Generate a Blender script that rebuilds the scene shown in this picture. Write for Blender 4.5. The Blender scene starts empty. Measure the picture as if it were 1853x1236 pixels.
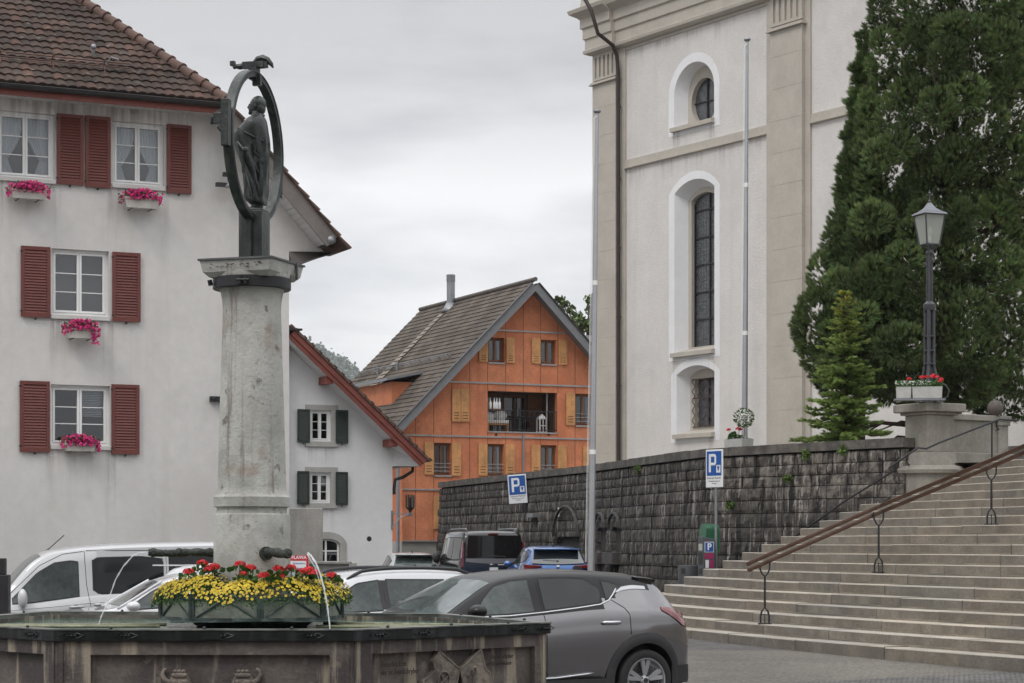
import bpy, bmesh, math, random
import numpy as np
from mathutils import Vector, Matrix
from mathutils.geometry import tessellate_polygon
sc = bpy.context.scene
col = sc.collection
R = math.radians
# ---------------------------------------------------------------- camera
EYE = 1.85
F, CX, HZ = 3850.0, 926.5, 985.0
cam_d = bpy.data.cameras.new('camera'); cam = bpy.data.objects.new('camera', cam_d); col.objects.link(cam)
cam.location = (0, 0, EYE); cam.rotation_euler = (R(90), 0, 0)
cam_d.sensor_width = 36; cam_d.lens = 36*F/1853; cam_d.shift_y = (HZ-618)/1853
cam_d.clip_start = .1; cam_d.clip_end = 5000
sc.camera = cam
# ---------------------------------------------------------------- light
SUN_EL, SUN_AZ = R(52), R(215)
w = bpy.data.worlds.new("World"); sc.world = w; w.use_nodes = True
nt = w.node_tree; nt.nodes.clear()
def N(t, **k):
    n = nt.nodes.new(t)
    for a, b in k.items(): setattr(n, a, b)
    return n
L = nt.links.new
sky = N('ShaderNodeTexSky', sky_type='NISHITA'); sky.sun_disc = False; sky.sun_elevation = SUN_EL; sky.sun_rotation = SUN_AZ
tc = N('ShaderNodeTexCoord'); sep = N('ShaderNodeSeparateXYZ'); L(tc.outputs['Generated'], sep.inputs[0])
mp = N('ShaderNodeMapping'); mp.inputs['Scale'].default_value = (3.0, 3.0, 11.0); mp.inputs['Location'].default_value = (.35, .1, .2); L(tc.outputs['Generated'], mp.inputs[0])
no = N('ShaderNodeTexNoise'); no.inputs['Scale'].default_value = 1.6; no.inputs['Detail'].default_value = 6; no.inputs['Roughness'].default_value = .5; L(mp.outputs[0], no.inputs['Vector'])
rmp = N('ShaderNodeValToRGB'); L(no.outputs['Fac'], rmp.inputs[0])
rmp.color_ramp.elements[0].position = .38; rmp.color_ramp.elements[0].color = (.66, .67, .69, 1)
rmp.color_ramp.elements[1].position = .60; rmp.color_ramp.elements[1].color = (1, 1, 1, 1)
# brightness of the cloud deck by elevation: bright near the horizon, a darker bank above it, bright again overhead
er = N('ShaderNodeValToRGB'); L(sep.outputs['Z'], er.inputs[0]); el = er.color_ramp
el.elements[0].position = 0; el.elements[0].color = (.86, .87, .88, 1)
el.elements[1].position = 1; el.elements[1].color = (1.0, 1.0, 1.0, 1)
for p, c in ((.08, .93), (.165, .96), (.215, .62), (.27, .56), (.45, .9)):
    e = el.elements.new(p); e.color = (c, c, c*1.01, 1)
mu = N('ShaderNodeMix', data_type='RGBA', blend_type='MULTIPLY'); mu.inputs[0].default_value = 1
L(rmp.outputs[0], mu.inputs[6]); L(er.outputs[0], mu.inputs[7])
zb = N('ShaderNodeMapRange'); L(sep.outputs['Z'], zb.inputs[0]); zb.inputs[1].default_value = .26; zb.inputs[2].default_value = .9; zb.inputs[3].default_value = 11.9; zb.inputs[4].default_value = 26.0
m2 = N('ShaderNodeVectorMath', operation='SCALE'); L(mu.outputs[2], m2.inputs[0]); L(zb.outputs[0], m2.inputs['Scale'])
mx = N('ShaderNodeMix', data_type='RGBA'); mx.inputs[0].default_value = .93; L(sky.outputs[0], mx.inputs[6]); L(m2.outputs[0], mx.inputs[7])
bg = N('ShaderNodeBackground'); bg.inputs[1].default_value = .1; L(mx.outputs[2], bg.inputs[0])
wo = N('ShaderNodeOutputWorld'); L(bg.outputs[0], wo.inputs[0])
sd = bpy.data.lights.new('sun', 'SUN'); sd.energy = 1.1; sd.angle = R(18); sd.color = (1, .96, .91)
sun = bpy.data.objects.new('sun', sd); col.objects.link(sun)
sun.rotation_euler = (R(90)-SUN_EL, 0, R(180)-SUN_AZ)
sc.view_settings.view_transform = 'Standard'; sc.view_settings.look = 'None'; sc.view_settings.exposure = -0.05; sc.view_settings.gamma = 1
sc.cycles.max_bounces = 6; sc.cycles.transparent_max_bounces = 12; sc.cycles.use_denoising = True
# ---------------------------------------------------------------- helpers
rnd = random.Random(7); rng = np.random.default_rng(7)
def at(px, py, Y): return Vector(((px-CX)/F*Y, Y, EYE+(HZ-py)/F*Y))
def tag(o, label=None, cat=None, group=None, kind=None):
    if label: o['label'] = label
    if cat: o['category'] = cat
    if group: o['group'] = group
    if kind: o['kind'] = kind
    return o
def empty(name, loc=(0, 0, 0), rz=0, label=None, cat=None, group=None, parent=None):
    o = bpy.data.objects.new(name, None); col.objects.link(o); o.location = loc; o.rotation_euler = (0, 0, rz); o.empty_display_size = .2
    if parent: o.parent = parent
    return tag(o, label, cat, group)
def copy_tree(o, parent=None):
    c = o.copy(); col.objects.link(c); c.parent = parent
    for ch in o.children: copy_tree(ch, c)
    return c
class MB:
    def __init__(s): s.v = []; s.f = []; s.uv = None
    def add(s, vs, fs, M=None):
        b = len(s.v)
        s.v += [tuple(M @ Vector(v)) if M else tuple(v) for v in vs]
        s.f += [tuple(b+i for i in f) for f in fs]; return s
    def box(s, x0, x1, y0, y1, z0, z1, M=None):
        vs = [(x, y, z) for z in (z0, z1) for y in (y0, y1) for x in (x0, x1)]
        return s.add(vs, [(0, 2, 3, 1), (4, 5, 7, 6), (0, 1, 5, 4), (2, 6, 7, 3), (0, 4, 6, 2), (1, 3, 7, 5)], M)
    def poly(s, pts, M=None): return s.add(pts, [tuple(range(len(pts)))], M)
    def prism(s, pts, y0, y1, M=None, axis='y'):
        """polygon pts (a,b) extruded from y0 to y1; axis y: (a,y,b); axis z: (a,b,y); axis x: (y,a,b)"""
        mk = {'y': lambda a, b, t: (a, t, b), 'z': lambda a, b, t: (a, b, t), 'x': lambda a, b, t: (t, a, b)}[axis]
        n = len(pts); vs = [mk(a, b, y0) for a, b in pts]+[mk(a, b, y1) for a, b in pts]
        fs = [(i, (i+1) % n, n+(i+1) % n, n+i) for i in range(n)]
        fs += [tuple(range(n))[::-1], tuple(range(n, 2*n))]
        return s.add(vs, fs, M)
    def tube(s, pts, r, n=8, M=None, cap=True):
        pts = [Vector(p) for p in pts]; k = len(pts); rs = r if isinstance(r, (list, tuple)) else [r]*k
        vs = []; up = None
        for i, p in enumerate(pts):
            t = (pts[min(i+1, k-1)]-pts[max(i-1, 0)]).normalized()
            if up is None: up = Vector((0, 0, 1)) if abs(t.z) < .9 else Vector((1, 0, 0))
            a = t.cross(up).normalized(); b = a.cross(t).normalized(); up = b
            for j in range(n):
                q = 2*math.pi*j/n; vs.append(p+(a*math.cos(q)+b*math.sin(q))*rs[i])
        fs = [(i*n+j, i*n+(j+1) % n, (i+1)*n+(j+1) % n, (i+1)*n+j) for i in range(k-1) for j in range(n)]
        if cap: fs += [tuple(range(n))[::-1], tuple(range((k-1)*n, k*n))]
        return s.add(vs, fs, M)
    def lathe(s, prof, n=24, M=None, sx=1, sy=1):
        """prof (r,z) bottom to top"""
        vs = [(r*sx*math.cos(2*math.pi*j/n), r*sy*math.sin(2*math.pi*j/n), z) for r, z in prof for j in range(n)]; k = len(prof)
        fs = [(i*n+j, i*n+(j+1) % n, (i+1)*n+(j+1) % n, (i+1)*n+j) for i in range(k-1) for j in range(n)]
        fs += [tuple(range(n))[::-1], tuple(range((k-1)*n, k*n))]
        return s.add(vs, fs, M)
    def grid(s, P, M=None, close=False):
        """P[i][j] points"""
        a, b = len(P), len(P[0])
        return s.add([p for r in P for p in r], [(i*b+j, i*b+j+1, (i+1)*b+j+1, (i+1)*b+j) for i in range(a-1) for j in range(b-1)], M)
    def sphere(s, c, r, n=12, m=8, sc3=(1, 1, 1), M=None):
        vs = [(c[0]+r*sc3[0]*math.sin(math.pi*i/m)*math.cos(2*math.pi*j/n), c[1]+r*sc3[1]*math.sin(math.pi*i/m)*math.sin(2*math.pi*j/n), c[2]-r*sc3[2]*math.cos(math.pi*i/m)) for i in range(m+1) for j in range(n)]
        fs = [(i*n+j, i*n+(j+1) % n, (i+1)*n+(j+1) % n, (i+1)*n+j) for i in range(m) for j in range(n)]
        return s.add(vs, fs, M)
    def build(s, name, mat, parent=None, smooth=False, bevel=0, loc=None, fix=True):
        me = bpy.data.meshes.new(name); me.from_pydata(s.v, [], s.f)
        if fix:
            bm = bmesh.new(); bm.from_mesh(me)
            bmesh.ops.remove_doubles(bm, verts=bm.verts, dist=1e-5)
            bmesh.ops.recalc_face_normals(bm, faces=bm.faces); bm.to_mesh(me); bm.free()
        o = bpy.data.objects.new(name, me); col.objects.link(o); me.materials.append(mat)
        if smooth:
            me.polygons.foreach_set('use_smooth', [True]*len(me.polygons))
            if smooth is not True:
                try: me.set_sharp_from_angle(angle=R(smooth))
                except Exception: pass
        if bevel:
            b = o.modifiers.new('bevel', 'BEVEL'); b.width = bevel; b.segments = 2; b.limit_method = 'ANGLE'; b.angle_limit = R(40)
        if parent: o.parent = parent
        if loc is not None: o.location = loc
        return o
def wall_mb(outer, holes, reveal=.15, depth=None, w0=0, back=True):
    """front face at y=w0 with holes, reveals going inward, and the outline extruded back by depth"""
    m = MB(); loops = [outer]+holes
    pts = [p for l in loops for p in l]
    tris = tessellate_polygon([[Vector((a, b, 0)) for a, b in l] for l in loops])
    m.add([(a, w0, b) for a, b in pts], [tuple(t) for t in tris])
    for h in holes:
        n = len(h); m.add([(a, w0, b) for a, b in h]+[(a, w0+reveal, b) for a, b in h], [(i, (i+1) % n, n+(i+1) % n, n+i) for i in range(n)])
    if depth:
        n = len(outer); m.add([(a, w0, b) for a, b in outer]+[(a, w0+depth, b) for a, b in outer], [(i, (i+1) % n, n+(i+1) % n, n+i) for i in range(n)]+([tuple(range(n, 2*n))] if back else []))
    return m
class Facade:
    def __init__(s, px, Y, ang):
        s.o = Vector(((px-CX)/F*Y, Y, 0)); s.a = ang; s.d = Vector((math.cos(ang), math.sin(ang), 0)); s.n = Vector((-math.sin(ang), math.cos(ang), 0))
    def p(s, px, py, w=0):
        r = Vector(((px-CX)/F, 1, (HZ-py)/F)); o = s.o+s.n*w
        t = (o-Vector((0, 0, EYE))).dot(s.n)/r.dot(s.n); q = Vector((0, 0, EYE))+r*t
        return ((q-s.o).dot(s.d), q.z)
    def u(s, px, py=900, w=0): return s.p(px, py, w)[0]
    def poly(s, pts, w=0): return [s.p(a, b, w) for a, b in pts]
    def root(s, name, label, cat, group=None): return empty(name, s.o, s.a, label, cat, group)
# ---------------------------------------------------------------- materials
MATS = {}
def mat(name, c, rough=.7, metal=0, var=.12, vs=3., bump=.15, bs=40, streak=0, sc_=(0.1, .1, .1), ss=6, spec=.5, coat=0, coarse=None, dirt=None, tint=False, sheen=0, stv=.15, lo=.48, hi=.7, local=False, transl=0):
    if name in MATS: return MATS[name]
    m = bpy.data.materials.new(name); m.use_nodes = True; t = m.node_tree; b = t.nodes['Principled BSDF']; l = t.links.new
    def n(ty, **k):
        q = t.nodes.new(ty)
        for a, v in k.items(): setattr(q, a, v)
        return q
    b.inputs['Roughness'].default_value = rough; b.inputs['Metallic'].default_value = metal; b.inputs['Specular IOR Level'].default_value = spec
    b.inputs['Coat Weight'].default_value = coat; b.inputs['Coat Roughness'].default_value = .03
    g = n('ShaderNodeNewGeometry'); vec = g.outputs['Position']
    if local: vec = n('ShaderNodeTexCoord').outputs['Object']
    base = n('ShaderNodeRGB'); base.outputs[0].default_value = (*c, 1); out = base.outputs[0]
    def mix(fac, a, bb, blend='MIX'):
        q = n('ShaderNodeMix', data_type='RGBA', blend_type=blend)
        if isinstance(fac, (int, float)): q.inputs[0].default_value = fac
        else: l(fac, q.inputs[0])
        l(a, q.inputs[6])
        if isinstance(bb, tuple): q.inputs[7].default_value = (*bb, 1)
        else: l(bb, q.inputs[7])
        return q.outputs[2]
    def noise(scale, det=5, rg=.6, st=None, w_=0):
        q = n('ShaderNodeTexNoise'); q.inputs['Scale'].default_value = scale; q.inputs['Detail'].default_value = det; q.inputs['Roughness'].default_value = rg
        v = vec
        if st or w_:
            mpn = n('ShaderNodeMapping'); mpn.inputs['Scale'].default_value = st or (1, 1, 1); mpn.inputs['Location'].default_value = (w_, w_*.7, w_*.3); l(v, mpn.inputs[0]); v = mpn.outputs[0]
        l(v, q.inputs['Vector']); return q.outputs['Fac']
    def rng_(f, a, b_, c_=0, d_=1):
        q = n('ShaderNodeMapRange'); q.interpolation_type = 'SMOOTHSTEP'; l(f, q.inputs[0]); q.inputs[1].default_value = a; q.inputs[2].default_value = b_; q.inputs[3].default_value = c_; q.inputs[4].default_value = d_; return q.outputs[0]
    if var:
        f = rng_(noise(vs), .3, .7, 1-var, 1+var)
        q = n('ShaderNodeVectorMath', operation='SCALE'); l(out, q.inputs[0]); l(f, q.inputs['Scale']); out = q.outputs[0]
        f2 = rng_(noise(vs*9, w_=3.3), .3, .7, 1-var*.6, 1+var*.6)
        q = n('ShaderNodeVectorMath', operation='SCALE'); l(out, q.inputs[0]); l(f2, q.inputs['Scale']); out = q.outputs[0]
    if tint:
        a = n('ShaderNodeAttribute'); a.attribute_name = 'tint'; out = mix(1, out, a.outputs['Color'], 'MULTIPLY')
    if dirt:  # (colour, scale, lo, hi, amount)
        for dc, ds, a0, a1, am in dirt:
            out = mix(rng_(noise(ds, w_=ds*1.7), a0, a1, 0, am), out, dc)
    if streak:
        f = rng_(noise(ss, st=(1, 1, stv*.33), det=6, w_=5.1), lo, hi, 0, streak); out = mix(f, out, sc_)
    l(out, b.inputs['Base Color'])
    if bump:
        bn = n('ShaderNodeBump'); bn.inputs['Strength'].default_value = bump; bn.inputs['Distance'].default_value = .02; l(noise(bs, 4), bn.inputs['Height']); l(bn.outputs[0], b.inputs['Normal'])
    if transl:
        tr = n('ShaderNodeBsdfTranslucent'); l(out, tr.inputs[0]); ms = n('ShaderNodeMixShader'); ms.inputs[0].default_value = transl; l(b.outputs[0], ms.inputs[1]); l(tr.outputs[0], ms.inputs[2]); l(ms.outputs[0], t.nodes['Material Output'].inputs[0])
    MATS[name] = m; return m
def glass_mat(name, tintc=(.75, .8, .8), refl=.18, rough=.02):
    m = bpy.data.materials.new(name); m.use_nodes = True; t = m.node_tree; t.nodes.clear(); l = t.links.new
    o = t.nodes.new('ShaderNodeOutputMaterial'); mx = t.nodes.new('ShaderNodeMixShader'); tr = t.nodes.new('ShaderNodeBsdfTransparent'); gl = t.nodes.new('ShaderNodeBsdfGlossy'); fr = t.nodes.new('ShaderNodeFresnel'); ad = t.nodes.new('ShaderNodeMath'); ad.operation = 'ADD'; ad.use_clamp = True
    tr.inputs[0].default_value = (*tintc, 1); gl.inputs['Roughness'].default_value = rough; gl.inputs['Color'].default_value = (.9, .92, .95, 1); fr.inputs['IOR'].default_value = 1.5; ad.inputs[1].default_value = refl
    l(fr.outputs[0], ad.inputs[0]); l(ad.outputs[0], mx.inputs[0]); l(tr.outputs[0], mx.inputs[1]); l(gl.outputs[0], mx.inputs[2]); l(mx.outputs[0], o.inputs[0])
    return m
def tile_mat(name, cols, rough=.85, moss=0, pale=0):
    """roof tiles: one colour per tile from its UV cell"""
    m = bpy.data.materials.new(name); m.use_nodes = True; t = m.node_tree; b = t.nodes['Principled BSDF']; l = t.links.new; b.inputs['Roughness'].default_value = rough; b.inputs['Specular IOR Level'].default_value = .25
    uv = t.nodes.new('ShaderNodeUVMap'); fl = t.nodes.new('ShaderNodeVectorMath'); fl.operation = 'FLOOR'; l(uv.outputs[0], fl.inputs[0])
    wn = t.nodes.new('ShaderNodeTexWhiteNoise'); wn.noise_dimensions = '2D'; l(fl.outputs[0], wn.inputs[0])
    cr = t.nodes.new('ShaderNodeValToRGB'); l(wn.outputs['Value'], cr.inputs[0]); e = cr.color_ramp
    e.elements[0].color = (*cols[0], 1); e.elements[0].position = 0; e.elements[1].color = (*cols[-1], 1); e.elements[1].position = 1
    for i, c in enumerate(cols[1:-1]): q = e.elements.new((i+1)/(len(cols)-1)); q.color = (*c, 1)
    g = t.nodes.new('ShaderNodeNewGeometry'); nz = t.nodes.new('ShaderNodeTexNoise'); nz.inputs['Scale'].default_value = .9; nz.inputs['Detail'].default_value = 6; l(g.outputs['Position'], nz.inputs['Vector'])
    mr = t.nodes.new('ShaderNodeMapRange'); mr.inputs[1].default_value = .3; mr.inputs[2].default_value = .7; mr.inputs[3].default_value = .6; mr.inputs[4].default_value = 1.3; l(nz.outputs['Fac'], mr.inputs[0])
    s = t.nodes.new('ShaderNodeVectorMath'); s.operation = 'SCALE'; l(cr.outputs[0], s.inputs[0]); l(mr.outputs[0], s.inputs['Scale'])
    n2 = t.nodes.new('ShaderNodeTexNoise'); n2.inputs['Scale'].default_value = 7; n2.inputs['Detail'].default_value = 6; l(g.outputs['Position'], n2.inputs['Vector'])
    m2 = t.nodes.new('ShaderNodeMapRange'); m2.inputs[1].default_value = .60; m2.inputs[2].default_value = .72; m2.inputs[3].default_value = 0; m2.inputs[4].default_value = pale; l(n2.outputs['Fac'], m2.inputs[0])
    mx = t.nodes.new('ShaderNodeMix'); mx.data_type = 'RGBA'; l(m2.outputs[0], mx.inputs[0]); l(s.outputs[0], mx.inputs[6]); mx.inputs[7].default_value = (.30, .27, .22, 1)
    l(mx.outputs[2], b.inputs['Base Color'])
    bn = t.nodes.new('ShaderNodeBump'); bn.inputs['Strength'].default_value = .4; bn.inputs['Distance'].default_value = .02; n3 = t.nodes.new('ShaderNodeTexNoise'); n3.inputs['Scale'].default_value = 30; l(g.outputs['Position'], n3.inputs['Vector']); l(n3.outputs['Fac'], bn.inputs['Height']); l(bn.outputs[0], b.inputs['Normal'])
    return m
def tiles(name, m, parent, O, U, V, rows, urange, tw=.22, cl=.33, wave=.025, lip=.035, sub=5):
    """courses of roof tiles on the plane O + u U + v V; urange(v)->(u0,u1)"""
    O, U, V = Vector(O), Vector(U).normalized(), Vector(V).normalized(); Nn = U.cross(V).normalized()
    vs = []; fs = []; uvs = []
    for j in range(rows):
        v0 = j*cl; a0, a1 = urange(v0+cl*.5)
        if a1-a0 < .05: continue
        k0 = math.floor(a0/tw*sub); k1 = math.ceil(a1/tw*sub); off = .5*tw if j % 2 and wave < .01 else 0
        us = [min(max(k*tw/sub, a0), a1) for k in range(k0, k1+1)]
        b = len(vs); jt = [rnd.uniform(-.006, .006) for _ in range(len(us)//sub+2)]
        for i, u in enumerate(us):
            ph = (u/tw) % 1.0; hgt = wave*(1-abs(2*ph-1)**1.6)+jt[i//sub]; dip = -.25*hgt
            for (vv, hh) in ((v0+dip, hgt-.012), (v0+dip, hgt+lip), (v0+cl+.02, hgt*.9+.002)):
                vs.append(O+U*u+V*vv+Nn*hh)
        for i in range(len(us)-1):
            c = (us[i]+us[i+1])/2
            for k in range(2):
                fs.append((b+i*3+k, b+(i+1)*3+k, b+(i+1)*3+k+1, b+i*3+k+1)); uvs.append(((c+off)/tw, j+.5))
    me = bpy.data.meshes.new(name); me.from_pydata([tuple(v) for v in vs], [], fs)
    ul = me.uv_layers.new(name='UVMap'); a = np.repeat(np.array(uvs), 4, axis=0); ul.data.foreach_set('uv', a.ravel())
    o = bpy.data.objects.new(name, me); col.objects.link(o); me.materials.append(m); o.parent = parent; return o
def scatter(name, m, parent, tv, tf, P, D, S, roll=None, tints=None, spread=0):
    """many small template copies as one mesh: template tv (z = its axis), positions P, axis directions D, scales S"""
    P = np.asarray(P, float); D = np.asarray(D, float); D /= np.linalg.norm(D, axis=1)[:, None]; n = len(P)
    ref = np.where(np.abs(D[:, 2:3]) < .9, [[0, 0, 1.]], [[1., 0, 0]]); A = np.cross(D, ref); A /= np.linalg.norm(A, axis=1)[:, None]; B = np.cross(D, A)
    q = rng.uniform(0, 2*np.pi, n) if roll is None else roll; c, s_ = np.cos(q)[:, None], np.sin(q)[:, None]; A, B = A*c+B*s_, B*c-A*s_
    tv = np.asarray(tv, float); S = np.broadcast_to(np.asarray(S, float), (n,))[:, None, None]
    V = P[:, None, :]+S*(tv[None, :, 0:1]*A[:, None, :]+tv[None, :, 1:2]*B[:, None, :]+tv[None, :, 2:3]*D[:, None, :])
    k = len(tf[0]); FC = (np.asarray(tf)[None]+np.arange(n)[:, None, None]*len(tv)).reshape(-1, k)
    me = bpy.data.meshes.new(name); me.vertices.add(n*len(tv)); me.vertices.foreach_set('co', V.ravel())
    me.loops.add(FC.size); me.loops.foreach_set('vertex_index', FC.ravel()); me.polygons.add(len(FC)); me.polygons.foreach_set('loop_start', np.arange(0, FC.size, k)); me.update(calc_edges=True)
    if tints is not None:
        at_ = me.attributes.new('tint', 'FLOAT_COLOR', 'POINT'); T = np.repeat(np.c_[tints, np.ones(n)], len(tv), axis=0); at_.data.foreach_set('color', T.ravel())
    o = bpy.data.objects.new(name, me); col.objects.link(o); me.materials.append(m)
    if parent: o.parent = parent
    return o
def text(s, size, name, m, parent, loc, rot=(R(90), 0, 0), align='CENTER', ext=.001, sx=1, bold=0):
    cu = bpy.data.curves.new(name, 'FONT'); cu.body = s; cu.size = size; cu.align_x = align; cu.align_y = 'CENTER'; cu.extrude = ext; cu.offset = bold; cu.resolution_u = 3
    o = bpy.data.objects.new(name+'_c', cu); me = bpy.data.meshes.new_from_object(o); bpy.data.objects.remove(o); bpy.data.curves.remove(cu)
    q = bpy.data.objects.new(name, me); me.name = name; col.objects.link(q); me.materials.clear(); me.materials.append(m); q.parent = parent; q.location = loc; q.rotation_euler = rot; q.scale = (sx, 1, 1); return q
def lerp(a, b, t): return a+(b-a)*t
def zg(X, Y):
    s = Y+.8*X; return float(np.interp(s, [27, 34, 52, 80], [0, .17, .30, .30]))
# ---------------------------------------------------------------- shared materials
plaster = mat('white_plaster', (.63, .612, .594), .9, var=.05, vs=.6, bump=.35, bs=45, streak=.35, sc_=(.48, .46, .44), ss=1.8, lo=.48, hi=.74, dirt=[((.52, .50, .48), .28, .5, .7, .6), ((.54, .52, .50), 2.5, .58, .75, .4)])
plaster2 = mat('white_plaster_cottage', (.70, .70, .70), .9, var=.04, vs=.5, bump=.2, bs=50)
church_pl = mat('church_plaster', (.62, .595, .57), .95, var=.04, vs=.7, bump=.8, bs=18, dirt=[((.48, .46, .44), .30, .5, .75, .6)], streak=.3, sc_=(.45, .43, .41), ss=1.5, lo=.5, hi=.75)
church_wh = mat('church_white_paint', (.74, .74, .75), .9, var=.03, vs=1, bump=.4, bs=24)
church_st = mat('church_sandstone', (.44, .405, .355), .9, var=.06, vs=1.2, bump=.3, bs=25, dirt=[((.33, .31, .28), .6, .5, .75, .5)])
concrete = mat('old_concrete', (.36, .345, .32), .9, var=.12, vs=2, bump=.3, bs=30, streak=.4, sc_=(.2, .19, .17), ss=5)
red_wood = mat('red_brown_paint', (.135, .034, .026), .55, var=.1, vs=3, bump=.05)
red_board = mat('red_board_paint', (.20, .052, .038), .55, var=.15, vs=2, bump=.08)
dark_board = mat('grey_brown_board', (.17, .15, .14), .7, var=.1, vs=2)
green_wood = mat('dark_green_paint', (.018, .030, .026), .45, var=.1, vs=3)
win_white = mat('white_window_paint', (.78, .78, .77), .4, var=.03, bump=0)
dark_in = mat('dark_interior', (.035, .034, .035), .9, var=.2, bump=0)
curtain = mat('white_curtain_cloth', (.66, .67, .70), .9, var=.05, bump=0)
gl_win = glass_mat('window_glass', (.72, .76, .77), .07)
gl_dark = mat('dark_glass', (.02, .022, .025), .03, var=0, bump=0, spec=.9)
black_metal = mat('black_metal', (.022, .022, .025), .5, metal=.2, var=.1, bump=.05)
gutter_m = mat('gutter_metal', (.045, .042, .042), .45, metal=.5, var=.1)
zinc = mat('zinc_metal', (.27, .28, .30), .45, metal=.6, var=.08)
white_soffit = mat('white_soffit_boards', (.62, .61, .60), .8, var=.04, bump=0)
terra = tile_mat('old_brown_clay_tiles', [(.037, .028, .024), (.052, .036, .030), (.070, .042, .034), (.058, .044, .037), (.094, .052, .040)], pale=.35)
terra_red = mat('ridge_tile_clay', (.115, .068, .054), .85, var=.3, vs=2.5, bump=.4)
slate_t = tile_mat('grey_brown_roof_tiles', [(.082, .067, .056), (.10, .082, .068), (.115, .095, .077), (.092, .073, .060)], pale=.15)
# ---------------------------------------------------------------- ground
def ground():
    xs = np.concatenate([[-2400, -900], np.linspace(-500, -60, 6), np.linspace(-50, 60, 80), np.linspace(80, 500, 6), [900, 2400]]); ys = np.concatenate([np.linspace(-60, 10, 6), np.linspace(11, 90, 90), [120, 200, 400, 1500, 3200]])
    m = MB(); m.grid([[(x, y, zg(x, y)-.0) for x in xs] for y in ys])
    g = bpy.data.materials.new('asphalt_and_setts'); g.use_nodes = True; t = g.node_tree; b = t.nodes['Principled BSDF']; l = t.links.new; b.inputs['Roughness'].default_value = .85
    ge = t.nodes.new('ShaderNodeNewGeometry'); mp = t.nodes.new('ShaderNodeMapping'); mp.inputs['Rotation'].default_value = (0, 0, R(12)); l(ge.outputs['Position'], mp.inputs[0])
    br = t.nodes.new('ShaderNodeTexBrick'); br.inputs['Scale'].default_value = 1; br.inputs['Brick Width'].default_value = .13; br.inputs['Row Height'].default_value = .11; br.inputs['Mortar Size'].default_value = .012; br.inputs['Mortar Smooth'].default_value = .4
    br.inputs['Color1'].default_value = (.07, .066, .065, 1); br.inputs['Color2'].default_value = (.135, .127, .124, 1); br.inputs['Mortar'].default_value = (.04, .037, .034, 1); l(mp.outputs[0], br.inputs['Vector'])
    nz = t.nodes.new('ShaderNodeTexNoise'); nz.inputs['Scale'].default_value = 16; nz.inputs['Detail'].default_value = 8; nz.inputs['Roughness'].default_value = .75; l(ge.outputs['Position'], nz.inputs['Vector'])
    cr = t.nodes.new('ShaderNodeValToRGB'); l(nz.outputs['Fac'], cr.inputs[0]); cr.color_ramp.elements[0].color = (.055, .051, .044, 1); cr.color_ramp.elements[1].color = (.19, .175, .15, 1); cr.color_ramp.elements[0].position = .35; cr.color_ramp.elements[1].position = .68
    n2 = t.nodes.new('ShaderNodeTexNoise'); n2.inputs['Scale'].default_value = .5; n2.inputs['Detail'].default_value = 3; l(ge.outputs['Position'], n2.inputs['Vector'])
    # asphalt lane: a curved strip along the foot of the stairs; setts elsewhere
    vm = t.nodes.new('ShaderNodeVectorMath'); vm.operation = 'DISTANCE'; l(ge.outputs['Position'], vm.inputs[0]); vm.inputs[1].default_value = (54.38, 52.55, .1)
    a1 = t.nodes.new('ShaderNodeMapRange'); a1.inputs[1].default_value = 56.9; a1.inputs[2].default_value = 57.0; l(vm.outputs['Value'], a1.inputs[0])
    sx = t.nodes.new('ShaderNodeSeparateXYZ'); l(ge.outputs['Position'], sx.inputs[0])
    # setts near the camera side: y + .35 x < 29.3
    ma = t.nodes.new('ShaderNodeMath'); ma.operation = 'MULTIPLY_ADD'; l(sx.outputs[0], ma.inputs[0]); ma.inputs[1].default_value = -.30; l(sx.outputs[1], ma.inputs[2])
    a2 = t.nodes.new('ShaderNodeMapRange'); a2.inputs[1].default_value = 26.15; a2.inputs[2].default_value = 26.25; l(ma.outputs[0], a2.inputs[0])
    a3 = t.nodes.new('ShaderNodeMapRange'); a3.inputs[1].default_value = 33.4; a3.inputs[2].default_value = 33.6; a3.inputs[3].default_value = 1; a3.inputs[4].default_value = 0; l(sx.outputs[1], a3.inputs[0])
    pm = t.nodes.new('ShaderNodeMath'); pm.operation = 'MULTIPLY'; l(a2.outputs[0], pm.inputs[0]); l(a3.outputs[0], pm.inputs[1])
    mx = t.nodes.new('ShaderNodeMix'); mx.data_type = 'RGBA'; l(pm.outputs[0], mx.inputs[0]); l(br.outputs['Color'], mx.inputs[6]); l(cr.outputs[0], mx.inputs[7])
    m3 = t.nodes.new('ShaderNodeMapRange'); m3.inputs[1].default_value = .3; m3.inputs[2].default_value = .7; m3.inputs[3].default_value = .75; m3.inputs[4].default_value = 1.2; l(n2.outputs['Fac'], m3.inputs[0])
    s = t.nodes.new('ShaderNodeVectorMath'); s.operation = 'SCALE'; l(mx.outputs[2], s.inputs[0]); l(m3.outputs[0], s.inputs['Scale']); l(s.outputs[0], b.inputs['Base Color'])
    bn = t.nodes.new('ShaderNodeBump'); bn.inputs['Distance'].default_value = .02; bn.inputs['Strength'].default_value = .8; inv = t.nodes.new('ShaderNodeMath'); inv.operation = 'SUBTRACT'; inv.inputs[0].default_value = 1; l(br.outputs['Fac'], inv.inputs[1]); l(inv.outputs[0], bn.inputs['Height']); l(bn.outputs[0], b.inputs['Normal'])
    o = m.build('ground', g, smooth=True, fix=False); tag(o, kind='structure', label='grey sett paving and asphalt of the town square')
ground()
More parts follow.
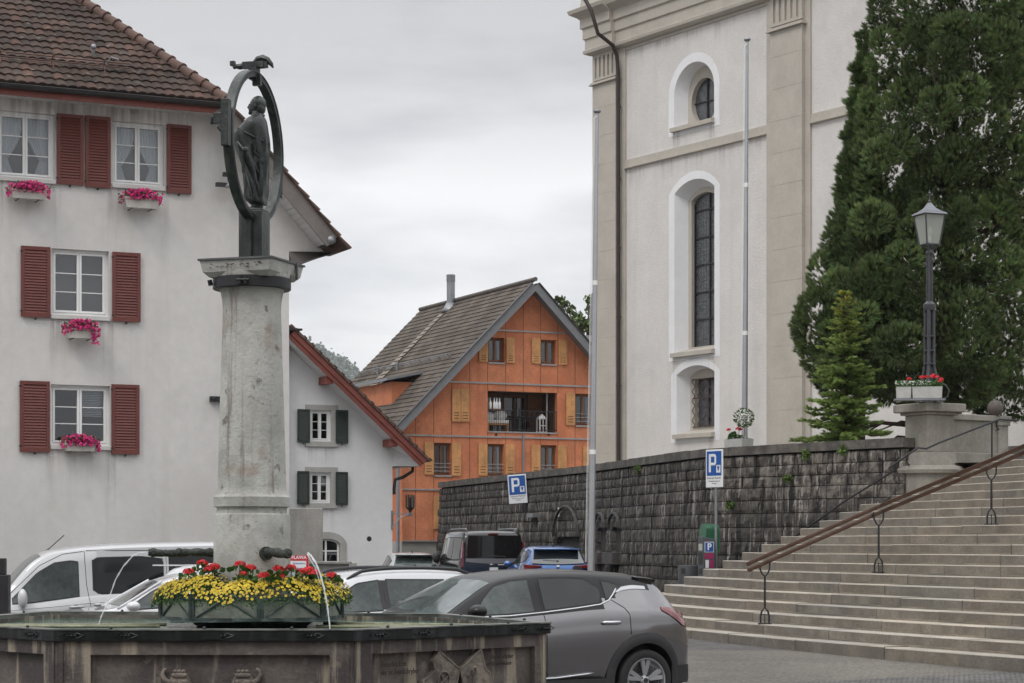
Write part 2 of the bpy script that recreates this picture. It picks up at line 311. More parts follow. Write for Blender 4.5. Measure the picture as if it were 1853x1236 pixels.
# ---------------------------------------------------------------- stone staircase
SC = (54.38, 52.55); SR, ST, RZ, Z1, NSTEP = 53.57, .395, .165, .36, 20
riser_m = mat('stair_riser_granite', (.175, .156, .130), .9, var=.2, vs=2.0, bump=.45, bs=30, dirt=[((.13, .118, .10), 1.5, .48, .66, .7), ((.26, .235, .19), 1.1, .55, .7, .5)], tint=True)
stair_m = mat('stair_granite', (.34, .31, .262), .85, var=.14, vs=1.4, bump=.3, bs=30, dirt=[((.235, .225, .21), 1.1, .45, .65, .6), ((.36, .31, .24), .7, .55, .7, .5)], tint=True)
stairs = empty('stone_staircase', (3, 40, .1), 0, 'wide curved grey stone staircase rising to the church terrace', 'staircase')
def arc_pt(r, y): return (SC[0]-math.sqrt(r*r-(y-SC[1])**2), y)
def stair_step(k):
    r = SR-ST*(k-1); z1 = Z1+RZ*(k-1); z0 = z1-RZ-.03 if k > 1 else -.05
    rr = random.Random(k*13+5); m = MB(); cols = []
    # arc parameter: angle; from right (y small) to left end (y about 43.9)
    yend = 43.8; a_end = math.asin((yend-SC[1])/r); a0 = math.asin(max(-.95, (15.0-SC[1])/r)); th = a0
    def P(a, rad): return (SC[0]-rad*math.cos(a), SC[1]+rad*math.sin(a))
    while th < a_end-1e-6:
        ln = rr.uniform(1.5, 2.7); nx = min(th+ln/r, a_end)
        if a_end-nx < .5/r: nx = a_end
        g = .007/r; n = max(3, int((nx-th)*r/.16)); last = nx >= a_end
        wob = [rr.uniform(-.007, .007) for _ in range(n+1)]
        out = [P(lerp(th+g, nx-(0 if last else g), i/n), r+wob[i]) for i in range(n+1)]; inn = [P(lerp(th+g, nx-(0 if last else g), i/n), r-ST-.12) for i in range(n+1)]
        if last:   # rounded end towards the wall
            ex, ey = out[-1]; q = .42
            rd = [(ex+q*(1-math.cos(a))*1.0, ey+q*math.sin(a)) for a in np.linspace(.15, math.pi/2, 8)]
            out = out+rd+[(ex+1.6, ey+q)]; inn = inn+[(ex+1.6, ey-.3)]
            if inn[-1][0] < inn[-2][0]: inn = inn[:-1]
        poly = out+inn[::-1]
        b = len(m.v); dz = rr.uniform(-.006, .006); np_ = len(poly); ch = .012; no_ = len(out)
        # body with a small chamfer at the nose
        no = len(out); vs = []
        cb = .028
        for i, (x, y) in enumerate(poly):
            d = math.hypot(x-SC[0], y-SC[1]); vs.append((x+(SC[0]-x)/d*cb, y+(SC[1]-y)/d*cb, z0) if i < no_ else (x, y, z0))
        for i, (x, y) in enumerate(poly): vs.append((x, y, z1-RZ+.028 if k > 1 else z0+.03))
        for i, (x, y) in enumerate(poly): vs.append((x, y, z1-ch+dz))
        cx_, cy_ = SC
        for i, (x, y) in enumerate(poly):
            if i < no: d = math.hypot(x-cx_, y-cy_); x2, y2 = x+(cx_-x)/d*ch, y+(cy_-y)/d*ch
            else: x2, y2 = x, y
            vs.append((x2, y2, z1+dz))
        fs = []
        for i in range(np_):
            j = (i+1) % np_; fs += [(i, j, np_+j, np_+i), (np_+i, np_+j, 2*np_+j, 2*np_+i), (2*np_+i, 2*np_+j, 3*np_+j, 3*np_+i)]
        m.add(vs, fs)
        tri = tessellate_polygon([[Vector((x, y, 0)) for x, y in poly]]); m.add([vs[3*np_+i] for i in range(np_)], [tuple(t) for t in tri])
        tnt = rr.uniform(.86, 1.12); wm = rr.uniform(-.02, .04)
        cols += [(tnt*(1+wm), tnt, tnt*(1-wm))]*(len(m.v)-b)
        th = nx
    # dark mortar core just behind the risers
    o = m.build('step', stair_m, stairs, fix=False); o.location = (-3, -40, -.1)
    a = o.data.attributes.new('tint', 'FLOAT_COLOR', 'POINT'); a.data.foreach_set('color', np.c_[np.array(cols), np.ones(len(cols))].ravel())
    o.data.materials.append(riser_m)
    bm = bmesh.new(); bm.from_mesh(o.data); bmesh.ops.recalc_face_normals(bm, faces=bm.faces)
    for f in bm.faces: f.material_index = 0 if abs(f.normal.z) > .3 else 1   # paler material on treads, darker on risers
    bm.to_mesh(o.data); bm.free()
for k in range(1, NSTEP+1): stair_step(k)
# ---------------------------------------------------------------- retaining wall of rough blocks
WTOP = EYE+2.15
def wpt(px, py): Y = 2.15*F/(HZ-py); return Vector(((px-CX)/F*Y, Y, 0))
WP = [wpt(797, 873), wpt(900, 861), wpt(1060, 843), wpt(1170, 827), wpt(1280, 812), wpt(1360, 807.5), wpt(1450, 802), wpt(1560, 796), wpt(1640, 792)]
WL = [0]
for i in range(1, len(WP)): WL.append(WL[-1]+(WP[i]-WP[i-1]).length)
def wall_at(s):
    x = np.interp(s, WL, [p.x for p in WP]); y = np.interp(s, WL, [p.y for p in WP])
    i = min(max(np.searchsorted(WL, s)-1, 0), len(WP)-2)
    d = (WP[i+1]-WP[i]).normalized(); n = Vector((d.y, -d.x, 0))
    return Vector((x, y, 0)), d, n    # n points to the square
def s_of_px(px):
    best = min(np.linspace(0, WL[-1], 2000), key=lambda s: abs((wall_at(s)[0].x/wall_at(s)[0].y)*F+CX-px)); return best
wall_m = bpy.data.materials.new('weathered_dark_ashlar'); wall_m.use_nodes = True
def mk_wall(m):
    t = m.node_tree; b = t.nodes['Principled BSDF']; l = t.links.new; b.inputs['Roughness'].default_value = .9; b.inputs['Specular IOR Level'].default_value = .3
    g = t.nodes.new('ShaderNodeNewGeometry'); a = t.nodes.new('ShaderNodeAttribute'); a.attribute_name = 'tint'
    def noise(sc3, s, det=6, rg=.65, loc=0):
        mp = t.nodes.new('ShaderNodeMapping'); mp.inputs['Scale'].default_value = sc3; mp.inputs['Location'].default_value = (loc, loc, loc); l(g.outputs['Position'], mp.inputs[0]); q = t.nodes.new('ShaderNodeTexNoise'); q.inputs['Scale'].default_value = s; q.inputs['Detail'].default_value = det; q.inputs['Roughness'].default_value = rg; l(mp.outputs[0], q.inputs['Vector']); return q.outputs['Fac']
    def mr(f, a_, b_, c=0, d=1):
        q = t.nodes.new('ShaderNodeMapRange'); q.interpolation_type = 'SMOOTHSTEP'; l(f, q.inputs[0])
        for i, v in enumerate((a_, b_, c, d)): q.inputs[i+1].default_value = v
        return q.outputs[0]
    def mix(f, x, c):
        q = t.nodes.new('ShaderNodeMix'); q.data_type = 'RGBA'; l(f, q.inputs[0]); l(x, q.inputs[6]); q.inputs[7].default_value = (*c, 1); return q.outputs[2]
    base = mix(mr(noise((1, 1, 1), 4), .35, .65), a.outputs['Color'], (.05, .045, .042))
    c1 = mix(mr(noise((1, 1, .16), 5.5, loc=4), .50, .60, 0, .9), base, (.020, .018, .018))       # dark runs
    c2 = mix(mr(noise((1, 1, .10), 9, loc=9), .55, .66, 0, .85), c1, (.34, .31, .285))               # pale lime runs
    c3 = mix(mr(noise((1, 1, 1), 38, 3, loc=2), .70, .76, 0, .6), c2, (.30, .29, .27))                # lichen specks
    l(c3, b.inputs['Base Color'])
    bn = t.nodes.new('ShaderNodeBump'); bn.inputs['Strength'].default_value = .7; bn.inputs['Distance'].default_value = .04; l(noise((1, 1, 1), 9, 8, .7), bn.inputs['Height']); l(bn.outputs[0], b.inputs['Normal'])
mk_wall(wall_m)
rwall = empty('retaining_wall', WP[0], 0, 'long dark weathered stone block retaining wall below the church', 'wall')
rw_off = -WP[0]
NICHES = [(1035, 972, 40, 52), (1096, 958, 15, 42), (1123, 958, 15, 42)]   # recesses with trough-like sills (px centre, top, width, height)
def in_niche(s0, s1, z0, z1, nl):
    for a, b, c, d in nl:
        if s0 < b and s1 > a and z0 < d and z1 > c: return True
    return False
nl = []
for px, py, wd, hg in NICHES:
    sa, sb = s_of_px(px-wd/2), s_of_px(px+wd/2); Y = wall_at((sa+sb)/2)[0].y; nl.append((sa, sb, EYE+(HZ-py-hg)/F*Y, EYE+(HZ-py)/F*Y))
def build_rwall():
    m = MB(); cols = []; rr = random.Random(3); ch = .235; z = WTOP-.22; row = 0
    L_ = WL[-1]
    while z > -.1:
        z0 = z-ch; s = -.05-rr.uniform(0, .4)
        while s < L_:
            ln = rr.uniform(.20, .42) if row < 2 else rr.uniform(.3, .6) if row < 4 else rr.uniform(.35, .95); s1 = min(s+ln, L_); sa = max(s, 0)
            if s1-sa > .05:
                nx, nz = 5, 4; off = rr.uniform(-.014, .018); gap = .008; base = rr.uniform(0, 1)
                # old grey-brown stone, paler in the top courses near the stairs
                pale = .5+.5*math.tanh((sa-(L_-7.5))/3) if row < 4 else .18
                c0 = np.array((.085, .076, .071))*(.7+.6*base); c1 = np.array((.20, .18, .155))*(.75+.45*base); c = c0*(1-pale)+c1*pale
                b = len(m.v); P = []
                for j in range(nz+1):
                    rowp = []
                    for i in range(nx+1):
                        ss = lerp(sa+gap, s1-gap, i/nx); zz = lerp(z0+gap, z-gap, j/nz); p, d, n = wall_at(ss)
                        e = min(i, nx-i)/nx*2, min(j, nz-j)/nz*2; pill = (1-(1-min(1, e[0]*1.6))**2)*(1-(1-min(1, e[1]*1.5))**2)
                        h = .02+off+.022*pill+rr.uniform(-.008, .008)*pill
                        h += (4.0-zz)*.045       # battered foot
                        niche = False
                        for a_, b_, c_, d_ in nl:
                            if a_ < ss < b_ and c_ < zz < d_: niche = True
                        if niche: h -= .42
                        q = p+n*h; rowp.append((q.x, q.y, zz))
                    P.append(rowp)
                # skirt going back so joints are dark gaps
                m.grid(P)
                rim = P[0]+[r[-1] for r in P[1:]]+P[-1][-2::-1]+[r[0] for r in P[-2:0:-1]]
                back = []
                for (x, y, zz) in rim: back.append((x-n.x*.12, y-n.y*.12, zz))
                k = len(rim); m.add(rim+back, [(i, (i+1) % k, k+(i+1) % k, k+i) for i in range(k)])
                cols += [tuple(c)]*(len(m.v)-b)
            s = s1+.0
            if s1 >= L_: break
        z = z0; row += 1; ch = (.24 if row < 3 else .29)+rr.uniform(-.02, .02)
    o = m.build('block_facing', wall_m, rwall, fix=False); o.location = rw_off
    a = o.data.attributes.new('tint', 'FLOAT_COLOR', 'POINT'); a.data.foreach_set('color', np.c_[np.array(cols), np.ones(len(cols))].ravel())
    bm = bmesh.new(); bm.from_mesh(o.data); bmesh.ops.recalc_face_normals(bm, faces=bm.faces); bm.to_mesh(o.data); bm.free()
    # core behind (mortar)
    c = MB(); pf = []; pb = []
    for s in np.linspace(0, L_, 60):
        p, d, n = wall_at(s); pf.append(p-n*.04); pb.append(p-n*.6)
    k = len(pf)
    def ring(z, batter): return [(p.x+wall_at(s)[2].x*batter, p.y+wall_at(s)[2].y*batter, z) for p, s in zip(pf, np.linspace(0, L_, 60))]
    A, B = ring(-.1, .10), ring(WTOP-.2, 0)
    c.grid([A, B]); c.grid([[(p.x, p.y, -.1) for p in pb], [(p.x, p.y, WTOP-.2) for p in pb]]); c.grid([B, [(p.x, p.y, WTOP-.2) for p in pb]])
    c.add([A[0], B[0], (pb[0].x, pb[0].y, WTOP-.2), (pb[0].x, pb[0].y, -.1)], [(0, 1, 2, 3)])
    q = c.build('wall_core', mat('wall_mortar', (.03, .028, .026), .95, var=.2), rwall, fix=False); q.location = rw_off
    # coping: flat slabs, short ones in the far part and long ones near the stairs
    cm = MB(); s = 0; rr = random.Random(8)
    while s < L_:
        ln = rr.uniform(.28, .5) if s < s_of_px(1150) else rr.uniform(1.6, 2.6)
        s1 = min(s+ln, L_); n_ = max(1, int(ln/.4)); top = WTOP+rr.uniform(-.008, .008)
        fr, bk = [], []
        for i in range(n_+1):
            p, d, n = wall_at(lerp(s+.004, s1-.004, i/n_)); fr.append(p+n*.09); bk.append(p-n*.66)
        for i in range(n_):
            a, b_, c_, d_ = fr[i], fr[i+1], bk[i+1], bk[i]; vs = [(v.x, v.y, z) for z in (WTOP-.19, top) for v in (a, b_, c_, d_)]
            fs = [(0, 1, 5, 4), (4, 5, 6, 7), (0, 3, 2, 1), (3, 7, 6, 2)]
            if i == 0: fs.append((0, 4, 7, 3))
            if i == n_-1: fs.append((1, 2, 6, 5))
            cm.add(vs, fs)
        s = s1
        if s >= L_: break
    cp = mat('coping_stone', (.105, .095, .085), .9, var=.3, vs=2.5, bump=.4, bs=25, dirt=[((.05, .046, .042), 2.2, .45, .6, .7), ((.17, .16, .145), 5, .55, .7, .5)])
    o = cm.build('coping', cp, rwall); o.location = rw_off
    # arched hoods and troughs at the niches
    hm = MB()
    for (sa, sb, c_, d_) in nl:
        p, d, n = wall_at((sa+sb)/2); wd = (sb-sa)/2+.1; zb = d_
        bat = (4-d_)*.045+.05
        arch = [(wd*math.cos(a), wd*.75*math.sin(a)) for a in np.linspace(math.pi, 0, 11)]
        for i in range(len(arch)-1):
            (a0, b0), (a1, b1) = arch[i], arch[i+1]; vs = []
            for (aa, bb) in ((a0, b0), (a1, b1)):
                for h in (.02, .10):
                    for th in (0, .045): q = p+d*aa+n*(bat+h); vs.append((q.x, q.y, zb+bb+th+.02))
            hm.add(vs, [(0, 1, 5, 4), (2, 3, 7, 6), (1, 3, 7, 5), (0, 2, 6, 4), (0, 1, 3, 2), (4, 5, 7, 6)])
        q = Matrix.Translation(p+n*((4-c_)*.045+.04))@Matrix(((d.x, n.x, 0, 0), (d.y, n.y, 0, 0), (0, 0, 1, 0), (0, 0, 0, 1)))
        hm.box(-wd, wd, -.1, .22, c_-.30, c_+.0, q)
    o = hm.build('niche_surround', mat('niche_stone', (.075, .070, .067), .9, var=.3, vs=5, bump=.4), rwall, bevel=.015); o.location = rw_off
build_rwall()

# small fittings and weeds on the wall
def on_wall(px, py, out=.12):
    s = s_of_px(px); p, d, n = wall_at(s); Y = p.y; z = EYE+(HZ-py)/F*Y; return p+n*((4-z)*.045+out)+Vector((0, 0, z)), d, n
def wall_thing(name, px, py, w_, h_, m_, label, cat, proud=.08):
    q, d, n = on_wall(px, py, .05); r = MB(); r.box(-w_/2, w_/2, -proud, 0.0, -h_/2, h_/2); o = r.build(name, m_, bevel=.008, loc=q); o.rotation_euler = (0, 0, math.atan2(-n.x, n.y)+math.pi); tag(o, label, cat)
wall_thing('wall_light', 974, 933, .62, .12, mat('light_grey_metal', (.22, .23, .24), .5, metal=.4), 'horizontal grey bar light fixed to the dark wall beside the left parking sign', 'lamp', .16)
wall_thing('notice_plate', 1018, 927, .11, .26, mat('plate_white', (.62, .62, .60), .6), 'small upright white plate on the dark retaining wall', 'sign', .02)
wall_thing('junction_box', 943, 965, .2, .28, mat('box_grey', (.25, .25, .25), .6), 'small grey box on the dark wall beside the black van', 'box')

# ---------------------------------------------------------------- rain stains: thin dirt with a ragged lower end
stain_m = bpy.data.materials.new('rain_stain'); stain_m.use_nodes = True
def mk_stain(m):
    t = m.node_tree; b = t.nodes['Principled BSDF']; l = t.links.new; b.inputs['Base Color'].default_value = (.16, .145, .13, 1); b.inputs['Roughness'].default_value = 1; b.inputs['Specular IOR Level'].default_value = 0
    uv = t.nodes.new('ShaderNodeUVMap'); sp = t.nodes.new('ShaderNodeSeparateXYZ'); l(uv.outputs[0], sp.inputs[0]); g = t.nodes.new('ShaderNodeNewGeometry'); mp = t.nodes.new('ShaderNodeMapping'); mp.inputs['Scale'].default_value = (1, 1, .06); l(g.outputs['Position'], mp.inputs[0])
    nz = t.nodes.new('ShaderNodeTexNoise'); nz.inputs['Scale'].default_value = 11; nz.inputs['Detail'].default_value = 5; l(mp.outputs[0], nz.inputs['Vector'])
    a = t.nodes.new('ShaderNodeMapRange'); a.inputs[1].default_value = .42; a.inputs[2].default_value = .72; l(nz.outputs['Fac'], a.inputs[0])
    pw = t.nodes.new('ShaderNodeMath'); pw.operation = 'POWER'; l(sp.outputs[1], pw.inputs[0]); pw.inputs[1].default_value = 1.6
    mu = t.nodes.new('ShaderNodeMath'); mu.operation = 'MULTIPLY'; l(a.outputs[0], mu.inputs[0]); l(pw.outputs[0], mu.inputs[1])
    # fade to the sides too
    c = t.nodes.new('ShaderNodeMath'); c.operation = 'PINGPONG'; l(sp.outputs[0], c.inputs[0]); c.inputs[1].default_value = .5; c2 = t.nodes.new('ShaderNodeMapRange'); l(c.outputs[0], c2.inputs[0]); c2.inputs[2].default_value = .12
    m3 = t.nodes.new('ShaderNodeMath'); m3.operation = 'MULTIPLY'; l(mu.outputs[0], m3.inputs[0]); l(c2.outputs[0], m3.inputs[1]); m4 = t.nodes.new('ShaderNodeMath'); m4.operation = 'MULTIPLY'; l(m3.outputs[0], m4.inputs[0]); m4.inputs[1].default_value = .30; l(m4.outputs[0], b.inputs['Alpha'])
mk_stain(stain_m)
def stain(parent, u0, u1, ztop, h, w=-.002):
    me = bpy.data.meshes.new('rain_stain'); me.from_pydata([(u0, w, ztop-h), (u1, w, ztop-h), (u1, w, ztop), (u0, w, ztop)], [], [(0, 1, 2, 3)]); ul = me.uv_layers.new(name='UVMap')
    for i, c in enumerate(((0, 0), (1, 0), (1, 1), (0, 1))): ul.data[i].uv = c
    o = bpy.data.objects.new('rain_stain', me); col.objects.link(o); me.materials.append(stain_m); o.parent = parent
# ---------------------------------------------------------------- terrace behind the wall
def terrace():
    pts = []
    for s in np.linspace(0, WL[-1], 30): p, d, n = wall_at(s); pts.append((p-n*.5).to_2d()[:])
    pts.append((8.6, 43.0))
    r = SR-ST*(NSTEP-1)-.1
    for y in np.linspace(42.5, 15, 24): pts.append(arc_pt(r, y))
    pts += [(60, 15), (60, 120), (0, 120), (-2.2, 82)]
    tri = tessellate_polygon([[Vector((x, y, 0)) for x, y in pts]]); z = Z1+RZ*(NSTEP-1)-.004
    m = MB(); m.add([(x, y, z) for x, y in pts], [tuple(t) for t in tri])
    o = m.build('terrace', mat('terrace_gravel', (.20, .19, .17), .95, vs=8, var=.2, bump=.4)); tag(o, 'gravel terrace level behind the retaining wall', kind='structure')
terrace()
pier_m = mat('pier_stone', (.25, .235, .205), .9, var=.14, vs=2, bump=.5, bs=45, dirt=[((.10, .09, .08), 1.6, .55, .75, .7), ((.17, .15, .07), 2.5, .6, .75, .5)], streak=.4, sc_=(.13, .115, .10), ss=4)
# ---------------------------------------------------------------- lamp pier with curved base
pc = at(1682, 900, 43.2); PX, PY = pc.x, pc.y
def zpx(py, Y): return EYE+(HZ-py)/F*Y
pier = empty('stone_pier', (PX, PY, 0), R(30), 'square weathered stone pier with curved base carrying the lamp post', 'pier')
Yn = 42.8
m = MB(); m.box(-.35, .35, -.35, .35, zpx(818, Yn), zpx(750, Yn)); m.box(-.36, -.30, -.36, -.30, zpx(818, Yn), zpx(750, Yn)); m.build('shaft', pier_m, pier, bevel=.02)
m = MB(); m.box(-.42, .42, -.42, .42, zpx(750, Yn), zpx(745, Yn)); m.box(-.52, .52, -.52, .52, zpx(745, Yn)+.002, zpx(729.5, Yn)); m.build('cap', pier_m, pier, bevel=.02)
PTOP = zpx(729.5, Yn)
m = MB(); m.lathe([(.62, 2.2), (.62, zpx(858, Yn)), (.70, zpx(856, Yn)), (.72, zpx(850, Yn)), (.68, zpx(844, Yn)), (.58, zpx(842, Yn)), (.52, zpx(818, Yn)), (.2, zpx(817, Yn))], 28); m.build('base', pier_m, pier, smooth=40)
# balustrade wall with a ball on its end post
bal = empty('parapet', (0, 0, 0), 0, 'low stone parapet with end post beside the top of the stairs', 'parapet')
A = at(1712, 900, 43.3); B = at(1823, 900, 44.3); d = Vector((B.x-A.x, B.y-A.y, 0)); Ln = d.length; bal.location = (A.x, A.y, 0); bal.rotation_euler = (0, 0, math.atan2(d.y, d.x))
zt = zpx(752, 44); m = MB(); m.box(.0, Ln-.3, -.0, .3, 2.4, zt-.12); m.build('panel', pier_m, bal, bevel=.01)
m = MB(); m.box(0, Ln+.06, -.07, .38, zt-.12, zt); m.build('coping', pier_m, bal, bevel=.015)
m = MB(); m.box(Ln-.3, Ln, -.03, .33, 2.4, zt-.12); m.box(Ln-.34, Ln+.03, -.06, .37, zt-.2, zt-.121); m.build('post', pier_m, bal, bevel=.012)
m = MB(); m.box(0, Ln+.1, -.16, .1, 2.2, zpx(820, 43.7)); m.box(0, Ln+.14, -.24, .1, 2.1, zpx(842, 43.7)); m.build('plinth', pier_m, bal, bevel=.015)
bc = at(1801, 739, 44.1); m = MB(); m.sphere((0, 0, .16), .165, 20, 14); m.lathe([(.09, -.01), (.07, .03)], 16)
o = m.build('stone_ball', mat('ball_stone', (.10, .085, .075), .9, var=.2, vs=8, bump=.4), smooth=True, loc=(bc.x, bc.y, zt)); tag(o, 'brown stone ball sitting on the parapet end post', 'stone ball')
# ---------------------------------------------------------------- street lamp on the pier
lamp_m = mat('lamp_grey_paint', (.055, .056, .062), .4, metal=.2, var=.1, bump=.03)
lc = at(1682, 700, 43.3); lp = empty('street_lamp', (lc.x, lc.y, PTOP), R(20), 'tall grey street lamp with four-sided glass lantern on the stone pier', 'street lamp')
def lz(py): return zpx(py, 43.3)-PTOP
m = MB()
for k in range(4):
    a = R(45+90*k); c_, s_ = math.cos(a), math.sin(a)
    m.tube([(c_*.26, s_*.26, 0.0), (c_*.22, s_*.22, .12), (c_*.13, s_*.13, lz(680)), (c_*.085, s_*.085, lz(662)), (c_*.082, s_*.082, lz(558))], .036, 8)
m.tube([(0, 0, 0), (0, 0, lz(558))], .05, 10)
for py in (660, 636, 610): m.tube([(0, 0, lz(py)), (0, 0, lz(py)+.03)], .125 if py == 660 else .118, 16)
m.build('lower_shaft', lamp_m, lp, smooth=40)
m = MB()
for k in range(4): a = R(45+90*k); m.tube([(math.cos(a)*.05, math.sin(a)*.05, lz(560)), (math.cos(a)*.045, math.sin(a)*.045, lz(457))], .022, 8)
m.tube([(0, 0, lz(558)), (0, 0, lz(452))], .04, 10); m.lathe([(.11, lz(562)), (.125, lz(558)), (.125, lz(551)), (.06, lz(545))], 16); m.lathe([(.05, lz(462)), (.075, lz(459)), (.075, lz(456)), (.05, lz(453))], 16)
m.build('upper_shaft', lamp_m, lp, smooth=40)
lt = MB(); zb_, zt_ = lz(443), lz(389); rb, rt = .205, .325
for k in range(4):
    a0, a1 = R(45+90*k), R(135+90*k); p0 = (rb*math.cos(a0), rb*math.sin(a0), zb_); p1 = (rb*math.cos(a1), rb*math.sin(a1), zb_); q0 = (rt*math.cos(a0), rt*math.sin(a0), zt_); q1 = (rt*math.cos(a1), rt*math.sin(a1), zt_)
    lt.tube([p0, q0], .016, 6); lt.tube([p0, p1], .018, 6); lt.tube([q0, q1], .022, 6)
lt.tube([(0, 0, lz(452)), (0, 0, zb_)], .03, 8); lt.tube([(.2, 0, zb_), (.12, 0, lz(449)), (0, 0, lz(453))], .01, 6); lt.tube([(-.2, 0, zb_), (-.12, 0, lz(449)), (0, 0, lz(453))], .01, 6)
lantern = lt.build('lantern_frame', lamp_m, lp)
gm = MB()
for k in range(4):
    a0, a1 = R(45+90*k), R(135+90*k); gm.add([(rb*.97*math.cos(a0), rb*.97*math.sin(a0), zb_), (rb*.97*math.cos(a1), rb*.97*math.sin(a1), zb_), (rt*.97*math.cos(a1), rt*.97*math.sin(a1), zt_), (rt*.97*math.cos(a0), rt*.97*math.sin(a0), zt_)], [(0, 1, 2, 3)])
def frosted():
    m_ = bpy.data.materials.new('lantern_glass'); m_.use_nodes = True; b = m_.node_tree.nodes['Principled BSDF']; b.inputs['Base Color'].default_value = (.42, .45, .40, 1); b.inputs['Roughness'].default_value = .15; b.inputs['Alpha'].default_value = .62; return m_
gm.build('pane', frosted(), lantern, fix=False)
m = MB(); prof = [(rt+.05, zt_), (rt+.03, zt_+.03), (.24, zt_+.075), (.14, zt_+.13), (.075, zt_+.2), (.05, zt_+.24), (.03, zt_+.25)]
k = len(prof); vs = [(r_*math.cos(R(45+90*j)), r_*math.sin(R(45+90*j)), z) for r_, z in prof for j in range(4)]
m.add(vs, [(i*4+j, i*4+(j+1) % 4, (i+1)*4+(j+1) % 4, (i+1)*4+j) for i in range(k-1) for j in range(4)]+[(3, 2, 1, 0), tuple(range((k-1)*4, k*4))]); m.build('lantern_roof', mat('lamp_roof_zinc', (.20, .21, .23), .4, metal=.5, var=.1), lp)
m = MB(); zf = zt_+.25; m.lathe([(.02, zf-.02), (.03, zf+.03), (.012, zf+.06), (.012, zf+.16), (.03, zf+.19), (.012, zf+.22), (.002, zf+.28)], 10); m.tube([(-.07, 0, zf+.15), (.07, 0, zf+.15)], .012, 6); m.build('finial', lamp_m, lp)
m = MB(); m.tube([(0, 0, zb_), (0, 0, zb_+.18)], .035, 10); m.sphere((0, 0, zb_+.27), .065, 12, 10, (1, 1, 1.5)); m.build('lamp_bulb', mat('bulb_white', (.7, .7, .66), .3, var=0, bump=0), lp, smooth=True)
# ---------------------------------------------------------------- flowers helpers
def petal_template(n=5, cup=.3):
    v = [(0, 0, 0)]; f = []
    for i in range(n):
        a = 2*math.pi*i/n; d_ = math.pi/n*.9; b = len(v)
        v += [(math.cos(a-d_)*.7, math.sin(a-d_)*.7, cup*.5), (math.cos(a)*1.0, math.sin(a)*1.0, cup), (math.cos(a+d_)*.7, math.sin(a+d_)*.7, cup*.5)]; f += [(0, b, b+1), (0, b+1, b+2)]
    return v, f
def leaf_template(w=.35, bend=.15): return [(0, 0, 0), (w, 0, .35), (w*.9, bend, .7), (0, bend*1.6, 1), (-w*.9, bend, .7), (-w, 0, .35)], [(0, 1, 2), (0, 2, 3), (0, 3, 4), (0, 4, 5)]
def disc_template(n=7): return [(0, 0, .1)]+[(math.cos(2*math.pi*i/n), math.sin(2*math.pi*i/n), 0) for i in range(n)], [(0, i+1, (i+1) % n+1) for i in range(n)]
leaf_m = mat('leaf_green', (.055, .12, .028), .6, var=.2, vs=6, bump=0, tint=True, transl=.25)
red_fl = mat('geranium_red', (.55, .012, .018), .6, var=.15, vs=12, bump=0, tint=True)
pink_fl = mat('petunia_magenta', (.50, .006, .14), .6, var=.15, vs=12, bump=0, tint=True)
white_fl = mat('white_blossom', (.75, .74, .70), .7, var=.05, bump=0, tint=True)
yellow_fl = mat('yellow_blossom', (.66, .50, .02), .6, var=.1, bump=0, tint=True)
def tints(n, v=.25, hue=.1):
    a = rng.uniform(1-v, 1+v, n); h = rng.uniform(-hue, hue, n); return np.c_[a*(1+h), a, a*(1-h)]
def blob_pts(n, c, r, up=True):
    d = rng.normal(size=(n, 3)); d /= np.linalg.norm(d, axis=1)[:, None]
    if up: d[:, 2] = np.abs(d[:, 2])*1.0-.15
    rad = rng.uniform(.75, 1, n)[:, None]; return np.array(c)+d*np.array(r)*rad, d
# ---------------------------------------------------------------- window/wall planters on the wall and the pier
trough_m = mat('pale_concrete', (.40, .40, .385), .9, var=.1, vs=6, bump=.2)
def planter_box(name, loc, rz, L_, W_, H_, label, group=None, m_=None):
    r = empty(name, loc, rz, label, 'planter', group)
    m = MB(); t = .025; m.prism([(-L_/2+.03, 0), (L_/2-.03, 0), (L_/2, H_), (-L_/2, H_)], -W_/2, W_/2); m.box(-L_/2+t, L_/2-t, -W_/2+t, W_/2-t, H_-.002, H_+.004)
    m.build('trough', m_ or trough_m, r, bevel=.008)
    m = MB(); m.box(-L_/2+t, L_/2-t, -W_/2+t, W_/2-t, H_+.004, H_+.01); m.build('soil', mat('soil', (.04, .03, .02), .95), r); return r
p = wall_at(s_of_px(1321))[0]; wn = wall_at(s_of_px(1321))[2]; ang_w = math.atan2(-wn.x, wn.y)+math.pi
q = p-wn*.25; r_ = planter_box('flower_trough', (q.x, q.y, WTOP), ang_w, .62, .34, .19, 'pale concrete flower trough standing on the retaining wall beside the flagpole')
def plant_geranium(name, loc, heads, label, group, parent=None, leaves=60, rad=.16, hh=.14):
    r = empty(name, loc, 0, label, 'plant', group) if not parent else parent
    P, D = blob_pts(leaves, (0, 0, 0), (rad, rad*.8, hh)); v, f = leaf_template(.55, .1)
    scatter('leaves', leaf_m, r, v, f, P, D+np.array((0, 0, .4)), rng.uniform(.05, .08, leaves), tints=tints(leaves))
    st = MB(); PP = []; DD = []
    for (x, y, z, s) in heads:
        st.tube([(x*.5, y*.5, 0), (x, y, z)], .004, 5); a, b = blob_pts(26, (x, y, z), (s, s, s*.75)); PP.append(a); DD.append(b)
    st.build('stem', mat('stem_green', (.08, .14, .04), .7), r); v, f = petal_template(5); PP = np.vstack(PP); scatter('blossoms', red_fl, r, v, f, PP, np.vstack(DD), .022, tints=tints(len(PP), .2, .05)); return r
c = Vector((q.x, q.y, WTOP+.2)); dw = wall_at(s_of_px(1321))[1]
plant_geranium('geranium', c-dw*.12, [(-.14, 0, .2, .05), (.08, 0, .22, .08), (.1, -.05, .2, .06)], 'red geranium in the concrete trough on the retaining wall', None, rad=.15)
tp = empty('daisy_standard', c+dw*.17, 0, 'ball-headed white daisy on a thin stem in the wall trough', 'plant')
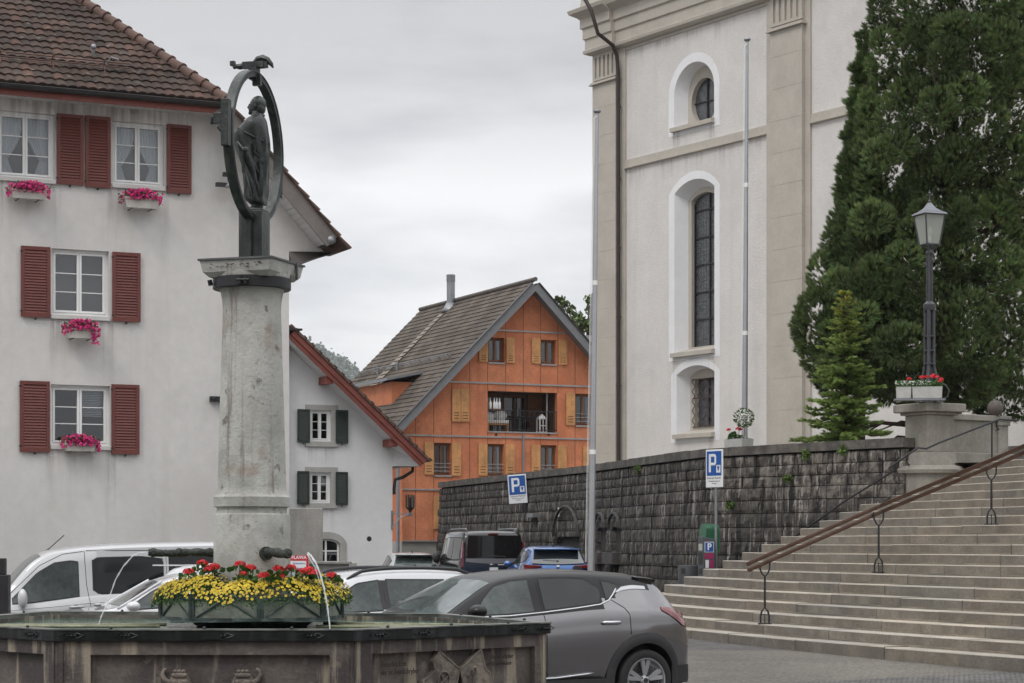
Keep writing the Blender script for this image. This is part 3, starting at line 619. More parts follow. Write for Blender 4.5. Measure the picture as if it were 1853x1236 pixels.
m = MB(); m.tube([(0, 0, 0), (.012, 0, .15), (.0, 0, .36)], .008, 6); m.build('stem', mat('bark_brown', (.06, .045, .035), .9), tp)
P, D = blob_pts(420, (0, 0, .46), (.22, .22, .20), False); v, f = leaf_template(.3); scatter('crown', leaf_m, tp, v, f, P, D, .045, tints=tints(420))
P, D = blob_pts(110, (0, 0, .47), (.24, .24, .22), False); v, f = petal_template(8, .1); scatter('blossoms', white_fl, tp, v, f, P, D, .022, tints=tints(110, .08, .02))
# troughs on the pier, on a metal tray round the lamp
tl = at(1664, 716, 42.55); fr = empty('flower_trough', (tl.x, tl.y, PTOP+.07), R(-6), 'pair of pale troughs of white and red flowers on the lamp pier', 'planter')
m = MB()
for x0, x1 in ((-.46, -.17), (-.155, .44)): m.prism([(x0+.01, 0), (x1-.01, 0), (x1, .235), (x0, .235)], -.13, .13)
m.build('trough', trough_m, fr, bevel=.008)
m = MB(); m.box(-.5, .5, -.16, .16, -.035, -.005); m.box(-.45, -.4, -.1, .1, -.07, -.035); m.box(.35, .4, -.1, .1, -.07, -.035); m.build('tray', zinc, fr)
m = MB(); m.tube([(.45, -.02, -.02), (.55, -.02, .04), (.58, -.02, .15), (.52, -.02, .26), (.46, 0, .3)], .015, 8); m.build('bracket', lamp_m, fr, smooth=True)
n = 500; P = np.c_[rng.uniform(-.47, .45, n), rng.uniform(-.15, .15, n), .22+rng.uniform(0, .12, n)]; D = rng.normal(size=(n, 3))*.5+np.array((0, 0, 1)); v, f = leaf_template(.3); scatter('leaves', leaf_m, fr, v, f, P, D, .05, tints=tints(n))
n = 420; P = np.c_[rng.uniform(-.48, .2, n), rng.uniform(-.16, .15, n), .27+rng.uniform(0, .09, n)]; D = rng.normal(size=(n, 3))*.6+np.array((0, -.4, 1)); v, f = petal_template(5, .1); scatter('white_blossoms', white_fl, fr, v, f, P, D, .011, tints=tints(n, .1, .02))
PP, DD = [], []
for (x, y, z) in ((-.2, .1, .4), (.12, .02, .44), (.24, -.03, .43), (.34, -.05, .42), (.42, .02, .38), (.28, .05, .46), (.05, .1, .43), (.38, -.1, .34)): a, b = blob_pts(26, (x, y, z), (.055, .055, .04)); PP.append(a); DD.append(b)
v, f = petal_template(5); scatter('red_blossoms', red_fl, fr, v, f, np.vstack(PP), np.vstack(DD), .024, tints=tints(26*8, .2, .05))
# ---------------------------------------------------------------- handrails
bronze = mat('bronze_rail', (.105, .062, .045), .35, metal=.6, var=.2, vs=5, bump=.03)
iron = mat('wrought_iron', (.03, .03, .034), .5, metal=.4, var=.15, bump=.1)
hr = empty('handrail', (4.19, 35.3, .5), 0, 'twin-bar bronze handrail on forked iron posts up the middle of the stairs', 'handrail')
ho = Vector((-4.19, -35.3, -.5))
PO = [(at(1384, 1128.5, 35.3), at(1384, 1012, 35.3)), (at(1590, 1036, 36.15), at(1592, 921, 36.3)), (at(1794, 949, 35.4), at(1794, 838, 35.4))]
line = [at(1350, 1027, 35.2), PO[0][1], PO[1][1], PO[2][1], at(1905, 790, 34.9)]
for nm, dz, dy in (('upper', .052, .0), ('lower', -.048, -.02)):
    m = MB(); pts = [p_+Vector((.02 if dz < 0 else 0, dy, dz)) for p_ in line]
    for i in range(len(pts)-1):
        a, b = pts[i], pts[i+1]; t = (b-a).normalized(); u = t.cross(Vector((0, 1, 0))).normalized(); w_ = Vector((0, 1, 0)); e = .01
        sec = [(-.03, -.030), (.03, -.030), (.036, .0), (.024, .034), (-.024, .034), (-.036, 0)]
        vs = [p__+w_*x-u*z for p__ in (a-t*(e if i else 0), b+t*e) for x, z in sec]; m.add(vs, [(j, (j+1) % 6, 6+(j+1) % 6, 6+j) for j in range(6)]+[tuple(range(6)), tuple(range(6, 12))])
    m.build('rail', bronze, hr, smooth=50).location = ho
for b_, t_ in PO:
    m = MB(); b0 = b_; H = (t_-b_).z; x, y, z = b0
    def pt(dx, dz): return (x+dx, y, z+dz)
    m.tube([pt(0, .26), pt(0, H-.28)], [.02, .017], 10)
    m.tube([pt(-.07, .0), pt(-.072, .12), pt(-.05, .21), pt(0, .27), pt(.05, .21), pt(.072, .12), pt(.07, .0)], .016, 8)
    m.tube([pt(0, .0), pt(0, .17)], .008, 6); m.tube([pt(-.05, .15), pt(.05, .15)], .008, 6)
    m.tube([pt(-.082, H-.06), pt(-.078, H-.17), pt(-.04, H-.25), pt(0, H-.28), pt(.04, H-.25), pt(.078, H-.17), pt(.082, H-.02)], .014, 8)
    m.box(x-.11, x+.11, y-.05, y+.05, z-.006, z+.012)
    m.build('post', iron, hr, smooth=50).location = ho
wr = empty('handrail', WP[-1], 0, 'thin dark iron handrail climbing along the retaining wall', 'handrail')
def wyr(px, py):
    Y = wall_at(s_of_px(px))[0].y-.55; return at(px, py, Y)
pts = [wyr(1393, 1003), wyr(1440, 970), wyr(1530, 906), wyr(1616, 853), at(1609, 847, 42.0), at(1661, 810, 41.8), at(1676, 812, 41.8), at(1700, 801, 41.9), at(1752, 781, 42.5), at(1808, 759, 42.9), at(1843, 761, 43.0)]
m = MB(); m.tube(pts, .021, 8)
for i, (a, b) in enumerate(((1640, 826), (1803, 762))):
    q = at(a, b, 42.6); m.tube([q, q+Vector((0, 0, -.12)), q+Vector((.08, .1, -.16)), q+Vector((.1, .5, -.16))], .012, 6)
q = at(1795, 765, 43.0); m.tube([q, at(1795, 832, 43.0)], .018, 8)
m.build('rail', iron, wr, smooth=60).location = -WP[-1]
# ---------------------------------------------------------------- parking signs, meter, bins, flagpoles
blue_s = mat('sign_blue', (.012, .085, .33), .4, var=.03, bump=0); white_s = mat('sign_white', (.72, .73, .75), .4, var=.03, bump=0); black_s = mat('sign_black', (.03, .03, .03), .5, var=0, bump=0)
def park_sign(loc, rz, W_, H_, label, pole=0, tilt=0):
    r = empty('parking_sign', loc, 0, label, 'sign'); r.rotation_euler = (0, tilt, rz)
    m = MB(); m.box(-W_/2, W_/2, -.012, .012, 0, H_); m.build('panel', white_s, r, bevel=.01)
    e = .035; bh = H_*.31
    m = MB(); m.box(-W_/2+e, W_/2-e, -.016, -.0135, bh, H_-e); m.build('blue_field', blue_s, r)
    h = H_-e-bh; m = MB(); x0, t = -W_*.30, W_*.12; zt, zb = H_-e-h*.11, bh+h*.14; zm = lerp(zt, zb, .62)
    m.box(x0, x0+t, -.02, -.0165, zb, zt); m.box(x0+t, x0+W_*.32, -.02, -.0165, zt-t*.95, zt); m.box(x0+t, x0+W_*.32, -.02, -.0165, zm, zm+t*.95)
    m.prism([(x0+W_*.32, zt), (x0+W_*.40, zt-.02), (x0+W_*.43, zt-.06), (x0+W_*.43, zm+.06), (x0+W_*.40, zm+.02), (x0+W_*.32, zm), (x0+W_*.32-.001, zm+t*.95), (x0+W_*.33, zm+t*.95), (x0+W_*.33, zt-t*.95), (x0+W_*.32-.001, zt-t*.95)], -.02, -.0165)
    x1 = W_*.14; x2 = W_*.38; z1, z2 = bh+h*.12, bh+h*.43; m.box(x1, x2, -.02, -.0165, z1, z2); m.build('parking_letter', white_s, r)
    m = MB(); cx_ = (x1+x2)/2; hw = (x2-x1)*.30; m.prism([(cx_-hw, z2-.04), (cx_+hw, z2-.04), (cx_, z1+.02)], -.0235, -.021); m.box(cx_-hw, cx_+hw, -.0235, -.021, z2-.033, z2-.02); m.build('meter_symbol', blue_s, r)
    text('Zentrale Parkuhr', W_*.118, 'lettering', black_s, r, (0, -.0135, bh-.05), sx=1); text('Montag-Samstag und', W_*.08, 'lettering', black_s, r, (0, -.0135, bh-.115)); text('Sonntag', W_*.08, 'lettering', black_s, r, (0, -.0135, bh-.165))
    if pole: m = MB(); m.tube([(0, .045, -pole), (0, .045, H_-.05)], .032, 12); m.tube([(0, .045, -pole), (0, .045, -pole+.04)], .06, 12); m.build('pole', zinc, r, smooth=40)
    return r
sp = at(1293, 882, 45.0); gz = zg(sp.x, sp.y)
park_sign(sp, R(-50), .50, .80, 'blue parking sign on a grey pole beside the stairs', pole=sp.z-gz)
ps = s_of_px(957); pw, dw_, nw_ = wall_at(ps); q = pw+nw_*.32; s1_ = park_sign((q.x, q.y, zpx(911, q.y)), R(-18), .58, .86, 'blue parking sign fixed to the dark retaining wall above the black van', tilt=R(-4))
m = MB(); m.box(-.03, .03, .0125, .5, .35, .41); m.build('bracket', zinc, s1_)
mt = at(1279, 1042, 44.9); gz = zg(mt.x, mt.y); pmr = empty('parking_meter', (mt.x, mt.y, gz), R(24), 'dark grey parking ticket machine numbered 104 beside the stairs', 'parking meter')
mg = mat('machine_grey', (.075, .08, .088), .45, var=.08, bump=.05); H = zpx(972, 44.9)-gz
m = MB(); m.prism([(-.15, 0), (.13, 0), (.13, H-.05), (-.15, H+.01)], -.12, .12); m.build('housing', mg, pmr, bevel=.012)
# left (side) face carries the slots, front face the stickers
m = MB(); m.box(-.154, -.151, -.08, .08, H-.28, H-.14); m.build('display', mat('lcd', (.40, .43, .38), .3, var=0, bump=0), pmr); m = MB(); m.box(-.156, -.1525, -.09, .09, H-.58, H-.32); m.box(-.156, -.1525, -.06, .06, H-.78, H-.66); m.build('slot', black_s, pmr)
m = MB(); m.box(-.12, .1, -.1235, -.1215, H-.32, H-.10); m.build('sticker', white_s, pmr); m = MB(); m.box(-.108, .088, -.126, -.124, H-.308, H-.112); m.build('sticker', blue_s, pmr); text('P', .2, 'lettering', white_s, pmr, (-.01, -.1275, H-.21), bold=.006)
mag = mat('sticker_magenta', (.28, .03, .10), .5, var=.05, bump=0); m = MB(); m.box(-.12, .1, -.1235, -.1215, H-.46, H-.34); m.box(-.0, .1, -.1235, -.1215, H-.65, H-.48); m.build('sticker', mag, pmr)
m = MB(); m.box(-.10, -.02, -.1235, -.1215, H-.65, H-.48); m.box(-.12, .1, -.1235, -.1215, H-.73, H-.67); m.build('sticker', white_s, pmr); m = MB(); m.box(-.12, .1, -.1235, -.1215, H-.95, H-.75); m.build('sticker', mat('sticker_pale_blue', (.13, .28, .50), .5, var=.1, bump=0), pmr)
text('104', .13, 'lettering', white_s, pmr, (-.01, -.123, H-1.03), bold=.003)
m = MB(); m.box(-.155, -.1515, -.05, .03, H-1.1, H-.9); m.build('sticker', white_s, pmr)
gb = at(1284, 1000, 46.3); grn = mat('box_green', (.022, .115, .055), .35, var=.1, vs=4, bump=.02, coat=.3); zb_ = zg(gb.x, gb.y)
g_ = empty('dog_waste_station', (gb.x, gb.y, zb_), R(24), 'green round-topped dog waste box behind the parking ticket machine', 'bin'); zt_ = zpx(948, 46.3)-zb_; zl = zpx(1000, 46.3)-zb_
prof = [(-.15, zl), (.15, zl)]+[(.15*math.cos(a), zt_-.15+.15*math.sin(a)) for a in np.linspace(0, math.pi, 12)]
m = MB(); m.prism([(y, z) for y, z in prof], -.17, .17, axis='x'); m.build('housing', grn, g_, smooth=40); m = MB(); m.box(.1715, .174, -.10, .08, zl+.2, zl+.45); m.build('sticker', mat('sticker_pale_green', (.35, .5, .38), .5), g_); m = MB(); m.tube([(0, .1, 0), (0, .1, zt_-.1)], .03, 10); m.build('post', zinc, g_)
tb = at(1246, 1057, 45.6); zb_ = zg(tb.x, tb.y); H = zpx(1023, 45.6)-zb_
t_ = empty('litter_bin', (tb.x, tb.y, zb_), R(20), 'dark grey cylindrical litter bin against the retaining wall', 'bin'); m = MB(); m.lathe([(.2, 0), (.215, .02), (.225, H-.04), (.22, H), (.15, H+.005)], 28); m.build('body', mg, t_, smooth=40)
m = MB(); a = R(-145); m.box(-.045, .045, -.012, .012, H-.17, H-.06, Matrix.Translation((.225*math.cos(a), .225*math.sin(a), 0))@Matrix.Rotation(a+R(90), 4, 'Z')); m.build('opening', black_s, t_)
alu = mat('flagpole_aluminium', (.42, .43, .45), .35, metal=.5, var=.05, bump=0)
def flagpole(px, pyt, Y, zb, label, dia, slant, joints):
    b = at(px, 1000, Y); zt = zpx(pyt, Y)-zb; r = empty('flagpole', (b.x, Y, zb), 0, label, 'flagpole', 'tall flagpoles'); dx = slant/F*Y
    m = MB(); n_ = 8; m.tube([(dx*i/n_, 0, zt*i/n_) for i in range(n_+1)], [lerp(dia, dia*.45, i/n_) for i in range(n_+1)], 16)
    m.build('pole', alu, r, smooth=40)
    m = MB()
    for j in joints: z = zpx(j, Y)-zb; t = z/zt; m.tube([(dx*t, 0, z-.05), (dx*t, 0, z+.05)], lerp(dia, dia*.45, t)+.008, 16); m.build('collar', win_white, r); m = MB()
    m = MB(); m.lathe([(.03, zt-.01), (.075, zt+.02), (.085, zt+.045), (.07, zt+.075), (.01, zt+.085)], 16, Matrix.Translation((dx, 0, 0))); m.build('cap', zinc, r, smooth=True)
    m = MB(); m.tube([(-dia-.03, -.03, 1.2), (dx-.07, -.03, zt-.12)], .006, 5); m.tube([(dx-.07, -.03, zt-.12), (dx, -.03, zt-.06)], .01, 5); m.tube([(-dia-.005, -.05, 1.2), (dx-.05, -.05, zt-.12)], .004, 5); m.build('halyard', win_white, r); return r
p = at(1069, 1000, 46); flagpole(1068.5, 205, 46, zg(p.x, 46), 'left flagpole standing in front of the dark retaining wall', .082, 12, (512, 818))
flagpole(1347, 75, 50, 3.49, 'right flagpole rising behind the retaining wall in front of the church', .075, 5, (335, 603))

wv, wf = leaf_template(.18, .2)
for i, (px, py, lab) in enumerate(((1163, 848, 'green weed under the coping near the left flagpole'), (1466, 822, 'green weed hanging under the coping near the small spruce'), (1532, 815, 'green weed under the coping just left of the lamp pier'), (1436, 866, 'low green weed growing from a joint halfway down the wall'), (1331, 915, 'mossy weed on the wall right of the parking sign'))):
    q, d, n = on_wall(px, py, .10); k = 60; P = rng.normal(size=(k, 3))*np.array((.045, .045, .04)); o = scatter('weed', leaf_m, None, wv, wf, P, rng.normal(size=(k, 3))+np.array((0, 0, .3)), .09, tints=tints(k)*np.array((1.6, 1.3, .9))); o.location = q; tag(o, lab, 'weed', 'weeds on the retaining wall')
# ---------------------------------------------------------------- window with casements, shutters (house-local coordinates)
def casement(root, u0, u1, z0, z1, frame_m, cols=2, rows=3, depth=.14, curt=None, sill=None, fr=.055, sash=.045, bar=.018, glass=None, sill_m=None, room=.5, tint_room=None):
    r = empty('window', (0, 0, 0), parent=root); y = depth
    m = MB(); m.box(u0, u0+fr, y-.03, y+.05, z0, z1); m.box(u1-fr, u1, y-.03, y+.05, z0, z1); m.box(u0+fr, u1-fr, y-.03, y+.05, z1-fr, z1); m.box(u0+fr, u1-fr, y-.03, y+.05, z0, z0+fr)
    a0, a1, b0, b1 = u0+fr, u1-fr, z0+fr, z1-fr; W = (a1-a0)/cols
    m.build('frame', frame_m, r)
    sm = MB(); gm = MB()
    for c in range(cols):
        x0, x1 = a0+W*c+.003, a0+W*(c+1)-.003; s = sash
        sm.box(x0, x0+s, y-.045, y+.03, b0+.004, b1-.004); sm.box(x1-s, x1, y-.045, y+.03, b0+.004, b1-.004); sm.box(x0+s, x1-s, y-.045, y+.03, b1-s, b1-.004); sm.box(x0+s, x1-s, y-.045, y+.03, b0+.004, b0+s)
        for k in range(1, rows): z = lerp(b0+s, b1-s, k/rows); sm.box(x0+s, x1-s, y-.02, y+.02, z-bar/2, z+bar/2)
        gm.add([(x0+s, y, b0+s), (x1-s, y, b0+s), (x1-s, y, b1-s), (x0+s, y, b1-s)], [(0, 1, 2, 3)])
    sm.build('sash', frame_m, r); gm.build('pane', glass or gl_win, r, fix=False)
    m = MB(); m.box(u0-.3, u1+.3, y+.45, y+.5, z0-.3, z1+.3); m.add([(u0, y+.051, z0), (u0-.3, y+.45, z0-.3), (u0-.3, y+.45, z1+.3), (u0, y+.051, z1)], [(0, 1, 2, 3)]); m.add([(u1, y+.051, z0), (u1+.3, y+.45, z0-.3), (u1+.3, y+.45, z1+.3), (u1, y+.051, z1)], [(0, 1, 2, 3)])
    m.add([(u0, y+.051, z1), (u1, y+.051, z1), (u1+.3, y+.45, z1+.3), (u0-.3, y+.45, z1+.3)], [(0, 1, 2, 3)]); m.add([(u0, y+.051, z0), (u1, y+.051, z0), (u1+.3, y+.45, z0-.3), (u0-.3, y+.45, z0-.3)], [(0, 1, 2, 3)])
    m.build('room', tint_room or dark_in, r, fix=False)
    if curt:
        cm = MB()
        for c in range(cols):
            x0, x1 = a0+W*c+.01, a0+W*(c+1)-.01
            if curt == 'tied':    # gathered towards the outer sides near the bottom
                P = []
                for j in range(15):
                    t = j/14; z = lerp(b1, b0+.02, t); lo, hi = x0, x1
                    full = 1-.62*(1-abs(t-.72)/.72)**2.2 if t < .72 else .38+.25*(t-.72)/.28
                    if c == 0: hi = lerp(x0, x1, full)
                    else: lo = lerp(x1, x0, full)
                    P.append([(lerp(lo, hi, i/24), y+.10+.018*math.sin(i*1.9+c), z) for i in range(25)])
                cm.grid(P)
            elif curt == 'net': cm.grid([[(lerp(x0, x1, i/40), y+.10+.02*math.sin(i*1.3+.4*math.sin(i)), z) for i in range(41)] for z in (b0, b1)])
            elif curt == 'sides':
                f = .34; a, b = (x0, lerp(x0, x1, f)) if c == 0 else (lerp(x1, x0, f), x1)
                cm.grid([[(lerp(a, b, i/20), y+.10+.02*math.sin(i*1.4), z) for i in range(21)] for z in (b0, b1)])
            elif curt == 'blind' and c == 1:
                for k in range(16): z = b1-.01-k*.035; cm.box(x0, x1, y+.08, y+.1, z-.026, z)
        cm.build('curtain', curtain if curt != 'net' else net_m, r, smooth=True, fix=False)
    if sill: m = MB(); a, b, c, dd = sill; m.box(u0-a, u1+a, -b, y-.031, z0-c, z0-.001); m.build('sill', sill_m or win_white, r, bevel=.008)
    return r
net_m = bpy.data.materials.new('net_curtain'); net_m.use_nodes = True; _b = net_m.node_tree.nodes['Principled BSDF']; _b.inputs['Base Color'].default_value = (.55, .57, .58, 1); _b.inputs['Alpha'].default_value = .2; _b.inputs['Roughness'].default_value = .9
def shutter(root, u0, u1, z0, z1, m_, thick=.04, gap=.03, slats=22, rail=.07, name='shutter', plain=False, mid=False):
    m = MB(); y0, y1 = -gap-thick, -gap
    if plain:
        m.box(u0, u1, y0, y1, z0, z1)
        o = m.build(name, m_, root, bevel=.006)
        s = MB(); w = u1-u0
        for k in range(3): z = z0+(z1-z0)*.09+k*(z1-z0)*.085; s.box(u0+w*.22, u1-w*.22, y0-.004, y0-.001, z, z+(z1-z0)*.022)
        s.build('vent_slot', mat('slot_dark', (.10, .04, .015), .8), o); return o
    m.box(u0, u0+rail, y0, y1, z0, z1); m.box(u1-rail, u1, y0, y1, z0, z1); m.box(u0+rail, u1-rail, y0, y1, z1-rail, z1); m.box(u0+rail, u1-rail, y0, y1, z0, z0+rail*1.3)
    b0, b1 = z0+rail*1.3, z1-rail
    for k in range(slats):
        z = lerp(b0, b1, (k+.5)/slats); h = (b1-b0)/slats*.62
        m.add([(u0+rail, y0+.004, z-h), (u1-rail, y0+.004, z-h), (u1-rail, y1-.006, z+h), (u0+rail, y1-.006, z+h), (u0+rail, y0+.010, z-h-.004), (u1-rail, y0+.010, z-h-.004), (u1-rail, y1, z+h-.004), (u0+rail, y1, z+h-.004)], [(0, 1, 2, 3), (4, 5, 6, 7), (0, 1, 5, 4), (2, 3, 7, 6)])
    m.box(u0+rail, u1-rail, y1-.005, y1-.002, b0, b1)
    o = m.build(name, m_, root, fix=False)
    h = MB(); zc = (z0+z1)/2; h.box((u0+u1)/2-.012, (u0+u1)/2+.012, y0-.02, y1+.03, z0-.045, z0-.012); h.box(u0-.02, u0+.03, y0-.006, y0-.001, z1-.12, z1-.09); h.box(u0-.02, u0+.03, y0-.006, y0-.001, z0+.1, z0+.13); h.build('hinge', black_metal, o)
    return o
H_ANG = math.atan2(.421, .907)
# ================================================================= house with red shutters
H1 = Facade(0, 42, H_ANG); h1 = H1.root('white_house', 'large white plastered house with brown tiled half-hipped roof and red shutters', 'house')
hp = H1.p
eave_z = hp(200, 181)[1]; uL = hp(-420, 500)[0]; uR = hp(523, 500)[0]
k1 = hp(381, 207); k2 = hp(590, 459)
z_top = k1[1]; u_k = k1[0]; slope = (k1[1]-k2[1])/(k2[0]-k1[0]); zc = k2[1]
W1 = [('row3', 92, 199, 697, 806, 0), ('row2', 93, 197, 452, 571, 0), ('row1b', 204, 297, 222, 335, 0), ('row1a', -5, 99, 203, 322, 0)]
wins = []
for nm, xa, xb, ya, yb, _ in W1:
    u0, u1 = hp(xa, (ya+yb)/2)[0], hp(xb, (ya+yb)/2)[0]; um = (xa+xb)/2; wins.append((nm, u0, u1, hp(um, yb)[1], hp(um, ya)[1]))
outer = [(uL, -.2), (uR, -.2), (uR, zc), (k2[0]-.02, zc), (u_k, z_top+.1), (uL, z_top+.1)]
wall_mb(outer, [[(a, c), (b, c), (b, d), (a, d)] for _, a, b, c, d in wins], reveal=.14, depth=11).build('wall', plaster, h1, fix=False)
cfg = {'row3': ('blind', 1), 'row2': ('net', 1), 'row1b': ('tied', 1), 'row1a': ('tied', 1)}
for nm, a, b, c, d in wins:
    casement(h1, a, b, c, d, win_white, curt=cfg[nm][0], sill=(.02, .05, .09, 0), sill_m=mat('sill_grey_white', (.55, .54, .52), .7, var=.05))
SH = [(102, 152, 207, 334), (153.5, 201, 210.5, 339.5), (301, 347, 226, 350), (37, 92, 446, 574), (202.5, 255, 457, 582), (35, 91, 689.5, 818), (201, 253, 696, 822)]
for xa, xb, ya, yb in SH:
    g = -.05; u0, u1 = hp(xa, (ya+yb)/2, g)[0], hp(xb, (ya+yb)/2, g)[0]; xm = (xa+xb)/2; shutter(h1, u0+.01, u1-.01, hp(xm, yb, g)[1], hp(xm, ya, g)[1], red_wood)
for nm, a, b, c, d in wins: stain(h1, a-.12, a+.12, c-.08, 1.5); stain(h1, b-.14, b+.14, c-.08, 1.9); stain(h1, a, b, c-.08, .8)
for k in range(7): uu = lerp(u_k-.6, hp(-10, 500)[0], (k+.5)/7); stain(h1, uu-.7, uu+.6, z_top-.03, rnd.uniform(.8, 1.6))
# half-hip eave: soffit, red fascia, gutter, hip roof plane
OV = -.62
hipz = hp(200, 170, OV)[1]
cz_ = hp(404, 192, OV)   # right end of the gutter
zg_ = cz_[1]; uE = cz_[0]
m = MB(); m.box(uL, u_k+.25, OV+.05, .02, z_top-.02, z_top+.03)
for k in range(int((u_k+.25-uL)/.12)): m.box(uL+k*.12, uL+k*.12+.10, OV+.052, -.002, z_top-.032, z_top-.0215)
m.build('soffit', white_soffit, h1)
m = MB(); m.box(uL, uE-.02, OV+.0, OV+.045, zg_-.155, zg_+.02); m.build('fascia_board', red_board, h1)
m = MB(); n_ = 10; sec = [(OV-.08+.075*math.cos(a), zg_+.03+.085*math.sin(a)) for a in np.linspace(math.pi, 2*math.pi, n_)]
m.grid([[(u, y, z) for y, z in sec] for u in (uL, uE+.0)]); m.grid([[(u, y*1.0+(.01 if y > OV-.08 else -.01)*-1, z+.006) for y, z in sec] for u in (uL, uE+.0)]); m.add([(uE, y, z) for y, z in sec], [tuple(range(n_))]); m.tube([(uL, OV-.155, zg_+.033), (uE, OV-.155, zg_+.033)], .012, 6); m.build('gutter', gutter_m, h1, smooth=30, fix=False)
# hip plane: rises inwards with tan .75; bounded on the right by the hip edge direction (-1,1.6,1.2)
th = math.atan(.75); O = Vector((uE, OV-.09, zg_+.07)); V = Vector((0, math.cos(th), math.sin(th)))
hk = 1/1.6/math.cos(0)   # du per dy on the hip edge
hslope = (1/1.6)*math.cos(th)
tiles('roof_tiles', terra, h1, O, (1, 0, 0), V, 40, lambda v: (uL-uE, -hslope*v), tw=.20, cl=.29, wave=.034, lip=.036)
m = MB(); q0_ = O+Vector((0, 0, -.03)); q1_ = O+V*11.6+Vector((-hslope*11.6, 0, -.03)); m.add([q0_, q1_, (uL, q1_.y, q1_.z), (uL, q0_.y, q0_.z)], [(0, 1, 2, 3)]); m.build('roof_underlay', dark_board, h1, fix=False)
# right main roof plane slab with verge
dv = Vector((k2[0]-k1[0], 0, k2[1]-k1[1])).normalized(); nv = Vector((-dv.z, 0, dv.x))  # nv points up-right
if nv.z < 0: nv = -nv
A_ = Vector((u_k-.1, 0, z_top))-dv*0.05; B_ = hp(600, 457, -.45); Lr = (Vector((k2[0], 0, k2[1]))-A_).length-.24
def slab(m, t0, t1, y0, y1, s0, s1):
    P = [A_+dv*s+nv*t for s in (s0, s1) for t in (t0, t1)]
    vs = [(p.x, y, p.z) for y in (y0, y1) for p in P]; m.add(vs, [(0, 1, 3, 2), (4, 5, 7, 6), (0, 1, 5, 4), (2, 3, 7, 6), (0, 2, 6, 4), (1, 3, 7, 5)])
m = MB(); slab(m, .0, .05, OV+.02, 10.5, -.1, Lr); 
m.build('roof_deck', white_soffit, h1)
m = MB()
for k in range(int(Lr/.13)): slab(m, -.014, -.0015, OV+.04, -.003, k*.13+.012, k*.13+.12)
m.build('soffit', white_soffit, h1)
m = MB(); slab(m, -.04, .27, OV-.02, OV+.015, .1, Lr+.05); m.build('barge_board', dark_board, h1)
# verge tiles: stepped ends seen along the slope
m = MB(); s = -.1; i = 0
while s < Lr+.1:
    P0 = A_+dv*s; a = .07; slab(m, .27, .31, OV-.08, OV+1.2, s, s+.34); 
    vs = []
    for (ss, tt) in ((s, .30), (s, .275), (s+.36, .345), (s+.36, .30)):
        p_ = A_+dv*ss+nv*tt
        for y in (OV-.10, OV+1.2): vs.append((p_.x, y, p_.z))
    m.add(vs, [(0, 1, 3, 2), (4, 5, 7, 6), (0, 2, 6, 4), (1, 3, 7, 5), (0, 1, 5, 4), (2, 3, 7, 6)]); s += .34; i += 1
m.build('verge_tiles', terra_red, h1)
# hip ridge tiles
m = MB(); P0 = Vector((uE+.04, OV-.12, zg_+.1)); D_ = Vector((-1, 1.6, 1.2)).normalized(); s = 0
while s < 9.5:
    a, b = P0+D_*s, P0+D_*(s+.40); m.tube([a-D_*.0, b], [.125, .10], 12); m.tube([a-D_*.01, a+D_*.03], [.14, .14], 12); s += .36
m.build('hip_tiles', terra_red, h1, smooth=50)
# snow guard rails and their brackets
snow = mat('snow_guard', (.13, .075, .06), .6, metal=.3, var=.2); m = MB()
def onroof(u, v, h=0): return O+Vector((1, 0, 0))*u+V*v+Vector((0, -math.sin(th), math.cos(th)))*h
for hh in (.09, .19): m.tube([onroof(-1.75-0, .98, hh), onroof(uL-uE, .98, hh)], .016, 6)
u = -2.3
while u > uL-uE: m.tube([onroof(u, 1.25, .02), onroof(u, .98, .05), onroof(u, .98, .24)], .014, 5); m.tube([onroof(u, .98, .1), onroof(u, .80, .03)], .012, 5); u -= 1.04
m.build('snow_guard', snow, h1)
m = MB(); q = onroof(-2.4, 1.55); m.tube([q, q+Vector((0, -.05, .16))], .035, 8); m.sphere(q+Vector((0, -.06, .2)), .06, 8, 6); q = onroof(-2.2, 1.25); m.tube([q, q+Vector((.1, -.1, .14)), q+Vector((.25, -.1, .1))], .018, 6); m.build('roof_fitting', zinc, h1)
# boxed eave at the right: grey triangular soffit and gutter end
m = MB(); a0 = (uR, zc); a1 = (k2[0], zc); m.add([(uR+.0, 0.01, zc), (k2[0]+.05, OV+.1, zc-.02), (k2[0]+.05, 6, zc-.02), (uR, 6, zc)], [(0, 1, 2, 3)]); m.add([(uR, .0, zc-.0), (k2[0]-.02, 0, zc), (k2[0]+.06, OV, zc-.05), (uR+.06, -.01, zc-.30)], [(0, 1, 2, 3)]); m.build('eave_box', dark_board, h1, fix=False)
q = A_+dv*(Lr+.08)+nv*.05; m = MB(); m.tube([(q.x+.02, OV-.05, q.z+.1), (q.x+.02, 8, q.z+.1)], .09, 10); m.build('gutter', zinc, h1, smooth=True)
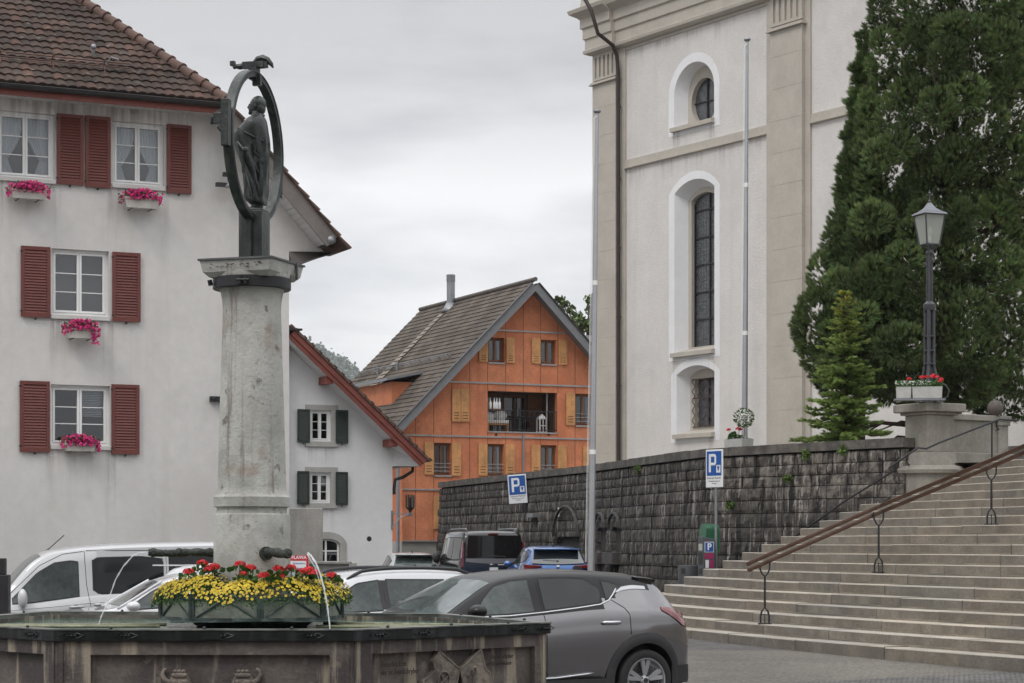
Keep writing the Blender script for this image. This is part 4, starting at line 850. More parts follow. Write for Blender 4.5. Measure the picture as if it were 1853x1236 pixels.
# wall fittings
m = MB(); q = hp(388, 722, -.02); m.box(q[0]-.1, q[0]+.2, -.12, 0, q[1]-.06, q[1]+.05); m.tube([(q[0]-.02, -.1, q[1]), (q[0]-.12, -.25, q[1]-.03)], .04, 8); m.build('wall_bracket', black_metal, h1)
wl = empty('wall_lamp', H1.o+H1.d*hp(405, 310)[0]+Vector((0, 0, hp(405, 325)[1])), H_ANG, 'silver wall lamp with small black fittings at the top right corner of the white house', 'lamp')
m = MB(); m.tube([(.0, -.28, .62), (0, -.28, .05)], .016, 8); m.tube([(0, 0, .62), (0, -.28, .62)], .016, 6); m.build('rod', zinc, wl)
m = MB(); m.lathe([(.05, .12), (.07, .0), (.10, -.12), (.15, -.2), (.02, -.22)], 16, Matrix.Translation((.06, -.28, .0))); m.build('lamp_shade', alu, wl, smooth=True); m = MB(); m.box(-.25, .05, -.34, -.22, -.20, -.12); m.box(-.1, .02, -.32, -.22, .02, .1); m.build('bracket', black_metal, wl)
# flower boxes
box_white = mat('flowerbox_white', (.50, .48, .44), .7, var=.1, vs=4)
def flower_box(px0, px1, pyt, pyb, label, y=-.24, trail=None):
    u0, u1 = hp(px0, pyt, y)[0], hp(px1, pyt, y)[0]; xm = (px0+px1)/2; zt, zb = hp(xm, pyt, y)[1], hp(xm, pyb, y)[1]
    r = empty('flower_box', H1.o+H1.d*((u0+u1)/2)+H1.n*y+Vector((0, 0, zb)), H_ANG, label, 'flower box', 'flower boxes on the white house'); W = u1-u0; H = zt-zb
    m = MB(); m.prism([(-W/2+.03, 0), (W/2-.03, 0), (W/2, H*.8), (-W/2, H*.8)], -.09, .09); m.box(-W/2-.012, W/2+.012, -.10, .10, H*.8, H); m.build('trough', box_white, r, bevel=.008)
    m = MB(); 
    for x in (-W*.3, W*.3): m.box(x-.01, x+.01, -.10, .24, -.012, -.001)
    m.build('bracket', black_metal, r)
    n = 420; P = np.c_[np.clip(rng.normal(0, W*.30, n), -W*.62, W*.62), rng.uniform(-.15, .14, n), H+rng.uniform(-.03, .15, n)]; P[:, 2] -= np.abs(P[:, 0]/(W*.5))**3*.03; D = rng.normal(size=(n, 3))+np.array((0, -.4, .6)); v, f = leaf_template(.4); scatter('leaves', leaf_m, r, v, f, P, D, .045, tints=tints(n))
    n = 420; P = np.c_[np.clip(rng.normal(0, W*.33, n), -W*.60, W*.60), rng.uniform(-.2, .14, n), H+rng.uniform(-.04, .18, n)]; P[:, 2] -= np.abs(P[:, 0]/(W*.5))**3*.06
    if trail: k = 45; P[:k] = np.c_[W*.42+rng.normal(0, .05, k), rng.uniform(-.16, -.08, k), rng.uniform(-.12, .1, k)]
    D = rng.normal(size=(n, 3))*.5+np.array((0, -1, .5)); v, f = petal_template(5, .25); scatter('blossoms', pink_fl, r, v, f, P, D, rng.uniform(.022, .034, n), tints=tints(n, .3, .1)); return r
flower_box(20, 81, 345, 361, 'flower box of magenta petunias under the top left window')
flower_box(225, 285, 359, 378, 'flower box of magenta petunias under the curtained top right window')
flower_box(120, 173, 595, 613, 'flower box of trailing magenta petunias under the middle window', trail=True)
flower_box(116, 172, 803, 817, 'flower box of magenta petunias on the sill of the lowest window', y=-.12)
# ================================================================= cottage with red verge
H2 = Facade(710, 68, H_ANG); h2 = H2.root('white_cottage', 'smaller white gabled house with red barge board and dark green shutters', 'house'); hp2 = H2.p
wa, wb = hp2(525, 629), hp2(709.5, 808); uL2 = hp2(500, 800)[0]; uR2 = hp2(710, 900)[0]
arch = []; xa, xb = 586, 615; u0, u1 = hp2(xa, 1000)[0], hp2(xb, 1000)[0]; za0 = hp2(600, 1019)[1]; zs = hp2(xb, 986)[1]; zt2 = hp2(598, 975)[1]
um = (u0-.15+u1)/2; u0 -= .35; um = (u0+u1)/2; hw = (u1-u0)/2
archp = [(u0, za0), (u1, za0), (u1, zs)]+[(um+hw*math.cos(a), zs+(zt2-zs)*math.sin(a)) for a in np.linspace(0, math.pi, 12)[1:-1]]+[(u0, zs)]
w2s = []
for xa, xb, ya, yb in ((561, 599, 742, 799), (560.5, 598, 854.5, 910.5)): a, b = hp2(xa, (ya+yb)/2)[0], hp2(xb, (ya+yb)/2)[0]; w2s.append((a, b, hp2((xa+xb)/2, yb)[1], hp2((xa+xb)/2, ya)[1]))
sl2 = (wa[1]-wb[1])/(wb[0]-wa[0]); outer = [(uL2, -.2), (uR2, -.2), (uR2, wb[1]), (wa[0], wa[1]), (uL2, wa[1]+(wa[0]-uL2)*sl2)]
wall_mb(outer, [[(a, c), (b, c), (b, d), (a, d)] for a, b, c, d in w2s]+[archp], reveal=.12, depth=9).build('wall', plaster2, h2, fix=False)
stone_g = mat('grey_window_stone', (.38, .375, .35), .85, var=.08)
for (a, b, c, d), py in zip(w2s, (0, 1)):
    r = casement(h2, a, b, c, d, win_white, curt='net' if py else None, depth=.12, fr=.06)
    m = MB(); t = .16; m.box(a-t, a, -.02, .03, c, d); m.box(b, b+t+.08, -.02, .03, c, d); m.box(a-t, b+t+.08, -.022, .03, d, d+.16); m.box(a-t, b+t+.08, -.07, .03, c-.16, c); m.build('stone_surround', stone_g, r)
for xa, xb, ya, yb in ((538.5, 560.5, 740.5, 800.5), (608, 630, 742, 802.5), (538, 559.5, 852.5, 913), (608, 629.5, 854, 914)):
    g = -.08; a, b = hp2(xa, (ya+yb)/2, g)[0], hp2(xb, (ya+yb)/2, g)[0]; shutter(h2, a, b, hp2((xa+xb)/2, yb, g)[1], hp2((xa+xb)/2, ya, g)[1], green_wood, slats=16, rail=.06, gap=.06)
r = empty('window', (0, 0, 0), parent=h2); t = .22; k = len(archp)
oa = [(u0-t, za0), (u1+t, za0), (u1+t, zs)]+[(um+(hw+t)*math.cos(a), zs+(zt2-zs+t)*math.sin(a)) for a in np.linspace(0, math.pi, 12)[1:-1]]+[(u0-t, zs)]
m = MB(); tri = tessellate_polygon([[Vector((a, b, 0)) for a, b in oa], [Vector((a, b, 0)) for a, b in archp]]); ap = oa+archp; m.add([(a, -.03, b) for a, b in ap], [tuple(q) for q in tri]); m.add([(a, -.03, b) for a, b in oa]+[(a, .0, b) for a, b in oa], [(i, (i+1) % len(oa), len(oa)+(i+1) % len(oa), len(oa)+i) for i in range(len(oa))]); m.add([(a, -.03, b) for a, b in archp]+[(a, .12, b) for a, b in archp], [(i, (i+1) % k, k+(i+1) % k, k+i) for i in range(k)]); m.box(u0-t-.1, u1+t+.3, -.14, .02, za0-.25, za0-.002); m.build('stone_surround', stone_g, r, fix=False)
m = MB(); m.box(um-.03, um+.03, .07, .11, za0, zt2-.02); m.box(u1-.06, u1-.005, .07, .11, za0, zs+.02); m.box(u0, u1, .07, .11, za0+.01, za0+.06); m.box(u0, u1, .075, .105, lerp(za0, zt2, .5)-.02, lerp(za0, zt2, .5)+.02); 
for i in range(10):
    a_, b_ = np.linspace(0, math.pi, 12)[i+0], np.linspace(0, math.pi, 12)[i+1]; m.tube([(um+(hw-.03)*math.cos(a_), .09, zs+(zt2-zs-.03)*math.sin(a_)), (um+(hw-.03)*math.cos(b_), .09, zs+(zt2-zs-.03)*math.sin(b_))], .03, 5)
m.build('frame', win_white, r); m = MB(); tri = tessellate_polygon([[Vector((a, b, 0)) for a, b in archp]]); m.add([(a, .10, b) for a, b in archp], [tuple(q) for q in tri]); m.build('pane', gl_win, r, fix=False); m = MB(); m.box(u0-.3, u1+.3, .7, .75, za0-.3, zt2+.3); m.build('room', dark_in, r)
q = hp2(668, 975); m = MB(); m.tube([(q[0], -.01, q[1]), (q[0], .01, q[1])], .08, 12); m.build('wall_vent', black_metal, h2)
for a, b, c, d in w2s: stain(h2, a-.2, b+.2, c-.16, 1.0)
# roof verge
OV2 = -.7; d2 = Vector((wb[0]-wa[0], 0, wb[1]-wa[1])).normalized(); n2 = Vector((-d2.z, 0, d2.x)); A2 = Vector((wa[0], 0, wa[1]))-d2*.4; L2 = (Vector((wb[0], 0, wb[1]))-A2).length
def slab2(m, t0, t1, y0, y1, s0, s1):
    P = [A2+d2*s+n2*t for s in (s0, s1) for t in (t0, t1)]; vs = [(p.x, y, p.z) for y in (y0, y1) for p in P]; m.add(vs, [(0, 1, 3, 2), (4, 5, 7, 6), (0, 1, 5, 4), (2, 3, 7, 6), (0, 2, 6, 4), (1, 3, 7, 5)])
Le = L2+.95
m = MB(); slab2(m, -.02, .05, OV2+.03, 9, 0, Le); m.build('roof_deck', white_soffit, h2)
m = MB(); slab2(m, -.03, .22, OV2-.03, OV2+.02, 0, Le); slab2(m, .10, .27, OV2-.07, OV2-.032, 0, Le+.02); m.build('barge_board', red_board, h2)
m = MB(); s = -.2
while s < Le: slab2(m, .27, .32+.02, OV2-.12, OV2+9.7, s, s+.30); slab2(m, .34, .37, OV2-.13, OV2+9.7, s+.2, s+.33); s += .33
m.build('verge_tiles', terra_red, h2)
m = MB(); a = hp2(527, 608, OV2-.1); m.box(a[0]-.9, a[0]+.35, OV2-.15, 3, a[1]+.18, a[1]+.24); m.build('ridge_flashing', gutter_m, h2)
for xa, ya in ((589, 689), (705, 802)):
    q = hp2(xa, ya, -.3); m = MB(); m.box(q[0]-.12, q[0]+.12, OV2+.05, .0, q[1]-.12, q[1]+.11); m.build('purlin_end', red_board, h2)
# eave return and gutter pipe at the right
q0 = A2+d2*Le; m = MB(); m.add([(uR2, -.002, wb[1]+.02), (q0.x, OV2+.03, q0.z+.02), (q0.x, 2, q0.z+.02), (uR2, 2, q0.z+.02), (uR2, -.002, q0.z+.0), (q0.x, OV2+.03, q0.z)], [(4, 5, 2, 3), (0, 1, 5, 4)]); m.build('eave_soffit', white_soffit, h2, fix=False)
m = MB(); m.tube([(q0.x+.1, OV2-.05, q0.z+.18), (q0.x+.1, 8, q0.z+.18)], .09, 10); zz = q0.z; m.tube([(q0.x+.05, .1, zz+.1), (q0.x+.03, .1, zz-.15), (q0.x-.3, .1, zz-.35), (uR2+.14, .1, zz-.42), (uR2+.1, .1, zz-.7), (uR2+.1, .1, zz-.9)], .055, 8); m.build('gutter', dp if 'dp' in globals() else gutter_m, h2, smooth=40)
# pale projecting strip between the two houses
q1 = hp2(511, 591, -.25); q2 = hp2(523.5, 591, -.25); m = MB(); m.box(q1[0]-2.5, q2[0], -.25, 8, -.2, q1[1]); m.build('party_wall', plaster2, h2)
# wall bracket lamp at the corner
q = hp2(709, 898); bl = empty('bracket_lamp', H2.o+H2.d*q[0]+Vector((0, 0, 0)), H_ANG, 'old glass lantern on an iron bracket at the corner of the small white house', 'lamp')
def bz(py): return hp2(709, py)[1]
m = MB(); m.box(-.03, .03, -.06, .0, bz(958), bz(924)); m.tube([(0, -.05, bz(929)), (.62, -.05, bz(929.5))], .02, 6); m.tube([(0, -.05, bz(955)), (.08, -.05, bz(948)), (.25, -.05, bz(938)), (.45, -.05, bz(932.5)), (.62, -.05, bz(931.5))], .022, 6); m.box(.56, .66, -.1, 0, bz(934), bz(927)); m.build('bracket', zinc, bl)
m = MB(); c_ = (.61, -.05); m.lathe([(.03, bz(927)), (.05, bz(924)), (.15, bz(919)), (.15, bz(918))], 4, Matrix.Translation((*c_, 0))@Matrix.Rotation(R(45), 4, 'Z')); m.box(.50, .72, -.16, .06, bz(896), bz(894.5)-.01)
for sx_ in (-1, 1):
    for sy_ in (-1, 1): m.box(c_[0]+sx_*.1-.012, c_[0]+sx_*.1+.012, c_[1]+sy_*.1-.012, c_[1]+sy_*.1+.012, bz(918), bz(896))
m.tube([(*c_, bz(918)), (*c_, bz(900))], .03, 6); m.build('lantern_frame', black_metal, bl); m = MB(); m.box(c_[0]-.09, c_[0]+.09, c_[1]-.09, c_[1]+.09, bz(918), bz(897)); m.build('pane', gl_win, bl)
# concrete pillar, ledge and poster behind the fountain
cpA = at(522, 1030, 58); cpB = at(584, 1030, 58); cb = empty('concrete_pillar', (cpA.x, 58, 0), R(8), 'plain grey concrete pillar in front of the small white house', 'pillar')
m = MB(); m.box(-.4, cpB.x-cpA.x, 0, .6, 0, zpx(919.6, 58)); m.build('shaft', concrete, cb, bevel=.02)
lg = MB(); a = at(578, 1018, 57); b = at(634, 1018, 57); lg.box(a.x-2, b.x, 57, 57.5, zpx(1021, 57), zpx(1016.5, 57)); lg.box(a.x-2, b.x-.08, 57.08, 57.5, 0, zpx(1021, 57)-.002); o = lg.build('low_wall', concrete, bevel=.01); tag(o, 'low grey wall with a projecting coping slab before the small white house', 'wall')
pa = at(524, 1008, 40); pb = at(559, 1008, 40); po = empty('poster_stand', ((pa.x+pb.x)/2, 40, 0), R(-4), 'red and white advertising poster board behind the fountain column', 'sign'); W = (pb.x-pa.x)/2
zt = zpx(1005, 40); m = MB(); m.box(-W, W, -.02, .02, zt-.75, zt); m.box(-W+.02, -W+.06, -.01, .02, 0, zt-.75); m.box(W-.06, W-.02, -.01, .02, 0, zt-.75); m.build('board', white_s, po)
m = MB(); m.box(-W, W, -.024, -.0215, zt-.10, zt-.0); m.box(W-.045, W, -.024, -.0215, zt-.75, zt-.101); m.build('red_field', mat('poster_red', (.50, .02, .03), .5, var=.05), po); text('FLAWA', .085, 'lettering', white_s, po, (0.0, -.0255, zt-.042), bold=.002); text('Modernisieren', .04, 'lettering', blue_s, po, (0, -.0225, zt-.15)); m = MB()
for k in range(4): m.box(-W+.05, W-.08, -.0235, -.0215, zt-.25-k*.05, zt-.235-k*.05)
m.build('printed_lines', mat('poster_blue', (.2, .4, .5), .5), po)
# ================================================================= orange house
H3 = Facade(926.5, 95, H_ANG); h3 = H3.root('orange_house', 'orange panelled gable house with steep brown tiled roof and wooden shutters', 'house'); hp3 = H3.p
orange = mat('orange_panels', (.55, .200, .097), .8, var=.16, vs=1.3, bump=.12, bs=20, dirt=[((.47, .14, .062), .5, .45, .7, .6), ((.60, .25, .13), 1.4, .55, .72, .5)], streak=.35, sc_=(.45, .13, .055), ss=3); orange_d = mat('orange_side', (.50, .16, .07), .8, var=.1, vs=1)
wood = mat('larch_wood', (.54, .27, .105), .65, var=.18, vs=2, bump=.15, bs=25, streak=.3, sc_=(.27, .11, .03), ss=8); brown_w = mat('brown_frame_wood', (.17, .07, .028), .6, var=.15)
grey_b = mat('grey_barge_paint', (.175, .18, .19), .6, var=.06); ledge_m = mat('galvanised_ledge', (.35, .34, .34), .45, metal=.5, var=.1)
apx = hp3(956, 523); rt_ = hp3(1150, 731); lf = (hp3(728, 900)[0],)
slr = (apx[1]-hp3(1065, 650)[1])/(hp3(1065, 650)[0]-apx[0]); uLc = hp3(728, 800)[0]; uRc = apx[0]+(apx[0]-uLc); zL = apx[1]-slr*(apx[0]-uLc)
ZB3 = hp3(760, 980)[1]
outer = [(uLc, ZB3), (uRc, ZB3), (uRc, zL), apx, (uLc, zL)]
def rc(xa, xb, ya, yb): a, b = hp3(xa, (ya+yb)/2)[0], hp3(xb, (ya+yb)/2)[0]; xm = (xa+xb)/2; return a, b, hp3(xm, yb)[1], hp3(xm, ya)[1]
OW = [rc(883.4, 913, 611, 656), rc(978.6, 1007, 615, 659), rc(1041, 1073, 712.5, 770), rc(785, 816.5, 801.5, 860), rc(882.4, 912.5, 803.5, 861.5), rc(978.3, 1007.5, 805.5, 863)]
LO = rc(882.4, 1008.5, 709, 781.5)
holes = [[(a, c), (b, c), (b, d), (a, d)] for a, b, c, d in OW+[LO]]
wall_mb(outer, holes, reveal=.25, depth=.4, back=False).build('wall', orange, h3, fix=False)
m = MB(); m.add([(uLc, .4, ZB3), (uLc, 12.4, ZB3), (uLc, 12.4, zL), (uLc, .4, zL)], [(0, 1, 2, 3)]); m.build('side_wall', orange_d, h3, fix=False)
m = MB(); m.box(uLc-.01, uRc, .05, 12, -.3, ZB3-.002); m.build('base', mat('concrete_base', (.30, .29, .27), .9, var=.1, vs=1.5), h3)
# vertical joints and metal ledges
m = MB()

def ledge_z(px, py): return hp3(px, py)[1]
Z1_, Z2_, Z3_, Z4_ = ledge_z(880, 596.6), ledge_z(790, 690), ledge_z(900, 791), ledge_z(760, 885.9)
for px in (751.9, 784.9, 817.5, 850, 882.4, 915, 947, 978.3, 1009.5, 1040.5):
    u = hp3(px, 750)[0]; zt = apx[1]-slr*abs(u-apx[0])-.02; segs = [(ZB3, zt)]
    for a, b, c, d in OW+[LO]:
        ns = []
        for s0, s1 in segs:
            if a-.03 < u < b+.03: 
                if s0 < c: ns.append((s0, min(s1, c)))
                if s1 > d: ns.append((max(s0, d), s1))
            else: ns.append((s0, s1))
        segs = ns
    for s0, s1 in segs:
        if s1-s0 > .05: m.box(u-.012, u+.012, -.003, .003, s0, s1)
m.build('panel_joints', mat('joint_dark', (.16, .045, .02), .9), h3)
m = MB()
for z in (Z1_, Z2_, Z3_, Z4_, ZB3+.02):
    lim = (apx[1]-z)/slr-.1; a, b = max(uLc, apx[0]-lim), min(uRc, apx[0]+lim); segs = [(a, b)]
    for s0, s1 in segs: m.box(s0, s1, -.05, .0, z-.035, z+.035)
m.build('ledge', ledge_m, h3)
for i, (a, b, c, d) in enumerate(OW):
    casement(h3, a, b, c, d, brown_w, rows=1, depth=.24, fr=.07, sash=.05, sill=(.0, .06, .07, 0), sill_m=ledge_m, curt=None if i == 1 else 'sides', tint_room=dark_in)
    if i >= 2:
        m = MB()
        for k in range(3): m.tube([(a, .02, c+.18+.17*k), (b, .02, c+.18+.17*k)], .014, 5)
        m.build('guard_rail', ledge_m, h3)
for xa, xb, ya, yb in ((867, 883, 610, 655), (916.5, 931.5, 611, 657), (962.5, 978, 612, 658), (1011, 1026.5, 615, 660), (1024.5, 1040.5, 711, 769.5), (768.5, 784.5, 800.5, 859), (818, 834.5, 801.5, 861), (866, 882, 802.5, 860.5), (915, 931.5, 804, 862), (962, 978, 805, 862), (1009.5, 1025.5, 806, 864), (1055, 1071, 808, 866), (818.3, 833.6, 704, 763), (834.2, 849.8, 704, 763)):
    g = -.06; a, b = hp3(xa, (ya+yb)/2, g)[0], hp3(xb, (ya+yb)/2, g)[0]; xm = (xa+xb)/2; shutter(h3, a, b, hp3(xm, yb, g)[1], hp3(xm, ya, g)[1], wood, plain=True)
g = -.06; a, b = hp3(785, 930, g)[0], hp3(816, 930, g)[0]; shutter(h3, a, b, hp3(800, 957.5, g)[1], hp3(800, 898, g)[1], wood, plain=True)
# loggia
a, b, c, d = LO; lr = empty('loggia', (0, 0, 0), parent=h3); D = 2.0
m = MB(); m.add([(a, .25, c), (b, .25, c), (b, D, c), (a, D, c)], [(0, 1, 2, 3)]); m.add([(a, .25, d), (b, .25, d), (b, D, d), (a, D, d)], [(0, 1, 2, 3)]); m.add([(a, .25, c), (a, D, c), (a, D, d), (a, .25, d)], [(0, 1, 2, 3)]); m.add([(b, .25, c), (b, D, c), (b, D, d), (b, .25, d)], [(0, 1, 2, 3)]); m.build('recess', mat('loggia_dark_wood', (.09, .045, .025), .8, var=.2), lr, fix=False)
m = MB(); m.add([(a, D-.05, c), (b, D-.05, c), (b, D-.05, d), (a, D-.05, d)], [(0, 1, 2, 3)]); m.build('pane', gl_dark, lr, fix=False)
m = MB(); m.box(a, b, D-.12, D-.06, c, c+.08); m.box(a, b, D-.12, D-.06, d-.12, d)
for k in (0, .12, .30, .46, .62, .78, .98): u = lerp(a, b, k); m.box(u, u+.09, D-.12, D-.06, c, d)
m.box(lerp(a, b, .80), b, D-.4, D-.13, c, d); m.build('glazing_frame', brown_w, lr)
m = MB(); m.box(a, b, -.04, .1, c-.06, c); m.box(lerp(a, b, .885), lerp(a, b, .90), .3, .35, c, d); m.build('ledge', ledge_m, lr)
m = MB(); m.box(a, b, .03, .06, c+.92, c+.96); m.box(a, b, .03, .06, c+.08, c+.11)
u = a
while u < b: m.box(u, u+.012, .04, .055, c+.1, c+.93); u += .11
m.build('railing', black_metal, lr)
def grp(u, y, z): return H3.o+H3.d*u+H3.n*y+Vector((0, 0, z))
bn = empty('garden_bench', grp(lerp(a, b, .24), 1.0, c+.002), H_ANG, 'wooden bench with white cushions on the loggia of the orange house', 'bench'); W = (b-a)*.15
m = MB(); m.box(-W, W, -.3, .3, .32, .40); m.box(-W, -W+.08, -.3, .3, 0, .32); m.box(W-.08, W, -.3, .3, 0, .32); m.build('seat', wood, bn)
m = MB(); m.box(-W, W, -.32, .28, .41, .55); m.sphere((-W*.55, .1, .72), .3, 10, 8, (1, .5, .7)); m.sphere((W*.6, .1, .78), .33, 10, 8, (1, .5, .75)); m.build('cushion', win_white, bn, smooth=50, bevel=0)
for k, t in enumerate((.06, .115, .15, .19)):
    lb = MB(); lb.lathe([(.05, 0), (.06, .03), (.06, .26), (.022, .36), (.02, .5), (.025, .5)], 10); o = lb.build('white_bottle', win_white, smooth=True, loc=grp(lerp(a, b, t), .55, c+1.0 if k < 0 else c+.96)); o.location = grp(lerp(a, b, t), .16, c+1.0); tag(o, ['leftmost white bottle standing alone behind the loggia railing', 'second white bottle behind the loggia railing', 'third white bottle behind the loggia railing', 'rightmost of the white bottles behind the loggia railing'][k], 'bottle', 'white bottles on the loggia shelf')
m = MB(); m.box(lerp(a, b, .02), lerp(a, b, .24), .10, .26, c+.965, c+.995); m.build('shelf', brown_w, lr)
ln = MB(); ln.box(-.18, .18, -.18, .18, 0, .04); ln.box(-.18, .18, -.18, .18, .62, .68); ln.prism([(-.18, .68), (.18, .68), (0, .85)], -.1, .1)
for sx_ in (-1, 0, 1):
    for sy_ in (-1, 1): ln.box(sx_*.16-.02, sx_*.16+.02, sy_*.16-.02, sy_*.16+.02, .04, .62)
ln.box(-.17, .17, -.16, -.14, .3, .34); o = ln.build('garden_lantern', win_white, loc=grp(lerp(a, b, .84), .5, c+.002)); o.rotation_euler = (0, 0, H_ANG); tag(o, 'white garden lantern on the floor of the loggia', 'lantern')
gt = empty('garden_table', grp(lerp(a, b, .63), 1.0, c+.002), H_ANG, 'dark metal table and stacked chair frames on the loggia', 'table'); m = MB(); m.box(-.6, .6, -.35, .35, .70, .74); m.build('table_top', black_metal, gt); m = MB()
for sx_ in (-1, 1):
    m.tube([(sx_*.5, -.3, 0), (sx_*.5, -.3, .7)], .025, 6); m.tube([(sx_*.5, .3, 0), (sx_*.5, .3, .7)], .025, 6); m.tube([(sx_*.5, -.3, .5), (sx_*.5, -.35, 1.1), (sx_*.3, -.35, 1.1), (sx_*.3, -.3, .5)], .02, 6)
m.tube([(0, -.3, .25+.2*math.sin(0)), (0, -.3, .5)], .02, 6); m.tube([(.25*math.cos(t), -.32, .3+.25*math.sin(t)) for t in np.linspace(0, 6.3, 14)], .018, 6); m.build('leg', black_metal, gt)
# roof: left plane (visible) and right plane
OV3 = -.75; BK = 12.4; ang = math.atan(slr)
rid = Vector((apx[0], OV3, apx[1]+.30)); eaveL = 10.2
Vd = Vector((math.cos(ang), 0, math.sin(ang)))   # up-slope on the left plane
nrows = 38; cl = .30
# size: down-slope length
dlen = (apx[0]-uLc+.9)/math.cos(ang); Ob = Vector((apx[0], 0, apx[1]+.28))-Vd*dlen
DW = hp3(640, 700)  # dormer opening handled by geometry standing on the roof
tiles('roof_tiles', slate_t, h3, Ob+Vector((0, BK+.3, 0)), (0, -1, 0), Vd, int(dlen/cl), lambda v: (0, BK+.3-OV3), tw=.24, cl=dlen/int(dlen/cl), wave=.0, lip=.035, sub=1)
def sl3(m, side, t0, t1, y0, y1, s0, s1):
    V_ = Vector((math.cos(ang)*side, 0, math.sin(ang))); N_ = Vector((-math.sin(ang)*side, 0, math.cos(ang))); B_ = Vector((apx[0], 0, apx[1]))-V_*dlen
    P = [B_+V_*s+N_*t for s in (s0, s1) for t in (t0, t1)]; vs = [(p.x, y, p.z) for y in (y0, y1) for p in P]; m.add(vs, [(0, 1, 3, 2), (4, 5, 7, 6), (0, 1, 5, 4), (2, 3, 7, 6), (0, 2, 6, 4), (1, 3, 7, 5)])
m = MB(); sl3(m, 1, -.0, .17, OV3+.05, BK+.25, 0, dlen); sl3(m, -1, -.0, .17, OV3+.05, BK+.25, 0, dlen); m.build('roof_deck', grey_b, h3)
m = MB(); sl3(m, 1, -.12, .22, OV3-.01, OV3+.045, -.05, dlen+.02); sl3(m, -1, -.12, .22, OV3-.012, OV3+.043, -.05, dlen+.02); m.build('barge_board', grey_b, h3)
m = MB(); sl3(m, 1, .22, .245, OV3-.07, OV3+.2, -.05, dlen+.02); sl3(m, -1, .22, .28, OV3-.07, BK, -.05, dlen+.02); m.build('verge_flashing', gutter_m, h3)
m = MB(); m.tube([(apx[0], OV3-.02, apx[1]+.36), (apx[0], BK+.3, apx[1]+.36)], .10, 8); m.build('ridge_tiles', mat('ridge_grey', (.11, .095, .085), .9, var=.2), h3)
# chimney pipe
cq = hp3(814, 552, 0)
def on3(y, s, h=0): p = Ob+Vd*s; N_ = Vector((-math.sin(ang), 0, math.cos(ang))); return Vector((p.x, y, p.z))+N_*h
def find3(px, py):   # point on the left roof plane under a pixel
    best = None
    for y in np.linspace(-.7, 12, 128):
        for s in np.linspace(0, dlen, 100):
            p = on3(y, s, .05); wv = H3.o+H3.d*p.x+H3.n*p.y; X, Y, Z = wv.x, wv.y, p.z; x = X/Y*F+CX; yy = HZ-(Z-EYE)/Y*F; e = (x-px)**2+(yy-py)**2
            if best is None or e < best[0]: best = (e, y, s)
    return best[1], best[2]
cy, cs = find3(814.5, 552); cp_ = on3(cy, cs); sc3 = F/103.
chn = empty('chimney', (cp_.x, cp_.y, cp_.z-.15), parent=h3); H = 56/F*(H3.o+H3.n*cy).y+.15
m = MB(); m.tube([(0, 0, 0), (0, 0, H*.80)], .20, 18); 
for k in range(6): m.tube([(0, 0, H*.81+k*H*.035), (0, 0, H*.81+k*H*.035+.045)], .215, 18)
m.tube([(0, 0, H*.8), (0, 0, H-.02)], .15, 12); m.tube([(0, 0, H-.05), (0, 0, H)], .22, 18); m.build('flue', zinc, chn, smooth=40)
m = MB(); m.lathe([(.5, -.15), (.34, .05), (.22, .3)], 18); m.build('flashing', zinc, chn, smooth=True)
# washed-out pale run below the chimney: real weathering of the tiles
N3_ = Vector((-math.sin(ang), 0, math.cos(ang))); m = MB(); k = 0; s = cs-.6; wy = .30
while s > 2.2:
    a0, a1 = on3(cy-wy, s-.27, .075), on3(cy+wy, s-.27, .075); b0, b1 = on3(cy-wy, s-.02, .058), on3(cy+wy, s-.02, .058); m.add([a0, a1, b1, b0], [(0, 1, 2, 3)]); s -= dlen/int(dlen/cl); wy = min(.50, wy*1.03)
m.build('washed_tiles', mat('washed_tile', (.22, .185, .155), .9, var=.25, vs=4), h3, fix=False)
# snow guards
m = MB(); s_ = find3(700, 668)[1]
for h in (.12, .22): m.tube([on3(.8, s_, h), on3(BK-.1, s_, h)], .02, 5)
for y in np.arange(1, BK, 1.1): m.tube([on3(y, s_, .02), on3(y, s_, .25)], .02, 5)
s2 = 1.2; m.tube([on3(.4, s2, .15), on3(4, s2, .15)], .02, 5)
m.build('snow_guard', zinc, h3)
for px, py in ((683, 676), (717, 670)):
    y, s = find3(px, py); p = on3(y, s); m = MB(); m.tube([p, p+Vector((0, 0, .35))], .06, 8); m.tube([p+Vector((0, 0, .3)), p+Vector((0, 0, .37))], .09, 8); m.build('vent_pipe', zinc, h3)
# dormer
dyr, dsr = find3(707, 731); p = on3(dyr, dsr); y1 = dyr; y0 = min(dyr+4.2, BK-.6); zt = hp3(700, 694, dyr)[1]
dm = empty('dormer', (0, 0, 0), parent=h3)
m = MB(); xr = p.x+.1; zb = p.z; hgt = 2.0; xt = p.x+hgt/slr*1.0
zr = p.z+hgt*.52; xin = p.x+(zr-p.z)/slr
m.add([(p.x, y1, zb), (p.x, y0, zb), (p.x, y0, zr), (p.x, y1, zr)], [(0, 1, 2, 3)]); m.add([(p.x, y1, zb), (xin, y1, zr), (p.x, y1, zr)], [(0, 1, 2)]); m.build('dormer_wall', orange, dm, fix=False)
m = MB(); m.add([(p.x-.35, y1-.3, zr+.02), (p.x-.35, y0+.3, zr+.02), (xin+.9, y0+.3, zr+.5), (xin+.9, y1-.3, zr+.5), (p.x-.35, y1-.3, zr+.14), (p.x-.35, y0+.3, zr+.14), (xin+.9, y0+.3, zr+.62), (xin+.9, y1-.3, zr+.62)], [(0, 1, 2, 3), (4, 5, 6, 7), (0, 1, 5, 4), (1, 2, 6, 5), (2, 3, 7, 6), (3, 0, 4, 7)]); m.build('dormer_roof', zinc, dm)
